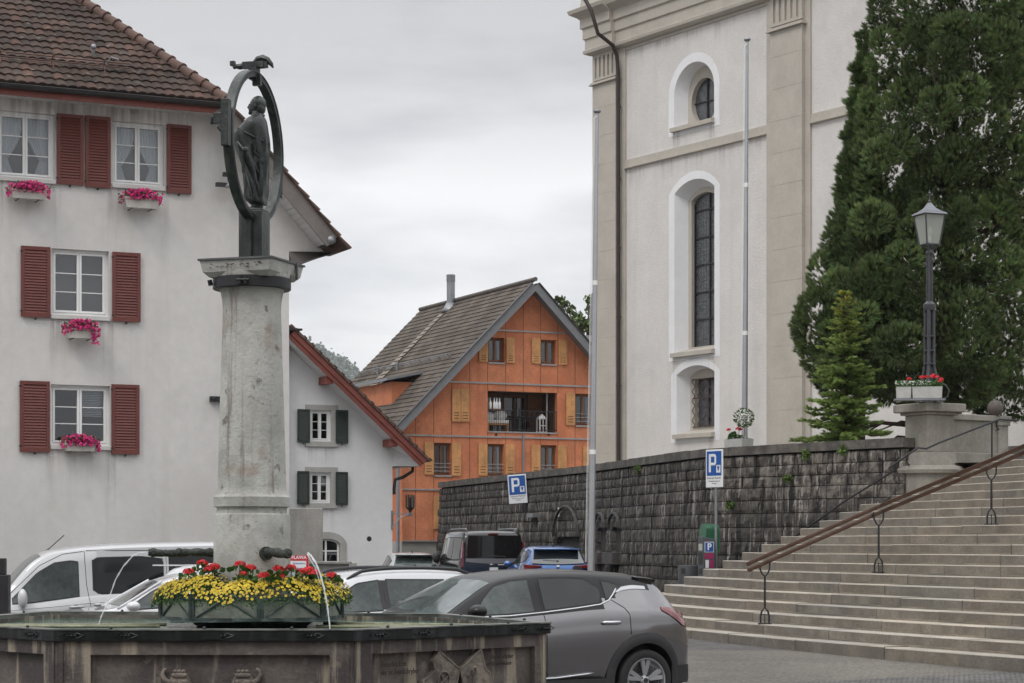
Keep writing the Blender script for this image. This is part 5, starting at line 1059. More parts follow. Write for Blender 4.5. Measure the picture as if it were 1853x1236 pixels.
# far right flat dormer edge and grey downpipe at the left corner
m = MB(); q = hp3(720, 900, -.3)[0]; m.tube([(q, -.3, 0), (q, -.3, hp3(720, 845)[1])], .075, 10); q = hp3(721, 830)[0]; m.build('downpipe', zinc, h3, smooth=40)
m = MB(); u = hp3(946, 800)[0]; m.tube([(u, -.06, ZB3), (u, -.06, hp3(946, 786)[1])], .05, 8); m.build('drain_pipe', zinc, h3, smooth=40)
for px in (897.5, 993): q = hp3(px, 786.5); m = MB(); m.tube([(q[0], -.03, q[1]), (q[0], .02, q[1])], .06, 8); m.build('overflow_outlet', black_metal, h3)
q = hp3(1062, 601); m = MB(); m.box(q[0]-.6, q[0]+6, 2.6, 6.5, q[1]-.2, q[1]+.15); m.build('rear_flat_roof', ledge_m, h3); m = MB(); m.box(q[0]-.3, q[0]+6, 3, 6.2, q[1]-3, q[1]-.2); m.build('rear_dormer', orange_d, h3)
# ---------------------------------------------------------------- church
CF = Facade(1072, 76, math.atan2(.83, -.557)+math.pi)   # local x runs right and towards the camera
ch = CF.root('church', 'large pale plastered church wall with beige pilasters, cornice and arched windows', 'church')
cu = lambda px, py=600, w=0: CF.p(px, py, w)[0]
def cz(px, py, w=0): return CF.p(px, py, w)[1]
UE = cu(1900)+3; ZB = 2.0; ZT = 26
# niches: (px left, px right of opening, y of apex at middle, spring y left, sill y at left, arch kind)
def arch_pts(u0, u1, z0, zs, za, n=18, round_=True):
    pts = [(u0, z0), (u1, z0), (u1, zs)]
    um, hw = (u0+u1)/2, (u1-u0)/2; hr_ = za-zs
    if round_: pts += [(um+hw*math.cos(a), zs+hr_*math.sin(a)) for a in np.linspace(0, math.pi, n)[1:-1]]
    else:
        Rr = (hw*hw+hr_*hr_)/(2*hr_); a0 = math.asin(hw/Rr); pts += [(um+Rr*math.sin(a), za-Rr+Rr*math.cos(a)) for a in np.linspace(a0, -a0, n)[1:-1]]
    return pts+[(u0, zs)]
NI = []
for (xl, xr, ya, ys, yb, rd, bw) in ((1220, 1292.5, 112, 175, 232, True, .33), (1220.5, 1293, 324, 352, 639, False, .33), (1224.5, 1293, 661, 679, 786, False, .33)):
    u0, u1 = cu(xl), cu(xr); um = (u0+u1)/2; pm_ = (xl+xr)/2
    za = cz(pm_, ya); zs = cz(xl, ys); z0 = cz(xl, yb)
    NI.append(dict(u0=u0, u1=u1, z0=z0, zs=zs, za=za, rd=rd, pts=arch_pts(u0, u1, z0, zs, za, round_=rd)))
outer = [(0, ZB), (UE, ZB), (UE, ZT), (0, ZT)]
wall_mb(outer, [n['pts'] for n in NI], reveal=.004, depth=12).build('wall', church_pl, ch, fix=False)
DEP = .46
mw = MB(); ms = MB(); bandm = MB()
for n in NI:
    # white band round the opening, 3 mm proud, then the white splayed reveal
    bw = .30; o_ = arch_pts(n['u0']-bw, n['u1']+bw*.9, n['z0']-.28, n['zs'], n['za']+bw*(1.0 if n['rd'] else .9), n=30, round_=n['rd'])
    tri = tessellate_polygon([[Vector((a, b, 0)) for a, b in o_], [Vector((a, b, 0)) for a, b in n['pts']]]); allp = o_+n['pts']
    bandm.add([(a, -.006, b) for a, b in allp], [tuple(t) for t in tri])
    k = len(o_); bandm.add([(a, -.006, b) for a, b in o_]+[(a, 0.0, b) for a, b in o_], [(i, (i+1) % k, k+(i+1) % k, k+i) for i in range(k)])
    P = n['pts']; k = len(P); um = (n['u0']+n['u1'])/2
    sp_ = .80; inner = [(um+(a-um)*sp_, n['z0']+(b-n['z0'])*.96 if b > n['z0'] else b) for a, b in P]
    mw.add([(a, -.006, b) for a, b in P]+[(a, DEP, b) for a, b in inner], [(i, (i+1) % k, k+(i+1) % k, k+i) for i in range(k)]); n['inner'] = inner
mw.build('niche_reveal', church_wh, ch, smooth=30, fix=True); bandm.build('niche_band', church_wh, ch, fix=False)
lead = mat('leaded_glass', (.07, .075, .082), .12, var=.35, vs=6, bump=.5, bs=18, spec=.7)
def leadpanes(w, outline_fn, u0, u1, z0, z1, nv, name='window', frame_w=.09):
    pass
def church_window(n, kind):
    r = empty('window', (0, 0, 0), parent=ch)
    inn = n['inner']; us = [a for a, b in inn]; zs_ = [b for a, b in inn]; u0, u1, z0, z1 = min(us), max(us), min(zs_), max(zs_); um = (u0+u1)/2
    # stone back plate with the glazed hole in it
    if kind == 'oculus':
        rr_ = (u1-u0)*.40; cz_ = z0+rr_+.12; hole = [(um+rr_*math.cos(a), cz_+rr_*1.12*math.sin(a)) for a in np.linspace(0, 2*math.pi, 33)[:-1]]
    elif kind == 'tall':
        t = .16; hole = arch_pts(u0+t, u1-t, z0+.18, z0+(n['zs']-n['z0'])*.96-.02, z1-.17, round_=False)
    else:
        t = .22; hole = [(u0+t, z0+.22), (u1-t, z0+.22), (u1-t, z0+(n['zs']-n['z0'])*.93), (u0+t, z0+(n['zs']-n['z0'])*.93)]
    m = wall_mb(inn, [hole], reveal=.22, w0=DEP-.02); m.build('stone_frame', church_st, r, fix=False)
    hu = [a for a, b in hole]; hz = [b for a, b in hole]; a0, a1, b0, b1 = min(hu), max(hu), min(hz), max(hz)
    g = MB(); tri = tessellate_polygon([[Vector((a, b, 0)) for a, b in hole]]); g.add([(a, DEP+.16, b) for a, b in hole], [tuple(t) for t in tri]); g.build('pane', lead, r, fix=False)
    m = MB(); yb = DEP+.13
    def hline(z):
        if kind == 'oculus': h = math.sqrt(max(0, 1-((z-cz_)/(rr_*1.12))**2))*rr_; m.box(um-h, um+h, yb-.02, yb+.02, z-.022, z+.022)
        else: m.box(a0, a1, yb-.02, yb+.02, z-.022, z+.022)
    if kind == 'oculus': hline(cz_); m.box(um-.022, um+.022, yb-.025, yb+.015, b0, b1)
    if kind == 'tall':
        m.box(um+.1, um+.14, yb-.025, yb+.015, b0, b1-.05); m.box(a0, a0+.04, yb-.03, yb+.02, b0, b1-.3)
        for i in range(1, 6): hline(lerp(b0, b1, i/5.6))
    if kind == 'grille':
        yg = DEP-.06
        for i in range(5):
            uu = lerp(a0-.02, a1+.02, i/4); pts = []
            for j in range(41): zz = lerp(b0, b1, j/40); pts.append((uu+.075*math.sin(j/40*2*math.pi*5+(math.pi if i % 2 else 0)), yg, zz))
            m.tube(pts, .014, 5)
        for zz in (b0+.02, lerp(b0, b1, .6), b1-.02): m.tube([(a0-.05, yg, zz), (a1+.05, yg, zz)], .016, 5)
        m.build('iron_grille', mat('rusty_iron', (.075, .04, .03), .8, var=.4, vs=6), r); m = MB(); m.box(um-.02, um+.02, yb-.02, yb+.02, b0, b1)
    m.build('glazing_bars', black_metal, r)
    # small leaded panes: raised lead net
    if kind == 'tall':
        m = MB(); stp = .14
        for i in range(int((a1-a0)/stp)+1): m.box(a0+i*stp, a0+i*stp+.008, DEP+.152, DEP+.158, b0, b1-.12)
        for j in range(int((b1-b0)/stp)+1): m.box(a0, a1, DEP+.150, DEP+.156, b0+j*stp, b0+j*stp+.008)
        m.build('lead_net', mat('lead_grey', (.12, .12, .125), .5, var=.1), r)
    sl = MB(); ov = -.16; z_ = n['z0']; sl.prism([(ov, z_-.16), (ov, z_-.02), (0, z_+.0), (DEP, z_+.14), (DEP, z_-.16)], n['u0']-.06, n['u1']+.02, axis='x'); sl.build('sill', church_st, r)
    # dark room behind
    b = MB(); b.box(a0-.3, a1+.3, DEP+.25, DEP+.9, b0-.2, b1+.2); b.build('dark_room', dark_in, r)
church_window(NI[0], 'oculus'); church_window(NI[1], 'tall'); church_window(NI[2], 'grille')
# ---- pilasters: two, with grooved ashlar joints and fluted capitals
def pilaster(pa, pb, pc_, pd, ybase, cap_top, cap_bot, left_edge=False):
    """px: pa..pd outer strip, pb..pc_ main face; cap from cap_top to cap_bot (py at pb)"""
    w1, w2 = -.07, -.20
    u = [cu(pa, 500, w1), cu(pb, 500, w2), cu(pc_, 500, w2), cu(pd, 500, w1)]
    if left_edge: u[0] = u[1]
    zc1 = cz(pb, cap_bot, w2); zc0 = cz(pb, cap_top, w2)
    r = empty('pilaster', (0, 0, 0), parent=ch)
    m = MB(); m.box(u[0], u[3], w1, .0, ZB, zc0+.0); m.build('backing_strip', church_st, r)
    # face in courses with thin recessed joints
    m = MB(); z = ZB; i = 0
    crs = 1.02
    while z < zc1-.05:
        z2 = min(z+crs, zc1-.01)
        half = lerp(u[1], u[2], .5 if i % 2 else 0)
        m.box(u[1], u[2], w2, w1+.001, z+.004, z2-.004); z = z2; i += 1
    m.box(u[1]+.01, u[2]-.01, w2+.008, w1+.002, ZB, zc1)
    m.build('shaft', church_st, r)
    cm = MB(); H = zc0-zc1; o = .07
    for k_, (za, zb2, oo) in enumerate(((0, .06, .11), (.06, .13, .07), (.13, .17, .03))): cm.box(u[1]-oo, u[2]+oo, w2-oo, w1+.003, zc1+H*za*.6, zc1+H*zb2*.6-.0015)
    cm.box(u[1]-.0, u[2]+.0, w2+.07, w1+.004, zc1+H*.102, zc0)
    # flutes: raised ribs with round tops
    nf = 5; W = u[2]-u[1]; rib = W/(nf*2+1)
    for i in range(nf+1):
        a = u[1]+i*2*rib*1.0; a2 = a+rib; cm.box(a, a2, w2-.0, w2+.07, zc1+H*.14, zc0-.003)
    for i in range(nf):
        a = u[1]+(i*2+1)*rib; rr_ = rib/2; top = zc0-H*.10
        pts = [(a-.001, zc0-.003)]+[(a+rr_-rr_*math.cos(t), top-rr_+rr_*math.sin(t)) for t in np.linspace(0, math.pi, 8)]+[(a+rib+.001, zc0-.003)]
        cm.prism(pts, w2+.001, w2+.07)
        cm.prism([(a-.001, zc1+H*.14), (a+rib+.001, zc1+H*.14)]+[(a+rr_+rr_*math.cos(t), zc1+H*.2+rr_-rr_*math.sin(t)) for t in np.linspace(0, math.pi, 8)], w2+.001, w2+.07)
    cm.build('capital', church_st, r)
    return u, zc0
uA, zA = pilaster(1072.5, 1072.5, 1114, 1131, 830, 101, 156, True)
uB, zBt = pilaster(1387, 1393.5, 1451, 1466, 800, -8, 60)
for n_i in NI: stain(ch, n_i['u0']-.1, n_i['u0']+.35, n_i['z0']-.17, 1.6, -.009); stain(ch, n_i['u1']-.35, n_i['u1']+.05, n_i['z0']-.17, 1.8, -.009)
for k in range(5): uu = lerp(uA[3]+.6, uB[0]-.6, k/4); stain(ch, uu-.55, uu+.5, cz(1131, 307.6)-.01, rnd.uniform(.5, 1.3)); stain(ch, uu-.6, uu+.6, zA-.13, rnd.uniform(.5, 1.2))
# ---- string course and main cornice
m = MB(); z1_ = cz(1131, 291); z0_ = cz(1131, 307.6); m.box(uA[3]+.002, uB[0]-.002, -.06, 0.0, z0_+.06, z1_); m.prism([(-.06, z0_+.06), (-.12, z0_+.06), (-.12, z0_+.02), (-.05, z0_), (-.001, z0_), (-.001, z0_+.06)], uA[3]+.002, uB[0]-.002, axis='x')
m.box(uB[3]+.002, UE, -.06, 0, z0_+.06, z1_); m.prism([(-.06, z0_+.06), (-.12, z0_+.06), (-.12, z0_+.02), (-.05, z0_), (-.001, z0_), (-.001, z0_+.06)], uB[3]+.002, UE, axis='x'); m.build('string_course', church_st, ch)
# entablature: profile (outward, z) relative to zA; breaks forward over the pilasters
prof = [(0, -.02), (.10, 0), (.24, .06), (.26, .16), (.20, .2), (.20, .55), (.26, .58), (.26, .92), (.33, .97), (.33, 1.28), (.42, 1.36), (.62, 1.48), (.66, 1.60), (.60, 1.64), (.34, 1.72), (.30, 1.9), (.30, 3.3), (.5, 3.5), (.9, 3.7), (.9, 4.0), (0, 4.0)]
def entab(u0, u1, extra, ze, name='cornice'):
    m = MB(); pts = [(-(a+extra)+.0, ze+b) for a, b in prof]; m.prism(pts, u0, u1, axis='x'); return m
m = entab(uA[0]-.0, uA[2]+.05, .2, zA); m.build('cornice', church_st, ch)
m = entab(uA[2]+.052, uB[1]-.1, .04, zA); m.build('cornice', church_st, ch)
m = entab(uB[1]-.098, uB[2]+.1, .2, zA); m.build('cornice', church_st, ch); m = entab(uB[2]+.102, UE, .04, zA); m.build('cornice', church_st, ch)
# cornice return at the left corner
m = MB(); 
for (a, b), (c, d_) in zip(prof[:-1], prof[1:]):
    m.add([(uA[0]-a-.0, -(a+.2), zA+b), (uA[0]-c, -(c+.2), zA+d_), (uA[0]-c, 3, zA+d_), (uA[0]-a, 3, zA+b)], [(0, 1, 2, 3)])
    m.add([(uA[0]-a, -(a+.2), zA+b), (uA[0]-c, -(c+.2), zA+d_), (uA[0], -(c+.2), zA+d_), (uA[0], -(a+.2), zA+b)], [(0, 1, 2, 3)])
m.build('cornice_return', church_st, ch, fix=False)
m = MB(); m.box(uA[3]+.003, uB[0]-.003, -.05, 0, zA-.12, zA-.03); m.box(uB[3]+.003, UE, -.05, 0, zA-.12, zA-.03); m.build('architrave', church_st, ch)
# downpipe
dp = mat('downpipe_dark', (.045, .033, .03), .5, metal=.3, var=.1); ud = cu(1119.5, 500, -.2)
m = MB(); m.tube([(ud-.5, -1.35, cz(1094, -12, -1)), (ud-.12, -1.3, cz(1108, 12, -1)), (ud, -1.1, cz(1117, 55, -.8)), (ud, -.45, cz(1119, 80, -.4)), (ud, -.28, cz(1119, 100, -.3)), (ud, -.22, cz(1119, 130, -.2)), (ud, -.2, 3.3)], .07, 10)
for py in (195, 325, 450, 575, 700): z = cz(1119, py, -.2); m.tube([(ud, -.2, z), (ud, -.2, z+.05)], .085, 10)
m.build('downpipe', dp, ch, smooth=40)
# plinth, small anchor studs
m = MB(); m.box(uB[3]+.5, UE+.01, -.10, -.0, ZB, cz(1840, 807)); m.build('plinth', mat('plinth_grey', (.12, .11, .10), .9, var=.15), ch)
# ---------------------------------------------------------------- fountain
FD = .65; RIM = EYE-FD
def fc(px, off): return (((px-CX)/off)*FD, F/off*FD)
FP = [fc(97, 155), fc(640, 155.2), fc(997, 142), fc(808, 126), fc(76, 121.5), fc(-168, 142)]
FY = 18.2; FX = (456-CX)/F*FY
fount = empty('fountain', (FX, FY, 0), 0, 'old six-sided stone fountain basin with dark iron rim and tall pale column', 'fountain')
fo = Vector((-FX, -FY, 0))
basin_m = mat('wet_basin_stone', (.115, .098, .085), .75, var=.22, vs=2.5, bump=.5, bs=28, streak=.75, sc_=(.36, .31, .235), ss=5.5, stv=.28, lo=.53, hi=.63, dirt=[((.045, .036, .036), 1.6, .42, .60, .8), ((.075, .055, .06), 3.2, .5, .7, .6), ((.25, .22, .17), 9, .60, .70, .35)])
rim_m = mat('iron_rim', (.018, .019, .020), .38, metal=.5, var=.3, vs=5, bump=.25, bs=20, streak=.5, sc_=(.07, .08, .08), ss=10)
rimtop_m = mat('worn_rim_top', (.16, .165, .15), .45, metal=.3, var=.3, vs=4, bump=.2, dirt=[((.05, .055, .05), 3, .45, .6, .8)])
bc_ = Vector((sum(p[0] for p in FP)/6, sum(p[1] for p in FP)/6, 0))
def off_poly(P, d):
    n = len(P); out = []
    for i in range(n):
        a, b, c = Vector(P[i-1]), Vector(P[i]), Vector(P[(i+1) % n]); e1, e2 = (b-a).normalized(), (c-b).normalized(); n1, n2 = Vector((e1.y, -e1.x)), Vector((e2.y, -e2.x))
        m_ = (n1+n2); m_ /= max(1e-6, m_.dot(n1)); out.append(tuple(b+m_*d))
    return out
def ringband(m, Po, Pi, z0, z1):
    n = len(Po); vs = [(x, y, z) for z in (z0, z1) for P in (Po, Pi) for x, y in P]
    for i in range(n):
        j = (i+1) % n
        m.add([vs[i], vs[j], vs[2*n+j], vs[2*n+i]], [(0, 1, 2, 3)]); m.add([vs[n+i], vs[n+j], vs[3*n+j], vs[3*n+i]], [(0, 1, 2, 3)]); m.add([vs[2*n+i], vs[2*n+j], vs[3*n+j], vs[3*n+i]], [(0, 1, 2, 3)]); m.add([vs[i], vs[j], vs[n+j], vs[n+i]], [(0, 1, 2, 3)])
S0 = off_poly(FP, -.035); S1 = off_poly(FP, -.20)
ZS = RIM-.088
m = MB(); ringband(m, FP, off_poly(FP, -.025), ZS, RIM-.004); o = m.build('iron_band', rim_m, fount, bevel=.006); o.location = fo
m = MB(); ringband(m, off_poly(FP, .006), off_poly(FP, -.115), RIM-.004, RIM+.006); ringband(m, off_poly(FP, -.108), off_poly(FP, -.115), RIM-.16, RIM-.005); o = m.build('rim_plate', rimtop_m, fount); o.location = fo
# stone panels: each side has a recessed field
m = MB(); n = 6
for i in range(n):
    a, b = Vector((*S0[i], 0)), Vector((*S0[(i+1) % n], 0)); d_ = (b-a); L_ = d_.length; d_.normalize(); nn = Vector((d_.y, -d_.x, 0)); T = Matrix(((d_.x, -nn.x, 0, a.x), (d_.y, -nn.y, 0, a.y), (0, 0, 1, 0), (0, 0, 0, 1)))
    s0, s1, zt, zb = .26, L_-.17, RIM-.19, .24
    if i == 1: s0, s1 = .20, L_-.13
    out_ = [(0, 0), (L_, 0), (L_, ZS+.01), (0, ZS+.01)]; hole = [(s0, zb), (s1, zb), (s1, zt), (s0, zt)]
    w_ = wall_mb(out_, [hole], reveal=.055)
    m.add(w_.v, w_.f, T); m.add([(s0, .055, zb), (s1, .055, zb), (s1, .055, zt), (s0, .055, zt)], [(0, 1, 2, 3)], T)
    for x in (.02, L_-.05): m.add([(x, -.012, 0), (x+.03, -.012, 0), (x+.03, -.012, ZS), (x, -.012, ZS), (x, .0, 0), (x+.03, .0, 0), (x+.03, .0, ZS), (x, .0, ZS)], [(0, 1, 2, 3), (0, 3, 7, 4), (1, 2, 6, 5)], T)
ringband(m, off_poly(S0, -.16), S1, .3, RIM-.02)
o = m.build('basin_wall', basin_m, fount); o.location = fo
m = MB(); m.add([(x, y, RIM-.055) for x, y in off_poly(FP, -.11)], [tuple(range(6))])
wt = bpy.data.materials.new('fountain_water'); wt.use_nodes = True; _b = wt.node_tree.nodes['Principled BSDF']; _b.inputs['Base Color'].default_value = (.045, .125, .085, 1); _b.inputs['Roughness'].default_value = .06; _b.inputs['Specular IOR Level'].default_value = .6
_n = wt.node_tree.nodes.new('ShaderNodeTexNoise'); _n.inputs['Scale'].default_value = 9; _n.inputs['Detail'].default_value = 3; _g = wt.node_tree.nodes.new('ShaderNodeNewGeometry'); _k = wt.node_tree.nodes.new('ShaderNodeBump'); _k.inputs['Strength'].default_value = .35; _k.inputs['Distance'].default_value = .03
wt.node_tree.links.new(_g.outputs['Position'], _n.inputs['Vector']); wt.node_tree.links.new(_n.outputs['Fac'], _k.inputs['Height']); wt.node_tree.links.new(_k.outputs[0], _b.inputs['Normal'])
o = m.build('water', wt, fount, fix=False); o.location = fo
# rim ornaments: leaf-like iron mounts with bolts
m = MB()
for i in range(6):
    a, b = Vector((*FP[i], 0)), Vector((*FP[(i+1) % 6], 0)); L_ = (b-a).length; d_ = (b-a).normalized(); nn = Vector((d_.y, -d_.x, 0))
    for t in ((.06, .24, .56, .86) if i != 1 else (.12, .33, .83, .97)):
        m = MB(); c = a+d_*L_*t+nn*.008+Vector((0, 0, RIM-.045)); w_ = .085
        for sg in (-1, 1):
            m.tube([c+d_*sg*.02+Vector((0, 0, .004)), c+d_*sg*w_*.5+Vector((0, 0, .022)), c+d_*sg*w_+Vector((0, 0, .002)), c+d_*sg*w_*1.15+Vector((0, 0, .008))], .004, 5); m.tube([c+d_*sg*.02, c+d_*sg*w_*.5+Vector((0, 0, -.018)), c+d_*sg*w_+Vector((0, 0, -.002))], .004, 5)
            m.sphere(c+d_*sg*.03, .009, 8, 6)
        m.sphere(c, .012, 8, 6); o = m.build('rim_ornament', rim_m, fount, smooth=40); o.location = fo
for s in (.18, .5, .8):
    for i in range(6): a, b = Vector((*FP[i], 0)), Vector((*FP[(i+1) % 6], 0)); c = a+(b-a)*s; q = (bc_-c).normalized()*.05; m = MB(); m.sphere((c.x+q.x, c.y+q.y, RIM+.012), .014, 8, 6); o = m.build('rim_bolt', rim_m, fount, smooth=True); o.location = fo
a, b = Vector((*FP[0], 0)), Vector((*FP[1], 0)); c = a+(b-a)*.53; m = MB(); m.box(c.x-.07, c.x+.07, c.y-.018, c.y+.0, RIM-.07, RIM-.012)
o = m.build('rim_clasp', rim_m, fount, smooth=40); o.location = fo
# relief work and lettering on the two visible panels
rel_m = mat('relief_stone', (.20, .17, .14), .8, var=.25, vs=6, bump=.5, bs=35, dirt=[((.06, .05, .045), 5, .45, .62, .8)])
FR = Facade(97, F/155*FD, math.atan2(FP[1][1]-FP[0][1], FP[1][0]-FP[0][0]))
for sg, px in ((-1, 324), (1, 439)):
    u, z = FR.p(px, 1240, .04); M_ = Matrix.Translation(FR.o+FR.d*u+FR.n*.085+Vector((0, 0, z-.03)))@Matrix.Rotation(FR.a, 4, 'Z'); m = MB()
    m.sphere((0, 0, 0), .1, 18, 14, (.95, .45, 1.35), M_); m.sphere((sg*.035, -.035, .05), .03, 10, 8, (1, .6, .7), M_); m.sphere((-sg*.04, -.03, .055), .028, 10, 8, (1, .6, .7), M_); m.sphere((0, -.03, .105), .05, 12, 8, (1.3, .4, .5), M_)
    m.sphere((0, -.04, -.11), .06, 12, 8, (1.1, .6, .8), M_); m.tube([(sg*.08, -.01, .05), (sg*.115, -.02, .07), (sg*.132, -.02, .11), (sg*.12, -.02, .145), (sg*.10, -.02, .155)], [.022, .02, .018, .014, .008], 8, M_); m.sphere((sg*.105, 0, .0), .035, 10, 8, (1.3, .4, .7), M_)
    for k in (-1, 0, 1): m.sphere((k*.03, -.032, .135), .018, 8, 6, (1, 1, .8), M_)
    o = m.build('bull_head_relief', rel_m, fount, smooth=60); o.location = fo
FS = Facade(640, F/155.2*FD, math.atan2(FP[2][1]-FP[1][1], FP[2][0]-FP[1][0])); FS_M = Matrix.Translation(FS.o)@Matrix.Rotation(FS.a, 4, 'Z')
def shield(pts, name):
    P = [FS.p(a, b, .05) for a, b in pts]; c = (sum(p[0] for p in P)/len(P), sum(p[1] for p in P)/len(P)); m = MB(); m.prism(P, .035, .088, FS_M)
    k = len(P); m.tube([(p[0], .035, p[1]) for p in P+[P[0]]], .009, 6, FS_M); return m, c
m, c = shield([(793, 1179), (829, 1210), (826, 1228), (822, 1245), (812, 1275), (790, 1300), (768, 1285), (760, 1262), (764, 1232), (775, 1224), (785, 1213), (782, 1197)], 'l')
u, z = FS.p(800, 1232, .05); m.tube([(u+.062*math.cos(t), .03, z+.075*math.sin(t)) for t in np.linspace(0, 2*math.pi, 25)], .010, 6, FS_M)
for t in (.6, 2.2, 3.7, 5.3): m.tube([(u, .032, z), (u+.05*math.cos(t), .032, z+.06*math.sin(t))], [.014, .008], 6, FS_M)
m.sphere((u, .03, z), .018, 10, 8, (1, .6, 1), FS_M); o = m.build('shield_relief', rel_m, fount, smooth=40); o.location = fo
m, c = shield([(868, 1175), (873, 1196), (876, 1210), (884, 1217), (886, 1236), (884, 1262), (875, 1285), (855, 1298), (842, 1270), (836, 1240), (831, 1211)], 'r')
u, z = FS.p(855, 1215, .05); m.tube([(u-.01, .03, z-.10), (u+.0, .03, z-.045), (u+.028, .03, z), (u+.02, .03, z+.035), (u-.012, .03, z+.035), (u-.022, .03, z+.0), (u-.012, .03, z-.035)], [.006, .008, .01, .012, .011, .009, .005], 7, FS_M)
for (a, b) in ((843, 1222), (874, 1230), (862, 1202)):
    uu, zz = FS.p(a, b, .05)
    for k in range(5): t = k*2*math.pi/5+.3; m.tube([(uu, .032, zz), (uu+.02*math.cos(t), .032, zz+.02*math.sin(t))], [.007, .003], 5, FS_M)
o = m.build('shield_relief', rel_m, fount, smooth=40); o.location = fo
let_m = mat('carved_lettering', (.035, .026, .020), .9, var=.2)
for s_, px, py, sz in (('Benedikt Frei', 690, 1203, .062), ('der zit AmtsSchryber', 690, 1217.5, .058), ('Rudolf Schriber', 890, 1189, .05), ('zur Zit SekelMeister', 880, 1202, .045)):
    u, z = FS.p(px, py, .05); o = text(s_, sz, 'inscription', let_m, fount, (0, 0, 0), align='LEFT', sx=.78, ext=.0015, bold=.0004); w_ = FS.o+FS.d*u+FS.n*.0525+Vector((0, 0, z)); o.location = w_+fo; o.rotation_euler = (R(90), 0, FS.a)
# ---- column
col_m = mat('weathered_column_stone', (.44, .435, .405), .85, var=.10, vs=2.2, bump=.4, bs=35, dirt=[((.27, .27, .25), 1.8, .42, .66, .8), ((.09, .085, .07), 8, .60, .70, .75), ((.26, .19, .14), 2.7, .54, .68, .6), ((.05, .05, .045), 40, .66, .74, .7)], streak=.8, sc_=(.13, .095, .08), ss=4.5, stv=.20, lo=.55, hi=.66)
def kz(py): return EYE+(HZ-py)/F*FY
S_ = F/FY
prof = [(140, 1140), (139, 1060), (138, 934), (136, 931), (127, 929), (126, 920), (130, 918.5), (137, 917), (137.5, 900), (133, 897.5), (126, 893), (123, 880), (121.5, 840), (117, 760), (112, 680), (108, 620), (105.5, 575), (105, 560), (107, 545), (112, 532), (121, 520), (132, 510), (137, 505), (137, 498)]
m = MB(); m.lathe([(w_/2/S_, kz(y)) for w_, y in prof], 40); m.build('column', col_m, fount, smooth=35)
m = MB(); m.lathe([(137/2/S_+.004, kz(525)), (141/2/S_, kz(524)), (141/2/S_, kz(506)), (137/2/S_, kz(505))], 40)
for a in (-100, -92): m.box(-.012, .012, -.03, .0, kz(522), kz(508), Matrix.Rotation(R(a+90), 4, 'Z')@Matrix.Translation((0, -141/2/S_-.0, 0)))
m.tube([(-.09, -.35, kz(515)), (.02, -.36, kz(515))], .012, 8); m.tube([(-.335, -.12, kz(520)), (-.345, -.13, kz(510))], .02, 8); m.build('iron_collar', black_metal, fount, smooth=40)
CAPR = R(-18.5); M_ = Matrix.Rotation(CAPR, 4, 'Z'); hw = .332
m = MB(); vs = [(sx_*h, sy_*h, z) for h, z in ((.27, kz(507)), (hw-.02, kz(498)), (hw, kz(478))) for sx_, sy_ in ((-1, -1), (1, -1), (1, 1), (-1, 1))]
m.add(vs, [(i*4+j, i*4+(j+1) % 4, (i+1)*4+(j+1) % 4, (i+1)*4+j) for i in range(2) for j in range(4)]+[(3, 2, 1, 0), (8, 9, 10, 11)], M_); m.build('capital', col_m, fount, bevel=.006)
m = MB(); m.box(-hw-.012, hw+.012, -hw-.012, hw+.012, kz(478), kz(474.5), M_); m.box(.16, .185, -hw-.016, -hw, kz(505), kz(474), M_@Matrix.Rotation(R(90), 4, 'Z')); m.build('lead_cover', mat('lead_sheet', (.10, .105, .105), .55, metal=.3, var=.2), fount)
m = MB(); rr = random.Random(2)   # worn carved marks on the capital
for k in range(34):
    x = rr.uniform(-.26, .25); z = kz(486)+rr.uniform(-.022, .022); l_ = rr.uniform(.01, .035)
    if -.04 < x < .03: continue
    m.tube([(x, -hw+.006, z), (x+l_, -hw+.006, z+rr.uniform(-.012, .012))], .0022, 4, M_)
m.build('carved_marks', let_m, fount)
# ---- spouts and jets
bz_m = mat('aged_bronze', (.045, .052, .046), .5, metal=.5, var=.35, vs=9, bump=.8, bs=45)
def spout(p0, p1, r0, name):
    p0, p1 = Vector(p0), Vector(p1); n_ = 26; pts = []; rs = []; rr = random.Random(5)
    for i in range(n_+1):
        t = i/n_; p = p0.lerp(p1, t); p.z += .008*math.sin(t*6)+(.012*t*t); pts.append(p); rs.append(r0*(1.15 if t < .12 else .82+.22*abs(math.sin(t*17))+rr.uniform(-.08, .08)) if t < .95 else r0*.95)
    m = MB(); m.tube(pts, rs, 10)
    for t in (.1, .55, .93): q = p0.lerp(p1, t); m.sphere((q.x, q.y, q.z+.006), r0*1.2, 10, 8)
    return m
zs_ = kz(1001); A0 = (-.30, -.03, zs_); A1 = ((268-456)/S_+.03, -.16, zs_+.0)
spout(A0, A1, .034, 's').build('spout', bz_m, fount, smooth=50)
B0 = (.15, -.28, kz(1000.5)); B1 = (.39, -.72, EYE-.0+(985-1003)/F*(FY-.72)); spout(B0, B1, .036, 's').build('spout', bz_m, fount, smooth=50); m = MB(); m.tube([(.13, -.25, zs_), (.165, -.32, zs_)], .058, 14); m.build('flange', bz_m, fount, smooth=40)
jet = bpy.data.materials.new('falling_water'); jet.use_nodes = True; _b = jet.node_tree.nodes['Principled BSDF']; _b.inputs['Base Color'].default_value = (.86, .89, .92, 1); _b.inputs['Roughness'].default_value = .08; _b.inputs['Alpha'].default_value = .40; _b.inputs['Specular IOR Level'].default_value = 1.0
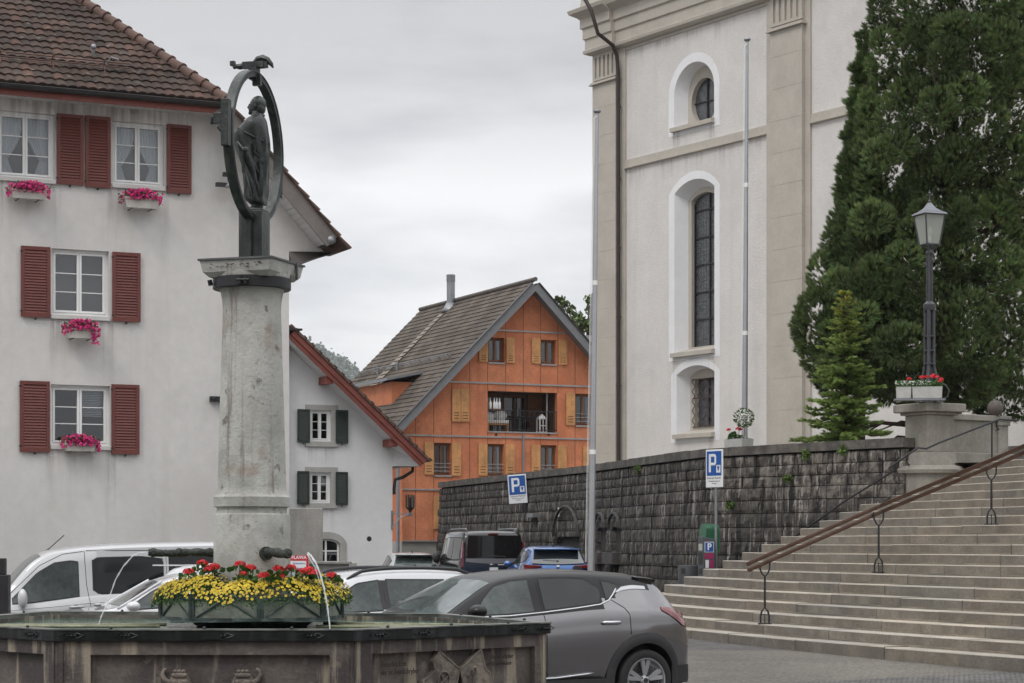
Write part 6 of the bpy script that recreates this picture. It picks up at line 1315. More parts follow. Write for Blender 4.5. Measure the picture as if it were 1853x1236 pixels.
def jetmb(pts, y0, y1, r0, r1):
    P = []
    for i, (px, py) in enumerate(pts): Y = lerp(y0, y1, i/(len(pts)-1)); q = at(px, py, Y); P.append(q)
    Q = [];  rs = []
    for i in range(len(P)-1):
        for k in range(5): t = k/5; p = P[i].lerp(P[i+1], t); Q.append(p); tt = (i+t)/(len(P)-1); rs.append(lerp(r0, r1, tt)*(1+.25*math.sin(tt*60)+.15*math.sin(tt*131)))
    m = MB(); m.tube(Q, rs, 7); return m
o = jetmb([(264, 1000), (252, 1001), (241, 1005), (223, 1025), (209, 1049), (201, 1072), (192, 1096), (183, 1116), (176, 1138)], FY-.16, FY-.35, .0065, .005).build('water_jet', jet, fount, smooth=True); o.location = fo
o = jetmb([(557, 1001), (563, 1006), (571, 1018), (580, 1040), (587, 1067), (592, 1094), (596, 1126), (598, 1147)], FY-.72, FY-.95, .010, .0055).build('water_jet', jet, fount, smooth=True); o.location = fo
o = jetmb([(556, 1003), (561, 1012), (570, 1026), (576, 1045), (581, 1062)], FY-.74, FY-.80, .005, .003).build('water_jet', jet, fount, smooth=True); o.location = fo
o = jetmb([(292, 1002), (296, 1018), (300, 1042)], FY+.5, FY+.6, .005, .004).build('water_jet', jet, fount, smooth=True); o.location = fo
# supporting bars over the water
m = MB(); zz = RIM-.03
for (x0, y0, x1, y1) in ((-.7, -.55, -2.4, -.35), (-.7, -.2, -2.4, -.1), (.6, -.55, 2.0, -.75), (.65, -.3, 2.1, -.45), (.6, .1, 1.9, 0)): m.tube([(x0, y0, zz), (x1, y1, zz-.01)], .013, 8)
m.build('support_bar', mat('limed_bar', (.20, .20, .13), .6, var=.3, vs=8), fount, smooth=True)
# ---------------------------------------------------------------- planter ring
fp = empty('flower_planter', (FX, FY, 1.22), 0, 'eight-sided metal framed planter of yellow and red flowers round the fountain column', 'planter')
angs = [R(-168+45*k) for k in range(8)]; RP = .78; cr = [(RP*math.cos(a), RP*math.sin(a)) for a in angs]; HP = .19
pan_m = mat('planter_panel', (.25, .265, .225), .8, var=.15, vs=6, bump=.3, dirt=[((.12, .13, .11), 4, .45, .65, .7)]); fr_m = mat('planter_frame', (.055, .075, .072), .55, metal=.4, var=.35, vs=10, bump=.3, dirt=[((.16, .20, .18), 9, .52, .62, .6)])
m = MB(); pm2 = MB()
for k in range(8):
    a, b = Vector((*cr[k], 0)), Vector((*cr[(k+1) % 8], 0)); d_ = (b-a).normalized(); nn = Vector((d_.y, -d_.x, 0)); L_ = (b-a).length; T = Matrix(((d_.x, -nn.x, 0, a.x), (d_.y, -nn.y, 0, a.y), (0, 0, 1, 0), (0, 0, 0, 1)))
    pm2.box(.02, L_-.02, .012, .03, .01, HP-.01, T)
    m.box(-.006, L_+.006, -.006, .02, -.004, .022, T); m.box(-.006, L_+.006, -.006, .02, HP-.02, HP+.006, T); m.box(-.012, .03, -.008, .022, 0, HP, T); m.box(L_-.03, L_+.012, -.0081, .0221, 0.001, HP-.001, T)
    for x0, x1 in ((.03, L_/2-.006), (L_-.03, L_/2+.006)):
        m.tube([(x0, .003, .02), (x1, .003, HP-.015)], .009, 6, T)
m.box(-.7, .7, -.7, .7, -.012, -.004, Matrix.Rotation(R(10), 4, 'Z')); m.lathe([(.3, -.2), (.55, -.012)], 8)
pm2.build('panel', pan_m, fp); m.build('frame', fr_m, fp)
def ring_pts(n, r0, r1, hfn):
    a = rng.uniform(0, 2*np.pi, n); r = np.sqrt(rng.uniform(r0*r0, r1*r1, n)); x, y = r*np.cos(a), r*np.sin(a); t = (r-r0)/(r1-r0)
    h = hfn(t)+.022*np.sin(a*5+1)+.018*np.sin(a*11); N_ = np.c_[np.cos(a)*(t*1.5-.2), np.sin(a)*(t*1.5-.2), .75*np.ones(n)]; return np.c_[x, y, h], N_
hf = lambda t: HP-.02+.165*np.sqrt(np.clip(1-t**3.2, 0, 1))-.03*t
n = 8500; P, D = ring_pts(n, .34, .845, hf); P[:, 2] -= rng.uniform(0, .07, n); v, f = leaf_template(.22, .1); scatter('leaves', mat('marigold_leaf', (.05, .10, .02), .6, var=.2, vs=6, bump=0, tint=True), fp, v, f, P, D+rng.normal(size=(n, 3))*.5, rng.uniform(.018, .03, n), tints=tints(n, .35, .15))
n = 3600; P, D = ring_pts(n, .36, .85, hf); P[:, 2] += rng.uniform(.0, .03, n)
v, f = petal_template(8, .12); bl = scatter('yellow_blossoms', yellow_fl, fp, v, f, P, D+rng.normal(size=(n, 3))*.25, rng.uniform(.0105, .0145, n), tints=tints(n, .15, .05)); tag(bl, kind='stuff')
v, f = disc_template(6); ce = scatter('blossom_centres', mat('blossom_centre', (.32, .15, .01), .7, bump=0), fp, v, f, P+D/np.linalg.norm(D, axis=1)[:, None]*.004, D, .0042); tag(ce, kind='stuff')
# overhanging fringe
n = 420; a = rng.uniform(0, 2*np.pi, n); P = np.c_[.81*np.cos(a), .81*np.sin(a), HP+.0-rng.uniform(0, .05, n)]; v, f = leaf_template(.2, .1); fringe_o = scatter('fringe', leaf_m, fp, v, f, P, np.c_[np.cos(a), np.sin(a), -.9*np.ones(n)], .03, tints=tints(n))
tag(fringe_o, kind='stuff')
GER = [(341, 1033, 17.75), (366, 1018, 17.9), (378, 1028, 17.8), (388, 1024, 17.85), (434, 1020, 17.7), (453, 1026, 17.65), (440, 1037, 17.6), (477, 1040, 17.55), (503, 1028, 17.65), (527, 1026, 17.8), (547, 1033, 17.85), (559, 1030, 17.9), (568, 1036, 17.8), (600, 1040, 18.2), (508, 1041, 17.6)]
glab = ['red geranium at the far left edge of the fountain planter', 'red geranium rising left of the fountain column', 'tall double-headed red geranium touching the left side of the column', 'red geranium with crowded heads against the column', 'single tall red geranium in front of the column', 'red geranium with drooping leaves right of the tall single one', 'small low red geranium bud in front of the column', 'low red geranium at the foot of the column', 'red geranium under the right spout', 'red geranium before the poster board', 'dark red geranium left of the right water jet', 'red geranium beside the right water jet', 'red geranium just behind the falling water', 'small red geranium at the far right edge of the planter', 'low red geranium under the spout cluster']
v5, f5 = petal_template(5); lv, lf_ = leaf_template(.55, .1)
for i, (px, py, Y) in enumerate(GER):
    q = at(px, py, Y); base = Vector((q.x, q.y, 1.52)); r_ = empty('geranium', base, 0, glab[i], 'geranium', 'red geraniums in the fountain planter'); hz = q.z-1.52; s = .05 if i not in (6, 14) else .032
    m = MB(); m.tube([(0, 0, -.06), (0, 0, hz)], .005, 5); m.build('stem', MATS['stem_green'], r_)
    P, D = blob_pts(46, (0, 0, hz), (s, s, s*.72)); P[:, 2] -= .01; scatter('blossoms', red_fl, r_, v5, f5, P, D, .016, tints=tints(46, .25, .05))
    n = 16; P, D = blob_pts(n, (0, 0, max(.0, hz-.06)), (.07, .07, .03)); scatter('leaves', leaf_m, r_, lv, lf_, P, D+np.array((0, 0, .3)), rng.uniform(.035, .055, n), tints=tints(n))
# ---------------------------------------------------------------- bronze statue
br_m = mat('statue_bronze', (.045, .050, .049), .42, metal=.5, var=.25, vs=5, bump=.3, bs=20, streak=.5, sc_=(.12, .14, .13), ss=9, stv=.25, lo=.52, hi=.66)
st = empty('bronze_statue', (FX+.02, FY, kz(474.5)), R(-13), 'dark bronze robed saint standing inside a tall ring on a square block', 'statue')
z0 = kz(474.5)
def sz(py): return kz(py)-z0
m = MB(); m.box(-.105, .105, -.105, .105, 0, sz(383)); m.box(-.04, .02, -.135, -.1, 0, sz(392)); m.box(-.10, .10, -.10, .10, sz(383), sz(380)); m.build('block', br_m, st, bevel=.008)
# local x ~ towards the right (image), y = ring plane direction (depth)
rc_z = sz(267); RR = 137/S_
m = MB(); n = 64
for i in range(n):
    t0, t1 = 2*math.pi*i/n, 2*math.pi*(i+1)/n; P = []
    for t in (t0, t1):
        for (dr, dx) in ((0, -.036), (0, .036), (-.056, .036), (-.056, -.036)): P.append((dx, (RR+dr)*math.cos(t), rc_z+(RR+dr)*math.sin(t)))
    m.add(P, [(j, (j+1) % 4, 4+(j+1) % 4, 4+j) for j in range(4)])
for sg in (-1, 1):   # raised edge fillets
    m.tube([(sg*.036, (RR-.01)*math.cos(t), rc_z+(RR-.01)*math.sin(t)) for t in np.linspace(0, 2*math.pi, 65)], .008, 6)
m.build('ring', br_m, st, smooth=40)
# symbols on the ring: eagle on top, winged figures left and right, a lower left animal
m = MB(); zt = rc_z+RR; m.box(-.035, .035, -.05, .05, zt-.07, zt+.045); m.box(-.012, .06, -.02, .02, zt-.12, zt-.02)
m.box(-.10, .09, -.03, .03, zt+.03, zt+.085); m.tube([(-.08, 0, zt+.06), (-.13, 0, zt+.05), (-.165, 0, zt+.055), (-.19, 0, zt+.04)], [.03, .026, .02, .012], 8); m.box(-.215, -.175, -.02, .02, zt+.06, zt+.10); m.tube([(-.17, 0, zt+.045), (-.19, 0, zt+.08)], .016, 6)
wg = [(0, .0, zt+.075), (.03, 0, zt+.105), (.075, 0, zt+.115), (.12, 0, zt+.095), (.155, 0, zt+.055), (.17, 0, zt+.025)]; m.tube(wg, [.02, .028, .03, .026, .018, .006], 8); m.box(.03, .12, -.02, .02, zt+.03, zt+.08); m.build('eagle', br_m, st, smooth=45)
m = MB(); yl = -RR; m.box(-.03, .035, yl-.08, yl-.0, sz(291), sz(209)); m.box(-.10, -.03, yl-.07, yl-.02, sz(252), sz(233)); m.tube([(-.1, yl-.045, sz(240)), (-.125, yl-.045, sz(252))], [.03, .012], 8); m.tube([(-.06, yl-.05, sz(256)), (-.03, yl-.05, sz(264))], .02, 6); m.build('winged_lion', br_m, st, bevel=.008)
m = MB(); m.box(-.02, .015, RR, RR+.05, sz(336), sz(269)); m.box(-.026, .02, RR+.0, RR+.03, sz(330), sz(318)); m.build('angel', br_m, st, bevel=.006)
m = MB(); yl2 = -RR*.70
m.tube([(.085, yl2, sz(293)), (.10, yl2+.02, sz(306)), (.13, yl2+.05, sz(325)), (.15, yl2+.08, sz(348))], [.03, .035, .03, .012], 8); m.sphere((.085, yl2, sz(290)), .03, 10, 8); m.tube([(.06, yl2, sz(300)), (.07, yl2, sz(330))], .014, 6); m.build('ox', br_m, st, smooth=50)
# the figure: one continuous lofted robe with neck and head (faces left = -x)
sec = [  # y px, left px, right px, lateral half width
 (377, 452, 472, .045), (370, 453, 472, .045), (368.5, 446, 477, .085), (366, 442, 478, .11), (358, 441.5, 477.5, .115), (340, 442, 478.5, .118), (320, 441, 479, .12), (300, 438, 479.5, .125), (282, 434, 480, .13), (268, 429, 480, .135), (256, 424.5, 480, .142), (247, 423, 480, .148), (240, 426, 479.5, .15), (232, 435, 478.5, .15), (224, 442.5, 477, .145), (216, 448, 475.5, .12), (211.5, 453, 473.5, .07), (209, 454.5, 473, .062), (206.5, 454, 472, .055)]
prof = sorted(sec, key=lambda s: -s[0]); nseg = 44; P = []
zs_a = [sz(s[0]) for s in prof]; L_a = [(s[1]-457.5)/S_/.906 for s in prof]; R_a = [(s[2]-457.5)/S_/.906 for s in prof]; W_a = [s[3] for s in prof]
for z in np.concatenate([np.linspace(zs_a[0], zs_a[2], 4)[:-1], np.linspace(zs_a[2], zs_a[-1], 60)]):
    l_ = np.interp(z, zs_a, L_a); r_ = np.interp(z, zs_a, R_a); wv = np.interp(z, zs_a, W_a); c = (l_+r_)/2; hx = (r_-l_)/2; t = (z-zs_a[2])/(zs_a[-1]-zs_a[2]); row = []
    fold = .012*max(0, min(1, (.82-t)*4))*max(0, min(1, (t+.0)*12))
    for j in range(nseg):
        a = 2*math.pi*j/nseg; x, y = math.cos(a), math.sin(a); e = .82; x = math.copysign(abs(x)**e, x); y = math.copysign(abs(y)**e, y)
        k = 1+fold*(1.9*math.sin(a*9+t*5)+1.1*math.sin(a*17-t*9))/.1*.5
        row.append((c+hx*x*(k if x > -.8 else 1), wv*y*k, z-(.05*max(0, -x*.0)) + (-.018*x if t < .02 and t > -.01 else 0)))
    P.append(row)
m = MB(); nr = len(P); m.add([p for r in P for p in r], [(i*nseg+j, i*nseg+(j+1) % nseg, (i+1)*nseg+(j+1) % nseg, (i+1)*nseg+j) for i in range(nr-1) for j in range(nseg)]+[tuple(range(nseg))[::-1], tuple(range((nr-1)*nseg, nr*nseg))])
def gx(px): return (px-457.5)/S_/.906
# diagonal cloak folds
for sy in (-1, 1):
    for pts, r in (([(425, 250), (438, 262), (452, 280), (464, 300), (473, 318)], .016), ([(426, 240), (440, 236), (455, 247), (470, 256), (479, 260)], .012), ([(427, 256), (437, 280), (446, 305), (456, 335), (462, 362)], .013), ([(470, 262), (466, 280), (474, 290), (478, 300)], .010), ([(450, 285), (458, 310), (470, 335), (473, 360)], .009)):
        q = []
        for (a, b) in pts:
            z = sz(b); l_ = np.interp(z, zs_a, L_a); r_ = np.interp(z, zs_a, R_a); wv = np.interp(z, zs_a, W_a); c = (l_+r_)/2; hx = (r_-l_)/2; xx = max(-.98, min(.98, (gx(a)-c)/hx)); q.append((gx(a), sy*wv*(1-abs(xx)**2.4)**(1/2.4)*1.0, z))
        m.tube(q, [r*.6]+[r]*(len(q)-2)+[r*.5], 7)
m.tube([(gx(440), -.10, sz(238)), (gx(428), -.06, sz(247)), (gx(425), 0, sz(251)), (gx(428), .06, sz(247)), (gx(440), .10, sz(238))], .02, 8)
body = m.build('robed_body', br_m, st, smooth=60)
m = MB(); hc = (gx(461.5), 0, sz(192.5)); m.sphere(hc, .067, 20, 16, (.93, .84, 1.14)); m.sphere((gx(455), 0, sz(198)), .045, 14, 10, (.85, .8, 1.1)); m.tube([(gx(462), 0, sz(213)), (gx(462), 0, sz(202))], .048, 12)
m.tube([(gx(449.5), 0, sz(190)), (gx(447.2), 0, sz(194)), (gx(448.5), 0, sz(195.5))], [.008, .012, .01], 7); m.sphere((gx(449.5), 0, sz(199)), .012, 8, 6, (.7, 1.6, .5)); m.sphere((gx(450.5), 0, sz(204)), .018, 8, 6)
for sy in (-1, 1): m.sphere((gx(451), sy*.024, sz(190.5)), .010, 8, 6); m.sphere((gx(463), sy*.058, sz(194)), .016, 8, 6, (.8, .5, 1.3))
hd = m.build('head', br_m, st, smooth=True)
m = MB(); m.sphere((gx(464.5), 0, sz(189)), .072, 18, 14, (.95, .86, 1.0)); m.sphere((gx(469), 0, sz(196)), .055, 12, 10, (.7, 1.05, 1.1))
m.build('hair', br_m, st, smooth=True)
m = MB(); m.tube([(gx(455), 0, sz(214)), (gx(464), -.075, sz(212)), (gx(474), 0, sz(210)), (gx(464), .075, sz(212)), (gx(455), 0, sz(214))], .011, 7); m.build('collar', br_m, st, smooth=True)
m = MB()
for sy in (-.04, .04): m.sphere((gx(459), sy, sz(379)), .035, 12, 8, (1.5, .8, .6))
m.build('feet', br_m, st, smooth=True)
# dark iron post and the corner of a red car bonnet at the left edge come with the vehicles
# ---------------------------------------------------------------- vehicles
def cs(pts):
    xs = np.array([p[0] for p in pts], float); ys = np.array([p[1] for p in pts], float)
    m = np.gradient(ys, xs)
    d = np.diff(ys)/np.diff(xs)
    for i in range(len(xs)):   # keep it monotone
        nb = [d[i-1]] if i else []; nb += [d[i]] if i < len(d) else []
        if len(nb) == 2 and nb[0]*nb[1] <= 0: m[i] = 0
        else:
            lim = 3*min(abs(v) for v in nb); m[i] = max(-lim, min(lim, m[i]))
    def f(x):
        x = min(max(x, xs[0]), xs[-1]); i = min(max(np.searchsorted(xs, x)-1, 0), len(xs)-2); h = xs[i+1]-xs[i]; t = (x-xs[i])/h
        return float((2*t**3-3*t**2+1)*ys[i]+(t**3-2*t**2+t)*h*m[i]+(-2*t**3+3*t**2)*ys[i+1]+(t**3-t**2)*h*m[i+1])
    return f
def carpaint(name, c, metal=.0, rough=.28, coat=1.0): return mat(name, c, rough, metal=metal, var=.0, bump=0, coat=coat, spec=.5)
tyre_m = mat('tyre_rubber', (.018, .018, .018), .8, var=.1, bump=.2, bs=60); plastic = mat('black_plastic', (.025, .025, .027), .55, var=.08, bump=.05, bs=90); chrome = mat('satin_chrome', (.55, .56, .58), .22, metal=.9, var=0, bump=0); alloy = mat('alloy_wheel', (.50, .51, .53), .3, metal=.75, var=.03, bump=0)
lamp_red = mat('tail_lamp_red', (.16, .008, .012), .12, var=.1, bump=0, coat=1); lamp_clear = mat('lamp_clear', (.45, .46, .48), .1, metal=.3, var=0, bump=0); seam_m = mat('seam_dark', (.012, .012, .014), .7, var=0, bump=0)
car_glass = mat('car_glass_dark', (.012, .014, .015), .04, var=0, bump=0, spec=.5); car_glass_l = mat('car_glass_light', (.028, .038, .037), .04, var=.5, vs=1.6, bump=0, spec=.6)
class Car:
    def __init__(s, name, label, pos, rz, P, paint, roof=None, cat='car', group=None, pitch=0):
        s.P = P; s.root = empty(name, pos, rz, label, cat, group); s.root.rotation_euler = (0, pitch, rz)
        s.L = P['L']; s.top = cs(P['top']); s.belt = cs(P['belt']); s.w = cs(P['w']); s.wr = cs(P['wr']); s.zb = cs(P['zb']); s.paint = paint; s.roofm = roof or paint
        s.body()
    def half(s, x):
        t, b, w_, wr, zb = s.top(x), s.belt(x), s.w(x), s.wr(x), s.zb(x); b = min(b, t-.02); k = max(.12, min(1, (t-b)/.38)); wr = lerp(w_*.90, wr, k) if k < 1 else wr; wr = min(wr, w_*.96)
        zm = zb+(b-zb)*.52
        e = (t-.075*k-b)
        return [(0, zb), (.6*w_, zb), (.86*w_, zb+.01), (.925*w_, zb+.07), (.958*w_, lerp(zb, zm, .6)), (.985*w_, lerp(zm, b, .05)), (w_, lerp(zm, b, .48)), (.978*w_, b-.07), (.94*w_, b), (lerp(.93*w_, wr, .35), b+e*.35), (lerp(.93*w_, wr, .72), b+e*.72), (wr, b+e), (wr-.035*k-.005, t-.035*k), (wr-.12*k-.01, t-.012*k), (.55*wr, t+.004*k), (0, t+.014*k)]
    def side(s, x, z):
        h = s.half(x)[4:13]; ys = [a for a, b in h]; zs = [b for a, b in h]; return float(np.interp(z, zs, ys))
    def topz(s, x, y):
        h = s.half(x)[11:]; h = h[::-1]; return float(np.interp(abs(y), [a for a, b in h], [b for a, b in h]))
    def body(s):
        xs = np.unique(np.concatenate([np.linspace(0, .5, 14), np.linspace(.5, s.L-.5, 52), np.linspace(s.L-.5, s.L, 14)])); rows = []
        for x in xs:
            h = s.half(x); rows.append([(x, y, z) for y, z in h]+[(x, -y, z) for y, z in h[-2:0:-1]])
        n = len(rows[0]); m = MB(); m.add([p for r in rows for p in r], [(i*n+j, i*n+(j+1) % n, (i+1)*n+(j+1) % n, (i+1)*n+j) for i in range(len(rows)-1) for j in range(n)]+[tuple(range(n))[::-1], tuple(range((len(rows)-1)*n, len(rows)*n))])
        o = m.build('body', s.paint, s.root, smooth=40)
        # cut the wheel arches
        c = MB()
        for ax in s.P['axles']:
            for sg in (-1, 1): c.tube([(ax, sg*(s.w(ax)-.32), s.P['wr_']), (ax, sg*(s.w(ax)+.3), s.P['wr_'])], s.P['wr_']+.075, 32)
        cut = c.build('cutter', s.paint, s.root); md = o.modifiers.new('b', 'BOOLEAN'); md.object = cut; md.operation = 'DIFFERENCE'; md.solver = 'EXACT'
        dg = bpy.context.evaluated_depsgraph_get(); dg.update(); me = bpy.data.meshes.new_from_object(o.evaluated_get(dg)); o.modifiers.clear()
        if len(me.polygons) > 100: o.data = me; me.name = 'body'
        bpy.data.objects.remove(cut)
        # split the cabin above the belt from the lower body, and darken the wheel wells
        bm = bmesh.new(); bm.from_mesh(o.data); cab = []
        for f in bm.faces:
            q = f.calc_center_median()
            if q.z > (s.P['cabline'](q.x) if 'cabline' in s.P else s.belt(q.x)+.012) and s.P['cab'][0] < q.x < s.P['cab'][1]: cab.append(f)
        bm2 = bm.copy(); keep = {f.index for f in cab}; bm2.faces.ensure_lookup_table(); bm.faces.ensure_lookup_table(); idx = [f.index for f in bm.faces]
        bmesh.ops.delete(bm2, geom=[bm2.faces[i] for i in range(len(bm2.faces)) if i not in keep], context='FACES'); bmesh.ops.delete(bm, geom=cab, context='FACES')
        o.data.materials.clear(); o.data.materials.append(s.paint); o.data.materials.append(plastic)
        for f in bm.faces:
            q = f.calc_center_median(); f.material_index = 0; f.smooth = True
            for ax in s.P['axles']:
                r_ = math.hypot(q.x-ax, q.z-s.P['wr_'])
                if r_ < s.P['wr_']+.078 and abs(q.y) < s.side(q.x, max(q.z, .3))-.004: f.material_index = 1
            if q.z < s.zb(q.x)+.05: f.material_index = 1
        bm.to_mesh(o.data); me2 = bpy.data.meshes.new('cabin'); bm2.to_mesh(me2); bm.free(); bm2.free(); me2.materials.clear(); me2.materials.append(s.roofm)
        q = bpy.data.objects.new('cabin', me2); col.objects.link(q); q.parent = s.root; s.bodyo, s.cab = o, q
        for me_ in (o.data, me2):
            try: me_.set_sharp_from_angle(angle=R(38))
            except Exception: pass
        for ax in s.P['axles']:
            for sg in (-1, 1): s.wheel(ax, sg)
    def wheel(s, ax, sg):
        r = s.P['wr_']; y = s.w(ax)-.012; w0 = empty('wheel', (ax, sg*y, r), parent=s.root); w0.rotation_euler = (0, 0, 0 if sg > 0 else R(180)); M_ = Matrix.Rotation(R(-90), 4, 'X')  # z -> +y
        rr = r*.715
        m = MB(); m.lathe([(rr, -.2), (r*.94, -.2), (r, -.16), (r, -.045), (r*.975, -.015), (r*.93, -.002), (rr+.02, 0), (rr, -.01), (rr-.005, -.05)], 40, M_); m.build('tyre', tyre_m, w0, smooth=40)
        m = MB(); m.lathe([(.02, -.12), (rr-.03, -.10), (rr-.012, -.04), (rr+.004, -.008), (rr+.002, -.002), (rr-.012, -.006), (rr-.02, -.05)], 40, M_)
        m.lathe([(.06, -.06), (.055, -.03), (.035, -.022), (.0, -.02)], 16, M_)
        k = s.P.get('spokes', 5)
        for i in range(k):
            a = 2*math.pi*i/k+math.pi/2
            for da in (-.17, .17):
                p0 = (.045*math.cos(a), -.035, .045*math.sin(a)); p1 = ((rr-.02)*math.cos(a+da), -.018, (rr-.02)*math.sin(a+da)); d_ = Vector(p1)-Vector(p0); n_ = Vector((-d_.z, 0, d_.x)).normalized(); a0, a1 = .020, .024
                vs = [Vector(p0)+n_*a0, Vector(p0)-n_*a0, Vector(p1)-n_*a1, Vector(p1)+n_*a1]; m.add([tuple(v) for v in vs]+[(v.x*.98, v.y-.035, v.z*.98) for v in vs], [(0, 1, 2, 3), (0, 3, 7, 4), (1, 2, 6, 5), (0, 1, 5, 4)])
        m.build('rim', alloy, w0, smooth=35)
        m = MB()
        for i in range(5): a = 2*math.pi*i/5+.6; m.tube([(.05*math.cos(a), -.05, .05*math.sin(a)), (.05*math.cos(a), -.024, .05*math.sin(a))], .010, 6)
        m.tube([(0, -.03, 0), (0, -.012, 0)], .028, 12); m.build('hub_cap', plastic, w0)
    def strip(s, name, m_, xs, lo, hi, off=.005, nz=5, sides=(1, -1), smooth=True, parent=None):
        for sg in sides:
            m = MB(); P = []
            for x in xs:
                a, b = lo(x), hi(x); P.append([(x, sg*(s.side(x, lerp(a, b, j/nz))+off), lerp(a, b, j/nz)) for j in range(nz+1)])
            m.grid(P); 
            k = len(P); rim = P[0]+[r[-1] for r in P[1:]]+P[-1][-2::-1]+[r[0] for r in P[-2:0:-1]]; n = len(rim); m.add(rim+[(p[0], p[1]-sg*(off+.006), p[2]) for p in rim], [(i, (i+1) % n, n+(i+1) % n, n+i) for i in range(n)])
            o_ = m.build(name, m_, parent or s.root, smooth=30)
        return o_
    def window(s, pts_lo, pts_hi, m_=None, name='window', trim=True):
        xs = np.unique(np.concatenate([np.linspace(max(pts_lo[0][0], pts_hi[0][0]), min(pts_lo[-1][0], pts_hi[-1][0]), 18)])); flo = lambda x: float(np.interp(x, [p[0] for p in pts_lo], [p[1] for p in pts_lo])); fhi = lambda x: float(np.interp(x, [p[0] for p in pts_hi], [p[1] for p in pts_hi]))
        if trim:
            x2 = np.concatenate([[xs[0]-.015], xs, [xs[-1]+.015]]); o = s.strip('window_seal', seam_m, x2, lambda x: flo(x)-.018, lambda x: fhi(x)+.018, off=.003)
        return s.strip(name, m_ or car_glass, xs, flo, fhi, off=.006)
    def seam(s, pts, name='door_seam', r=.005, m_=None, sides=(1, -1), off=.0):
        for sg in sides:
            m = MB(); P = []
            for (a, b), (c, d_) in zip(pts[:-1], pts[1:]):
                for k in range(6): t = k/6; x, z = lerp(a, c, t), lerp(b, d_, t); P.append((x, sg*(s.side(x, z)+off), z))
            a, b = pts[-1]; P.append((a, sg*(s.side(a, b)+off), b)); m.tube(P, r, 5); o_ = m.build(name, m_ or seam_m, s.root, smooth=True)
        return o_
    def across(s, name, m_, x0, x1, inset, off=.006, n=12, f=None, ny=10):
        m = MB(); P = []
        for i in range(n+1):
            x = lerp(x0, x1, i/n); h = s.half(x); yr = h[12][0]-inset; P.append([(x, lerp(-yr, yr, j/ny), s.topz(x, lerp(-yr, yr, j/ny))+off) for j in range(ny+1)])
        m.grid(P); return m.build(name, m_, s.root, smooth=True)
    def mirror(s, x, z, sz_=(.11, .10, .075), m_=None):
        for sg in (1, -1):
            y = s.side(x, z); m = MB(); m.sphere((0, 0, 0), 1, 16, 10, (sz_[0], sz_[1], sz_[2])); o = m.build('wing_mirror', m_ or s.paint, s.root, smooth=True); o.location = (x+.02, sg*(y+.13), z); m = MB(); m.tube([(0, -sg*.04, -.03), (.0, -sg*.13, -.06)], .025, 8); m.build('mirror_arm', plastic, o, smooth=True)
    def handle(s, x0, x1, z, m_=None):
        for sg in (1, -1):
            m = MB(); y0, y1 = s.side(x0, z), s.side(x1, z); m.tube([(x0, sg*(y0+.005), z), (x0+.03, sg*(y0+.03), z), (x1-.03, sg*(y1+.03), z), (x1, sg*(y1+.005), z)], [.010, .021, .021, .010], 8); o = m.build('door_handle', m_ or chrome, s.root, smooth=True)
            m = MB(); m.sphere(((x0+x1)/2, sg*(s.side((x0+x1)/2, z)-.012), z-.0), .05, 14, 8, (1.3, .35, .7)); m.build('handle_recess', plastic, o, smooth=True)
    def fake_top(s): pass
# ---- dark grey crossover beside the fountain
grey_p = carpaint('grey_metallic_paint', (.215, .21, .218), metal=.8, rough=.22); black_p = mat('black_roof_paint', (.006, .006, .007), .3, var=0, bump=0, spec=.3, coat=.12)
CAP = dict(cabline=lambda x: float(np.interp(x, [0, .6, 1.0, 1.12, 1.3, 1.6, 2.0, 2.5, 2.9, 3.3], [1.375, 1.375, 1.345, 1.26, 1.19, 1.155, 1.118, 1.088, 1.07, 1.07])), L=4.22, wr_=.345, axles=(.74, 3.38), cab=(.22, 3.3), top=[(0, .62), (.03, .86), (.07, .98), (.16, 1.08), (.26, 1.17), (.36, 1.32), (.44, 1.44), (.6, 1.495), (1.0, 1.54), (1.6, 1.563), (2.1, 1.545), (2.5, 1.475), (2.9, 1.27), (3.25, 1.075), (3.6, 1.02), (3.9, .94), (4.1, .83), (4.18, .70), (4.22, .55)],
    belt=[(0, .55), (.05, .84), (.2, 1.03), (.5, 1.12), (1.2, 1.14), (2.0, 1.09), (2.8, 1.03), (3.3, .98), (3.9, .85), (4.15, .68), (4.22, .5)], w=[(0, .60), (.06, .70), (.15, .765), (.3, .82), (.5, .862), (.74, .890), (1.2, .885), (2, .88), (2.8, .885), (3.4, .89), (3.8, .85), (4.05, .76), (4.17, .64), (4.22, .5)],
    wr=[(0, .5), (.3, .55), (.6, .60), (1.5, .635), (2.4, .63), (3.2, .66), (4.2, .5)], zb=[(0, .34), (.1, .27), (.5, .22), (3.7, .2), (4.1, .24), (4.22, .32)], spokes=5)
c1 = Car('parked_car', 'dark grey crossover car with black roof parked between the fountain and the stairs', (1.691, 24.64, 0), R(210), CAP, grey_p, black_p)
c1.window([(2.14, 1.128), (2.5, 1.108), (2.82, 1.10)], [(2.14, 1.462), (2.35, 1.445), (2.55, 1.39), (2.72, 1.25), (2.82, 1.125)], car_glass_l, 'front_side_window')
c1.window([(1.265, 1.30), (1.30, 1.215), (1.6, 1.18), (2.0, 1.145)], [(1.265, 1.36), (1.43, 1.465), (1.7, 1.478), (2.0, 1.470)], name='rear_side_window')
c1.window([(.97, 1.375), (1.13, 1.27), (1.20, 1.25)], [(.97, 1.39), (1.12, 1.428), (1.32-.12, 1.440)], name='quarter_window')
c1.seam([(2.86, 1.075), (2.45, 1.083), (2.02, 1.115), (1.6, 1.155), (1.3, 1.19), (1.17, 1.235), (1.09, 1.30), (1.03, 1.36)], 'chrome_trim', .011, chrome)
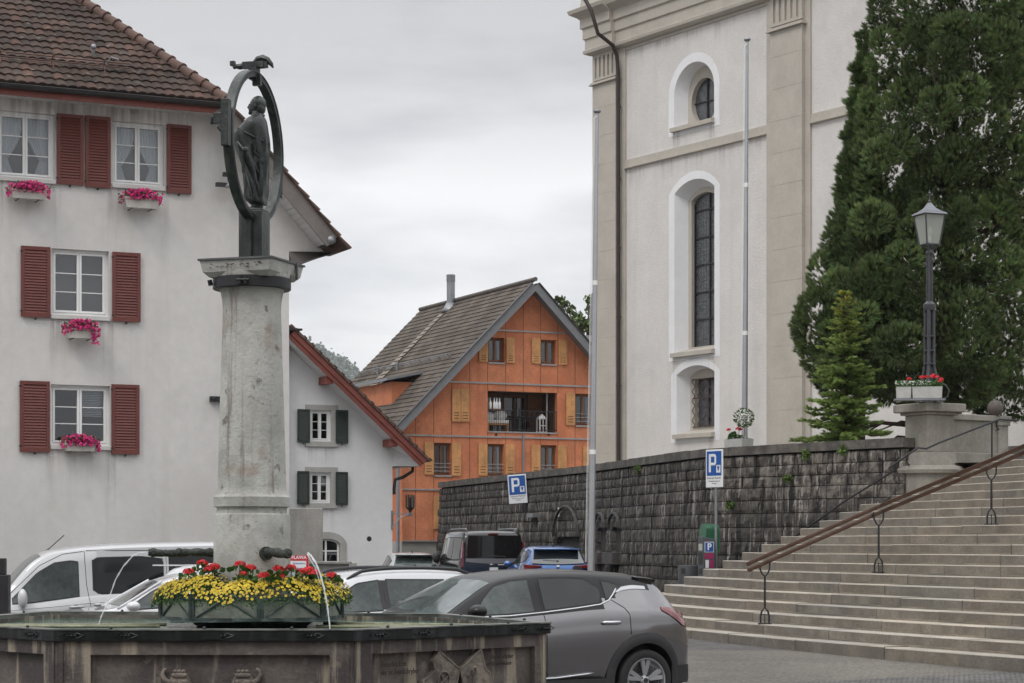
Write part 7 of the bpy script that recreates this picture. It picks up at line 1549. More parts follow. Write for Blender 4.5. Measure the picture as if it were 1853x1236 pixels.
c1.strip('chrome_blade', mat('silver_paint', (.52, .53, .55), .3, metal=.4, var=0, bump=0), np.linspace(.62, 1.05, 10), lambda x: float(np.interp(x, [.62, .8, .95, 1.05], [1.350, 1.358, 1.345, 1.318])), lambda x: float(np.interp(x, [.62, .8, .95, 1.05], [1.385, 1.398, 1.382, 1.330])), off=.008, nz=3)
c1.seam([(2.035, 1.46), (2.035, 1.12), (2.02, .8), (2.0, .42)]); c1.seam([(1.14, 1.24), (1.0, 1.15), (.955, 1.08), (.95, .86)]); c1.seam([(2.0, .40), (1.3, .40)]); c1.seam([(3.1, 1.02), (3.05, .8), (2.98, .42)])
c1.handle(1.08, 1.33, .995, chrome); c1.handle(2.12, 2.37, .975, chrome)
c1.mirror(2.86, 1.14, (.10, .11, .075), black_p)
c1.across('windscreen', mat('windscreen_glass', (.075, .095, .095), .05, var=.35, vs=1.5, bump=0, spec=.7), 3.20, 2.56, .035); c1.across('rear_window', car_glass, .16, .42, .04)
# lighter parking card and papers behind the windscreen
# spoiler
m = MB(); P = []
for i in range(9):
    y = lerp(-.61, .61, i/8); e = .05*(abs(y)/.6)**2; dz = -.03*(abs(y)/.61)**3; P.append([(.74, y, 1.515+dz), (.55+e, y, 1.503+dz), (.40+e, y, 1.484+dz), (.395+e, y, 1.464+dz), (.48+e, y, 1.435+dz), (.58, y, 1.42+dz)])
m.grid(P); m.add(P[0], [tuple(range(6))]); m.add(P[-1], [tuple(range(6))]); m.build('spoiler', black_p, c1.root, smooth=40)
# tail lamp wrapping round the corner
def lamp_strip(c, xs, lo, hi, name, m_, off=.012): return c.strip(name, m_, xs, lo, hi, off=off, nz=4)
for sg in (1, -1):
    c1.strip('tail_lamp', lamp_red, np.linspace(.09, .50, 16), lambda x: float(np.interp(x, [.09, .2, .35, .50], [.92, .95, 1.04, 1.12])), lambda x: float(np.interp(x, [.09, .35, .50], [1.07, 1.145, 1.155])), off=.012, nz=5, sides=(sg,))
# wheel-arch and sill cladding
def arch_clad(c, ax, r0, r1, m_, a0=-12, a1=192, rear=False):
    for sg in (1, -1):
        m = MB(); P = []
        for i in range(41):
            a = R(lerp(a0, a1, i/40)); row = []
            for j in range(5):
                r = lerp(r0, r1, j/4); x, z = ax+r*math.cos(a)*(1.0 if j == 0 else .97), c.P['wr_']+r*math.sin(a)*(1 if j == 0 else 1.0); z = max(z, .18); x = min(max(x, .02), c.L-.02); row.append((x, sg*(c.side(x, z)+(.022 if j in (0, 1, 2) else .014 if j == 3 else .004)), z))
            P.append([(P_[0], P_[1]-sg*.06, P_[2]) for P_ in row[:1]]+row)
        m.grid(P); m.build('arch_cladding', m_, c.root, smooth=50)
arch_clad(c1, .74, .415, .53, plastic); arch_clad(c1, 3.38, .415, .52, plastic)
c1.strip('sill_cladding', plastic, np.linspace(1.17, 2.95, 30), lambda x: .23, lambda x: .385, off=.014, nz=4)
c1.seam([(1.42, .445), (1.9, .405), (2.9, .39)], 'sill_trim', .014, chrome, off=.008)
c1.strip('bumper_cladding', plastic, np.linspace(.03, .36, 8), lambda x: .30, lambda x: .50, off=.02, nz=3)
m = MB(); m.box(-.01, .09, -.62, .62, .30, .50); m.build('rear_bumper', plastic, c1.root, bevel=.03)
m = MB(); m.box(1.05, 1.15, -.02, .02, 1.56, 1.60); m.build('roof_aerial', plastic, c1.root)
m = MB(); m.box(4.1, 4.215, -.5, .5, .45, .62); m.build('grille', plastic, c1.root, bevel=.02)
for sg in (1, -1): c1.strip('headlamp', lamp_clear, np.linspace(3.86, 4.14, 8), lambda x: .66, lambda x: float(np.interp(x, [3.86, 4.14], [.78, .74])), off=.01, nz=3, sides=(sg,))
# ---- generic shapes
HAT = dict(L=4.0, wr_=.31, axles=(.62, 3.15), cab=(.2, 3.1), top=[(0, .6), (.04, .85), (.12, .96), (.25, 1.12), (.42, 1.34), (.7, 1.41), (1.4, 1.445), (1.9, 1.42), (2.25, 1.33), (2.9, .97), (3.4, .90), (3.75, .80), (3.95, .62), (4.0, .5)],
    belt=[(0, .5), (.1, .84), (.5, .95), (1.5, .95), (2.9, .90), (3.7, .74), (4, .45)], w=[(0, .55), (.1, .72), (.35, .81), (.8, .85), (2, .86), (3.2, .855), (3.7, .78), (3.92, .62), (4, .45)], wr=[(0, .5), (.6, .56), (1.6, .60), (2.4, .60), (4, .5)], zb=[(0, .32), (.3, .2), (3.6, .18), (4, .28)])
white_p = carpaint('white_car_paint', (.56, .57, .59), rough=.3); 
def common(c, P, name='car', rails=False, mirror_paint=None):
    pass
def fit_hatch(c):
    c.window([(1.95, .99), (2.4, .965), (2.72, .945)], [(1.95, 1.33), (2.15, 1.30), (2.4, 1.18), (2.72, .975)], car_glass_l, 'front_side_window'); c.window([(.95, 1.06), (1.1, 1.0), (1.85, .99)], [(.95, 1.25), (1.2, 1.33), (1.85, 1.34)], name='rear_side_window')
    c.across('windscreen', MATS['windscreen_glass'], 2.85, 2.28, .04); c.across('rear_window', car_glass, .16, .42, .05); c.mirror(2.68, .99, (.10, .10, .07), c.paint); c.seam([(1.9, 1.35), (1.9, .3)]); c.seam([(.9, 1.2), (.86, .9), (1.0, .5)]); c.seam([(2.85, .93), (2.82, .3)]); c.handle(1.2, 1.4, .86, c.paint); c.handle(2.0, 2.2, .85, c.paint)
    c.strip('tail_lamp', lamp_red, np.linspace(.05, .38, 8), lambda x: .80, lambda x: .95, off=.01, nz=3); c.strip('headlamp', lamp_clear, np.linspace(3.5, 3.85, 8), lambda x: .60, lambda x: .72, off=.01, nz=3)
c3 = Car('parked_car', 'small white car seen nose-left between the fountain rim and the white van', (-2.99, 31.25, 0), R(199), HAT, white_p); fit_hatch(c3)
c3.seam([(2.9, .95), (2.25, 1.33)], 'pillar_trim', .02, white_p)
bx = at(285, 1040, 36.5); c3b = Car('parked_car', 'white hatchback mostly hidden behind the planter with its black rear window at left', (bx.x, 36.5, .08), R(-14), HAT, white_p); fit_hatch(c3b); m = MB(); m.box(.12, .6, -.5, .5, 1.40, 1.425); m.build('spoiler', white_p, c3b.root, bevel=.01)
rx = at(24, 1107, 27); f_ = Vector((.94, .33, 0)); o_ = Vector((rx.x, 27, 0))-f_*2.9-Vector((-.33, .94, 0))*(-.75); c3c = Car('parked_car', 'red car with only its windscreen corner showing at the far left edge', o_, math.atan2(.33, .94), HAT, carpaint('red_car_paint', (.25, .012, .015), rough=.25)); fit_hatch(c3c)
# white estate with roof rails
EST = dict(L=4.55, wr_=.32, axles=(.85, 3.5), cab=(.15, 3.5), top=[(0, .6), (.04, .88), (.12, 1.0), (.3, 1.28), (.45, 1.40), (.8, 1.44), (1.6, 1.475), (2.2, 1.46), (2.7, 1.375), (3.35, .98), (3.9, .90), (4.3, .78), (4.5, .6), (4.55, .5)],
    belt=[(0, .5), (.1, .86), (.5, .93), (1.5, .92), (3.3, .86), (4.2, .72), (4.55, .45)], w=[(0, .6), (.1, .76), (.35, .84), (.9, .89), (2.4, .9), (3.6, .89), (4.2, .8), (4.48, .62), (4.55, .45)], wr=[(0, .5), (.6, .6), (1.6, .66), (2.8, .65), (4.5, .5)], zb=[(0, .32), (.3, .2), (4.1, .18), (4.55, .28)])
c4 = Car('parked_car', 'white estate car with black roof rails parked behind the grey car', (-.344, 32.84, 0), R(210), EST, white_p)
c4.window([(2.27, .895), (2.7, .88), (3.12, .865)], [(2.27, 1.315), (2.6, 1.27), (2.85, 1.13), (3.12, .90)], car_glass_l, 'front_side_window'); c4.window([(1.18, .92), (2.13, .90)], [(1.18, 1.315), (2.13, 1.325)], car_glass_l, 'rear_side_window'); c4.window([(.50, 1.08), (.7, .97), (1.08, .93)], [(.50, 1.14), (.8, 1.27), (1.08, 1.30)], name='quarter_window')
c4.across('windscreen', MATS['windscreen_glass'], 3.30, 2.76, .04); c4.across('rear_window', car_glass, .14, .42, .05); c4.mirror(3.08, .93, (.1, .1, .075), white_p); c4.seam([(2.2, 1.3), (2.18, .3)]); c4.seam([(1.12, 1.28), (1.1, .9), (1.15, .5)]); c4.handle(1.35, 1.6, .80, white_p); c4.handle(2.35, 2.6, .78, white_p)
c4.strip('pillar_cover', plastic, np.linspace(2.135, 2.265, 3), lambda x: .9, lambda x: 1.325, off=.004); c4.strip('pillar_cover', plastic, np.linspace(1.09, 1.17, 3), lambda x: .93, lambda x: 1.31, off=.004)
for sg in (1, -1):
    m = MB(); pts = []
    for t in np.linspace(0, 1, 18): x = lerp(.65, 2.72, t); y = c4.half(x)[12][0]; lift = .055*min(1, min(t, 1-t)*9); pts.append((x, sg*(y-.02), c4.topz(x, y-.02)+lift))
    m.tube(pts, [.02]+[.026]*16+[.02], 8); m.build('roof_rail', plastic, c4.root, smooth=True)
c4.strip('tail_lamp', lamp_red, np.linspace(.05, .3, 8), lambda x: .80, lambda x: .98, off=.01, nz=3)
# front seat head rests visible through the glass are not built: the panes are dark
# ---- white van at the left
VAN = dict(L=4.95, wr_=.34, axles=(.95, 4.1), cab=(.0, 4.5), top=[(0, .7), (.03, 1.5), (.08, 1.80), (.3, 1.90), (1.5, 1.915), (2.6, 1.90), (3.2, 1.86), (3.6, 1.79), (3.85, 1.66), (4.4, 1.10), (4.6, 1.0), (4.85, .8), (4.95, .55)],
    belt=[(0, .6), (.05, .98), (.5, 1.04), (2.5, 1.03), (3.0, 1.0), (3.9, .90), (4.5, .86), (4.8, .7), (4.95, .5)], w=[(0, .84), (.06, .92), (.3, .95), (2.5, .96), (4.0, .95), (4.5, .86), (4.8, .72), (4.95, .5)], wr=[(0, .76), (.5, .80), (2.5, .81), (3.6, .74), (4.4, .74), (4.95, .5)], zb=[(0, .32), (.3, .24), (4.5, .22), (4.95, .3)])
van_p = carpaint('van_white_paint', (.50, .505, .52), rough=.38)
c5 = Car('parked_van', 'white passenger van with long dark side windows parked against the white house', (-4.88, 38.9, .0), R(199), VAN, van_p, cat='van', pitch=R(1.2))
c5.window([(3.10, 1.02), (3.3, .995), (3.9, .93), (4.22, .915)], [(3.10, 1.60), (3.2, 1.625), (3.5, 1.59), (3.8, 1.42), (4.22, 1.0)], car_glass_l, 'front_side_window')
c5.window([(1.62, 1.08), (1.8, 1.06), (2.75, 1.05), (2.84, 1.12)], [(1.62, 1.62), (2.0, 1.67), (2.76, 1.665), (2.84, 1.62)], name='sliding_window'); c5.window([(.2, 1.1), (.35, 1.07), (1.5, 1.08)], [(.2, 1.55), (.4, 1.64), (1.5, 1.665)], name='rear_side_window')
c5.across('windscreen', MATS['windscreen_glass'], 4.33, 3.72, .04)
c5.mirror(4.05, 1.0, (.085, .11, .17), van_p); c5.seam([(2.98, 1.80), (2.96, 1.2), (2.9, .8), (2.9, .35)]); c5.seam([(1.56, 1.80), (1.54, .35)]); c5.seam([(3.0, 1.79), (3.35, 1.75), (3.75, 1.56), (4.35, 1.0), (4.3, .5)]); c5.seam([(4.3, .80), (3.6, .84), (2.95, .89), (2.0, .91), (.3, .92)], 'body_crease', .008, van_p); c5.seam([(.1, 1.76), (2.95, 1.80)], 'roof_channel', .007)
c5.handle(3.03, 3.28, .83, van_p); c5.handle(2.6, 2.85, .86, van_p)
m = MB(); m.tube([(3.55, .0, 1.79), (3.48, .0, 1.83)], .03, 8); m.tube([(3.52, 0, 1.82), (3.22, 0, 2.08)], .010, 6); m.build('roof_aerial', plastic, c5.root)
# ---- black van, blue hatchback and far white car
BV = dict(L=4.97, wr_=.34, axles=(.95, 3.9), cab=(-.01, 4.4), top=[(0, 1.2), (.02, 1.6), (.06, 1.82), (.15, 1.88), (.4, 1.925), (2, 1.95), (3.2, 1.93), (3.6, 1.85), (4.3, 1.2), (4.6, 1.05), (4.9, .85), (4.97, .6)],
    belt=[(0, 1.02), (.5, 1.08), (3.5, 1.05), (4.3, .95), (4.9, .7), (4.97, .5)], w=[(0, .93), (.08, .97), (.4, .99), (4, .98), (4.6, .86), (4.97, .6)], wr=[(0, .80), (.5, .82), (3.5, .80), (4.4, .74), (4.97, .5)], zb=[(0, .34), (.3, .24), (4.6, .22), (4.97, .3)])
blk_p = carpaint('black_van_paint', (.006, .006, .007), rough=.2, coat=.5)
bv = at(893, 1000, 60); c6 = Car('parked_van', 'glossy black van seen from behind, parked by the dark stone wall', (bv.x, 60, .30), R(101), BV, blk_p, cat='van')
c6.window([(.35, 1.12), (1.55, 1.12)], [(.35, 1.72), (1.55, 1.74)]); c6.window([(1.72, 1.12), (2.8, 1.12)], [(1.72, 1.74), (2.8, 1.74)]); c6.window([(2.95, 1.08), (3.9, 1.05)], [(2.95, 1.72), (3.4, 1.68), (3.9, 1.15)]); c6.mirror(3.85, 1.15, (.1, .12, .16), plastic)
def rear_glass(c, w0, w1, z0, z1, x0, x1, m_, name='rear_window', curve=.06):
    m = MB(); P = []
    for i in range(13):
        t = i/12; P.append([])
        for j in range(9):
            s_ = j/8; z = lerp(z0+curve*(1-(2*t-1)**2)*-.5, z1, s_); y = lerp(-lerp(w0, w1, s_), lerp(w0, w1, s_), t); P[-1].append((lerp(x0, x1, s_)+.015*(2*t-1)**2-.0, y, z))
    m.grid(P); return m.build(name, m_, c.root, smooth=True)
rear_glass(c6, .76, .72, 1.17, 1.80, -.035, .0, mat('black_glass', (.008, .008, .009), .05, var=0, bump=0, spec=.45)); rear_glass(c6, .80, .80, 1.06, 1.15, -.045, -.036, mat('silver_trim', (.20, .20, .21), .35, metal=.5, var=0), 'rear_trim', .1)
for sg in (1, -1):
    m = MB(); m.prism([(sg*.93, .9), (sg*.85, .9), (sg*.83, 1.62), (sg*.88, 1.62)], -.02, .12, axis='x'); m.build('tail_lamp', lamp_red, c6.root, bevel=.01)
    m = MB(); pts = [(x, sg*.72, 1.96+(.03 if .4 < x < 3 else 0)) for x in (.3, .45, 1.5, 2.9, 3.1)]; m.tube(pts, .022, 6); m.build('roof_rail', zinc, c6.root, smooth=True)
m = MB(); m.box(-.02, .08, -.14, .14, 1.83, 1.86); m.build('brake_lamp', lamp_red, c6.root); m = MB(); m.box(-.06, -.03, .0-.12, .12, .80, .9); m.box(-.055, -.03, -.30, -.12, .965, .985); m.build('number_plate', white_s, c6.root); m = MB(); m.tube([(-.06, .0, .98), (-.075, .06, .98), (-.06, .12, .98)], .018, 8); m.build('tailgate_handle', chrome, c6.root, smooth=True)
m = MB(); m.tube([(-.05, -.35, 1.2), (-.05, .15, 1.22)], .012, 6); m.build('wiper', plastic, c6.root)
FOC = dict(L=4.25, wr_=.33, axles=(.8, 3.4), cab=(.2, 3.3), top=[(0, .62), (.04, .92), (.12, 1.05), (.28, 1.25), (.40, 1.38), (.7, 1.44), (1.5, 1.48), (2.1, 1.46), (2.5, 1.36), (3.15, 1.02), (3.7, .92), (4.1, .75), (4.25, .5)],
    belt=[(0, .55), (.08, .90), (.5, 1.0), (1.5, .98), (3.1, .92), (4, .72), (4.25, .45)], w=[(0, .62), (.1, .76), (.35, .85), (.8, .90), (2.2, .90), (3.5, .89), (4, .75), (4.25, .5)], wr=[(0, .55), (.6, .60), (1.6, .63), (2.6, .62), (4.2, .5)], zb=[(0, .32), (.3, .2), (3.9, .18), (4.25, .28)])
blue_p = carpaint('blue_metallic_paint', (.028, .12, .36), metal=.35, rough=.25)
bq = at(1010, 1000, 52.3); c7 = Car('parked_car', 'bright blue hatchback seen from behind beside the left flagpole', (bq.x, 52.3, .33), R(97), FOC, blue_p); wq = at(752, 1000, 63.5); c8 = Car('parked_car', 'white car parked at the back left of the black van', (wq.x, 63.5, .12), R(99), FOC, white_p)
for c in (c7, c8):
    c.window([(1.0, 1.06), (1.9, 1.03)], [(1.0, 1.32), (1.9, 1.38)]); c.window([(2.0, 1.02), (2.75, .98)], [(2.0, 1.38), (2.3, 1.34), (2.75, 1.02)]); c.window([(.48, 1.12), (.9, 1.07)], [(.48, 1.22), (.9, 1.31)]); c.mirror(2.75, 1.02, (.1, .1, .075), c.paint)
    rear_glass(c, .66, .56, 1.06, 1.36, .055, .315, mat('rear_glass', (.03, .035, .04), .05, var=0, bump=0, spec=1, coat=1) if c is c7 else MATS['windscreen_glass']); m = MB(); m.box(.10, .55, -.56, .56, 1.385, 1.415); m.build('spoiler', c.paint if c is c7 else plastic, c.root, bevel=.012)
    for sg in (1, -1): m = MB(); m.prism([(.62*sg, .93), (.84*sg, .90), (.86*sg, 1.03), (.40*sg, 1.0), (.40*sg, .965)], .0, .3, axis='x'); m.build('tail_lamp', lamp_red, c.root, bevel=.01)
    m = MB(); m.tube([(.12, 0, 1.10), (.14, .36, 1.13)], .014, 6); m.tube([(.1, .0, 1.1), (.2, 0, 1.1)], .03, 8); m.build('wiper', plastic, c.root); m = MB(); m.tube([(.9, 0, 1.45), (.82, 0, 1.53)], .015, 6); m.build('roof_aerial', plastic, c.root)
    m = MB(); m.tube([(.02, -.03, .97), (.02, .03, .97)], .035, 12); m.build('tailgate_handle', chrome, c.root)
# ---- dark post at the left edge of the square
pp = at(6, 1050, 26); dpst = empty('dark_post', (pp.x, 26, 0), 0, 'dark iron post with a stepped square head at the far left edge', 'post')
m = MB(); m.box(-.10, .075, -.08, .08, 0, zpx(1040, 26)); m.build('shaft', iron, dpst, bevel=.01); m = MB(); m.box(-.12, .03, -.06, .06, zpx(1040, 26), zpx(1010, 26)); m.build('head', iron, dpst, bevel=.01)
# ---------------------------------------------------------------- trees
bark = mat('bark_reddish', (.075, .045, .035), .95, var=.3, vs=5, bump=.6, bs=15)
con_m = mat('conifer_green', (.105, .158, .052), .7, var=.25, vs=1.0, bump=0, tint=True, transl=.3); spr_m = mat('spruce_green', (.22, .30, .085), .7, var=.2, vs=2, bump=0, tint=True, transl=.35)
def spray_template(n=9, w=.035, fan=.55, seed=1):
    rr = random.Random(seed); v, f = [], []
    for i in range(n):
        a = 2*math.pi*i/n*1.618; t = fan*(.25+.75*(i/n)); l_ = 1-.35*(i/n)+rr.uniform(-.08, .08); d = Vector((math.sin(t)*math.cos(a), math.sin(t)*math.sin(a), math.cos(t))); s_ = d.cross(Vector((0, 0, 1))); s_ = s_.normalized() if s_.length > .01 else Vector((1, 0, 0)); up = Vector((0, 0, .12))
        b = len(v); v += [tuple(d*.05-s_*w*.5), tuple(d*.05+s_*w*.5), tuple(d*l_*.6+s_*w+up*.3), tuple(d*l_*.6-s_*w+up*.3), tuple(d*l_+up)]; f += [(b, b+1, b+2), (b, b+2, b+3), (b+3, b+2, b+4)]
    return v, f
def lumps_crown(name, m_, root, lumps, dens, size, tmpl, up=.9, yshade=True, tc=(1, 1, 1), inner=.25):
    PP, DD, SS, TT = [], [], [], []
    for (c, r) in lumps:
        c = np.array(c, float); r = np.array(r, float); area = 4*math.pi*((r[0]*r[1])**1.6/3+(r[0]*r[2])**1.6/3+(r[1]*r[2])**1.6/3)**(1/1.6); n = int(area*dens)
        d = rng.normal(size=(n, 3)); d /= np.linalg.norm(d, axis=1)[:, None]; rad = np.where(rng.uniform(size=n) < inner, rng.uniform(.6, .9, n), rng.uniform(.9, 1.04, n))
        P = c+d*r*rad[:, None]
        PP.append(P); D = d/r*r.mean(); D += np.array((0, 0, up)); D += rng.normal(size=(n, 3))*.28; DD.append(D); SS.append(rng.uniform(.7, 1.2, n)*size)
        lt = rng.uniform(.6, 1.25); TT.append(np.clip(rng.normal(1, .18, n), .5, 1.6)[:, None]*np.array(tc)*lt*np.c_[1+rng.normal(0, .10, n)+.05, np.ones(n), 1+rng.normal(0, .08, n)])
    P = np.vstack(PP); keep = np.ones(len(P), bool)
    # drop sprays buried deep inside other lumps
    k0 = 0
    for i, (c, r) in enumerate(lumps):
        q = (((P-np.array(c))/np.array(r))**2).sum(1); keep &= q > .50
    return scatter(name, m_, root, *tmpl, P[keep], np.vstack(DD)[keep], np.concatenate(SS)[keep], tints=np.vstack(TT)[keep])
tmpl = spray_template(10, .05, .62)
# --- the big evergreen: trunk at px 1712, Y 50
TY = 50.0; s_ = F/TY
def tp_(px, py, dy=0): q = at(px, py, TY+dy); return (q.x, q.y, q.z)
tb = tp_(1714, 760); big = empty('evergreen_tree', (tb[0], TY, 3.49), 0, 'huge bushy dark evergreen tree behind the street lamp', 'tree'); off = np.array((tb[0], TY, 3.49))
m = MB(); m.tube([(0, 0, -.1), (.02, 0, .8), (0, 0, 2.5), (.1, 0, 6), (.1, 0, 12)], [.36, .29, .26, .2, .08], 12)
rr = random.Random(4)
for k in range(26): a = rr.uniform(0, 6.28); z = rr.uniform(.7, 9); l_ = rr.uniform(1, 2.4); m.tube([(0, 0, z), (l_*.5*math.cos(a), l_*.5*math.sin(a), z+.25), (l_*math.cos(a), l_*math.sin(a), z+.8)], [.09, .05, .02], 6)
for k in range(14): a = rr.uniform(2, 4.6); z = rr.uniform(.4, 1.1); m.tube([(0, 0, z), (1.6*math.cos(a), .6*math.sin(a), z+.15), (2.5*math.cos(a), 1.1*math.sin(a), z-.1-rr.uniform(0, .3))], [.05, .03, .01], 5)
m.build('trunk', bark, big, smooth=True)
LU = []
def lump(px, py, rx, rz, dy=0, ry=None): q = tp_(px, py, dy); LU.append((tuple(np.array(q)-off), (rx/s_, (ry or rx)/s_, rz/s_)))
# silhouette lumps: low skirt, waist, tower
for a in ((1508, 600, 78, 110, -.2), (1490, 590, 62, 70, .2), (1500, 500, 42, 48, .4), (1545, 640, 80, 75, -.6), (1610, 560, 95, 95, -1.3), (1560, 520, 70, 60, -.8), (1700, 600, 120, 100, -1.5), (1780, 650, 60, 55, -1.7), (1640, 680, 80, 55, -1.2), (1740, 700, 70, 40, -1.2), (1800, 560, 90, 120, -.9), (1860, 640, 90, 90, -.3), (1480, 560, 40, 40, .8), (1530, 690, 60, 45, .2), (1820, 720, 80, 45, .4), (1700, 690, 110, 50, 1.2), (1600, 620, 120, 110, 1.6),
          (1550, 430, 62, 85, .3), (1610, 440, 85, 90, -.8), (1690, 470, 90, 90, -1.3), (1780, 440, 90, 100, -1.1), (1850, 470, 70, 110, -.5), (1560, 330, 50, 90, .2), (1620, 330, 80, 90, -.6), (1700, 350, 85, 95, -1.1), (1790, 330, 80, 100, -1.0), (1850, 340, 70, 110, -.4),
          (1600, 220, 55, 90, 0), (1660, 220, 80, 90, -.8), (1740, 230, 85, 100, -1.2), (1820, 220, 80, 110, -.8), (1860, 180, 60, 120, .2), (1625, 110, 55, 90, 0), (1690, 110, 80, 90, -.8), (1770, 110, 90, 100, -1.1), (1850, 90, 70, 110, -.3), (1620, 20, 48, 80, .1), (1680, 10, 75, 90, -.7), (1760, 0, 90, 100, -1), (1840, 0, 80, 100, -.3), (1730, -120, 110, 120, -.3), (1640, -80, 60, 90, 0), (1820, -110, 80, 110, 0), (1740, -260, 90, 140, 0), (1750, 200, 140, 260, 1.2), (1720, 450, 150, 200, 1.5), (1750, -50, 130, 250, 1.2)):
    px, py, rx, rz, dy = a; lump(px, py, rx*.86, rz*.86, dy*.9)
    for k in range(4):   # smaller bumps so that the outline is uneven
        an = rr.uniform(0, 6.28); lump(px+math.cos(an)*rx*.62, py+math.sin(an)*rz*.62, rx*rr.uniform(.25, .42), rz*rr.uniform(.22, .36), dy+rr.uniform(-.6, .1)-rx/s_*.35)
lumps_crown('crown', con_m, big, LU, 120, .155, tmpl, up=.8, inner=.12)
# --- slim conifer at its left (tip at px 1562, y 45)
sl = tp_(1555, 700, .9); slim = empty('evergreen_tree', (sl[0], sl[1], 3.49), 0, 'slim pointed conifer leaning against the left side of the huge evergreen', 'tree'); so = np.array((sl[0], sl[1], 3.49))
m = MB(); q = np.array(tp_(1564, 40, .9))-so; m.tube([(0, 0, 0), (.05, 0, 3), tuple(q*.6), tuple(q)], [.14, .1, .06, .012], 8); m.build('trunk', bark, slim)
PP, DD, SS = [], [], []
for py in np.arange(48, 640, 3.2):
    t = (py-48)/600; hw_ = (3+t*78+6*math.sin(py*.11)+5*math.sin(py*.31))*.92; n = int(6+hw_*1.9); ax = lerp(1564, 1553, t)
    for k in range(n):
        a = rr.uniform(0, 6.28); r = hw_*rr.uniform(.55, 1.0)/s_; c = np.array(tp_(ax, py+rr.uniform(-4, 4), .9))-so; d = np.array((math.cos(a), math.sin(a), 0)); PP.append(c+d*r); DD.append(d*1.0+np.array((0, 0, .75))+rng.normal(size=3)*.25); SS.append(rr.uniform(.12, .22)*(1 if t > .08 else .7))
n = len(PP); tt = tints(n, .3, .12)*np.array((1.0, 1.0, 1.0)); scatter('crown', con_m, slim, *tmpl, PP, DD, SS, tints=tt)
# --- young light-green spruce in front
SY = 47.6; sps = at(1529, 800, SY); spr = empty('young_spruce', (sps.x, SY, 3.49), 0, 'small light green spruce with yellowish sparse top behind the retaining wall', 'tree'); k_ = F/SY
H = (798-528)/k_+.35+ (zpx(798, SY)-3.49); z_top_ = zpx(528, SY)-3.49; wood_m = MB(); wood_m.tube([(0, 0, 0), (.02, 0, z_top_*.5), (-.03, 0, z_top_)], [.06, .04, .008], 8)
PP, DD, SS, TT = [], [], [], []
nw = 27
for w_ in range(nw):
    t = w_/(nw-1); z_c = lerp(.25, z_top_*.985, t**.92); Lb = (1-t)**.75*.86*(1+.12*math.sin(w_*2.3))+.06; nb = 11 if t < .75 else 7
    for b_ in range(nb):
        a = 2*math.pi*(b_/nb)+w_*.7+rr.uniform(-.2, .2); l_ = Lb*rr.choice((.55, .75, .9, 1.0, 1.15, 1.3)); d = Vector((math.cos(a), math.sin(a), 0)); droop = -.28 if t < .6 else .25
        if rr.random() < (.28 if t > .55 else .15): continue
        z = z_c+rr.uniform(-.09, .09)*(1-t); p0 = Vector((0, 0, z)); p1 = p0+d*l_*.6+Vector((0, 0, droop*l_*.45)); p2 = p0+d*l_+Vector((0, 0, droop*l_*.55+.06)); wood_m.tube([p0, p1, p2], [.012, .008, .004], 4, cap=False)
        n_ = max(3, int(l_*22))
        for i in range(n_):
            u = (i+.6)/n_; p = p0.lerp(p1, u/.6) if u < .6 else p1.lerp(p2, (u-.6)/.4); side = 1 if i % 2 else -1; sd = Vector((-d.y, d.x, 0))*side
            for q_ in range(3):
                PP.append(tuple(p+Vector((rr.uniform(-.03, .03), rr.uniform(-.03, .03), rr.uniform(-.02, .03))))); DD.append(tuple(d*.8+sd*(.8 if q_ < 2 else 0)*(1 if q_ == 0 else -1)+Vector((0, 0, rr.uniform(-.1, .35))))); SS.append(rr.uniform(.10, .17)*(1-.25*t))
                yl = max(0, (t-.62)/.38); br = 1+.35*max(0, u-.5)+rr.uniform(-.15, .15); TT.append((br*(1+.9*yl*rr.random()), br*(1+.1*yl), br*(1-.3*yl)))
wood_m.build('trunk', bark, spr, fix=False); scatter('crown', spr_m, spr, *spray_template(8, .07, .5, 3), PP, DD, SS, tints=np.array(TT))
# --- broadleaf tree behind the orange house
leaf2 = mat('broadleaf_green', (.085, .12, .035), .7, var=.2, vs=1, bump=0, tint=True)
BY = 118.; bt = at(1062, 700, BY); btr = empty('broadleaf_tree', (bt.x, BY, .3), 0, 'leafy deciduous tree rising behind the orange house roof', 'tree'); bo = np.array((bt.x, BY, .3)); kb = F/BY; m = MB(); zt_ = zpx(560, BY)-.3
m.tube([(0, 0, 0), (0, 0, zt_*.6), (.3, 0, zt_)], [.4, .3, .08], 8); LB = []
for (px, py, r) in ((1020, 548, 9), (1030, 562, 12), (1042, 572, 11), (1052, 580, 10), (1035, 585, 12), (1050, 592, 14), (1066, 545, 9), (1072, 560, 12), (1062, 590, 12), (1080, 575, 16), (1070, 540, 6), (1012, 541, 6), (1085, 600, 24), (1040, 610, 20), (1060, 640, 30), (1090, 560, 14), (1100, 580, 20)):
    q = np.array(tuple(at(px, py, BY+rr.uniform(-1.5, 1.5))))-bo; LB.append((q, r/kb)); m.tube([(0, 0, zt_*.55), tuple(q*np.array((.6, .6, .9))), tuple(q)], [.09, .05, .02], 5)
m.build('trunk', bark, btr, fix=False); PP = []; 
for q, r in LB: n = int(95*r/.35*.6)+40; d = rng.normal(size=(n, 3)); d /= np.linalg.norm(d, axis=1)[:, None]; PP.append(q+d*r*(rng.uniform(.2, 1.15, n)[:, None]))
PP = np.vstack(PP); v, f = leaf_template(.4); scatter('crown', leaf2, btr, v, f, PP, rng.normal(size=PP.shape), rng.uniform(.13, .22, len(PP)), tints=tints(len(PP), .3, .15))
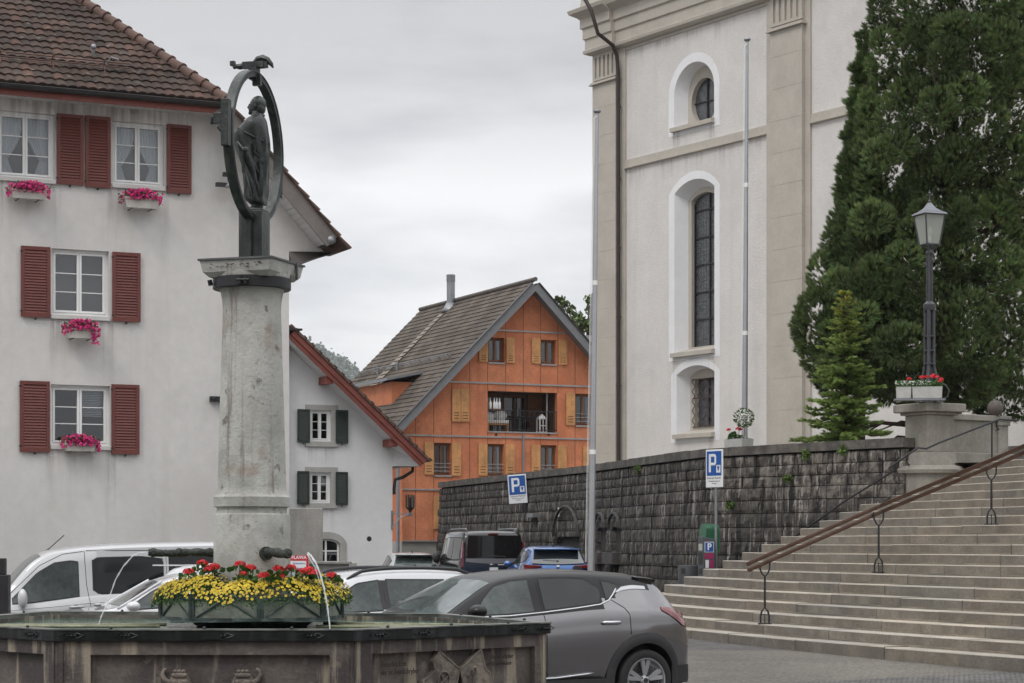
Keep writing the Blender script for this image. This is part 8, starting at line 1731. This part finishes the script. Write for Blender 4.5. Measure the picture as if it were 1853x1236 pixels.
# --- wooded hill far behind
hill_m = mat('wooded_hill', (.10, .135, .10), .95, var=.3, vs=.03, bump=0); HY = 2500.; m = MB(); prof_h = [(-900, 900), (200, 660), (420, 640), (560, 628), (585, 640), (605, 655), (622, 659), (640, 676), (655, 690), (700, 730), (790, 800), (1000, 900), (2500, 960)]
xs_ = []; P = []
for dy in (0, 170, 450):
    row = []
    for px in np.arange(-300, 1400, 8): y = float(np.interp(px, [p[0] for p in prof_h], [p[1] for p in prof_h])); q = at(px, y, HY+dy); row.append((q.x, q.y, q.z*(1 if dy == 450 else (.0 if dy == 0 else .6))-2))
    P.append(row)
m.grid(P); h_ = m.build('hill', hill_m, smooth=True, fix=False); tag(h_, kind='structure')
n = 15000; pxs = rng.uniform(330, 960, n); tt = rng.uniform(0, 1, n)**.5; ys = np.interp(pxs, [p[0] for p in prof_h], [p[1] for p in prof_h])
PP = []
for px, y, t in zip(pxs, ys, tt): q = at(px, y, HY+450*t); PP.append((q.x, q.y, (q.z)*lerp(.55, 1.0, t)-2))
v, f = leaf_template(.55, .25); PP = np.array(PP); k = 12; PP2 = (PP[:, None, :]+rng.normal(size=(n, k, 3))*np.array((4.2, 4.2, 4.5))).reshape(-1, 3)
tw = scatter('distant_forest', mat('distant_forest', (.085, .12, .075), .95, var=.35, vs=.06, bump=0, tint=True), None, v, f, PP2, rng.normal(size=PP2.shape)+np.array((0, -.3, .8)), rng.uniform(3.2, 6.0, len(PP2)), tints=np.repeat(tints(n, .35, .08), k, axis=0)); tag(tw, 'hazy wooded hillside far behind the roofs', kind='stuff')
# ---------------------------------------------------------------- unseen houses added behind the camera for the windows and car paint to reflect
def unseen_house(x0, x1, y1, h, m_, label, rc_):
    r = empty('added_house', (x0, y1, 0), 0, label, 'house', 'unseen houses added for reflections'); W = x1-x0; m = MB(); m.box(0, W, -9, 0, 0, h); m.build('wall', m_, r)
    m = MB(); m.prism([(-10, h), (.8, h), (-4.6, h+4.6)], -.4, W+.4, axis='x'); m.build('roof', rc_, r)
    n = int(W/2.6)
    for fl in range(int(h/3)):
        for k in range(n):
            u = (k+.5)*W/n; z = 1+fl*3.0; m = MB(); m.box(u-.55, u+.55, .0, .04, z, z+1.5); o = m.build('window', gl_dark, r); s = MB(); s.box(u-1.1, u-.58, .0, .06, z, z+1.5); s.box(u+.58, u+1.1, .0, .06, z, z+1.5); s.box(u-.6, u+.6, .041, .05, z+.72, z+.78); s.build('shutter', green_wood, o)
unseen_house(-34, -15, -16, 10.5, mat('town_cream', (.46, .40, .30), .9), 'unseen cream house added behind the camera for reflections', mat('town_roof', (.09, .055, .04), .9))
unseen_house(-14, 3, -18, 12, mat('town_grey', (.33, .32, .30), .9), 'unseen grey house added behind the camera for reflections, in the middle of its row', mat('town_roof', (.09, .055, .04), .9))
unseen_house(4, 24, -15, 9.5, mat('town_ochre', (.42, .29, .16), .9), 'unseen ochre house added behind the camera for reflections, nearest the stairs', mat('town_roof', (.09, .055, .04), .9))
# ---------------------------------------------------------------- thin air between the square and the far hill
def haze():
    m = MB(); m.box(-2500, 2500, -90, 3300, -4, 420); h = bpy.data.materials.new('air'); h.use_nodes = True; t = h.node_tree; t.nodes.clear(); o = t.nodes.new('ShaderNodeOutputMaterial'); v = t.nodes.new('ShaderNodeVolumePrincipled'); v.inputs['Density'].default_value = .00012; v.inputs['Color'].default_value = (.9, .93, .97, 1); t.links.new(v.outputs[0], o.inputs['Volume'])
    q = m.build('haze', h); tag(q, kind='stuff'); return q
haze()
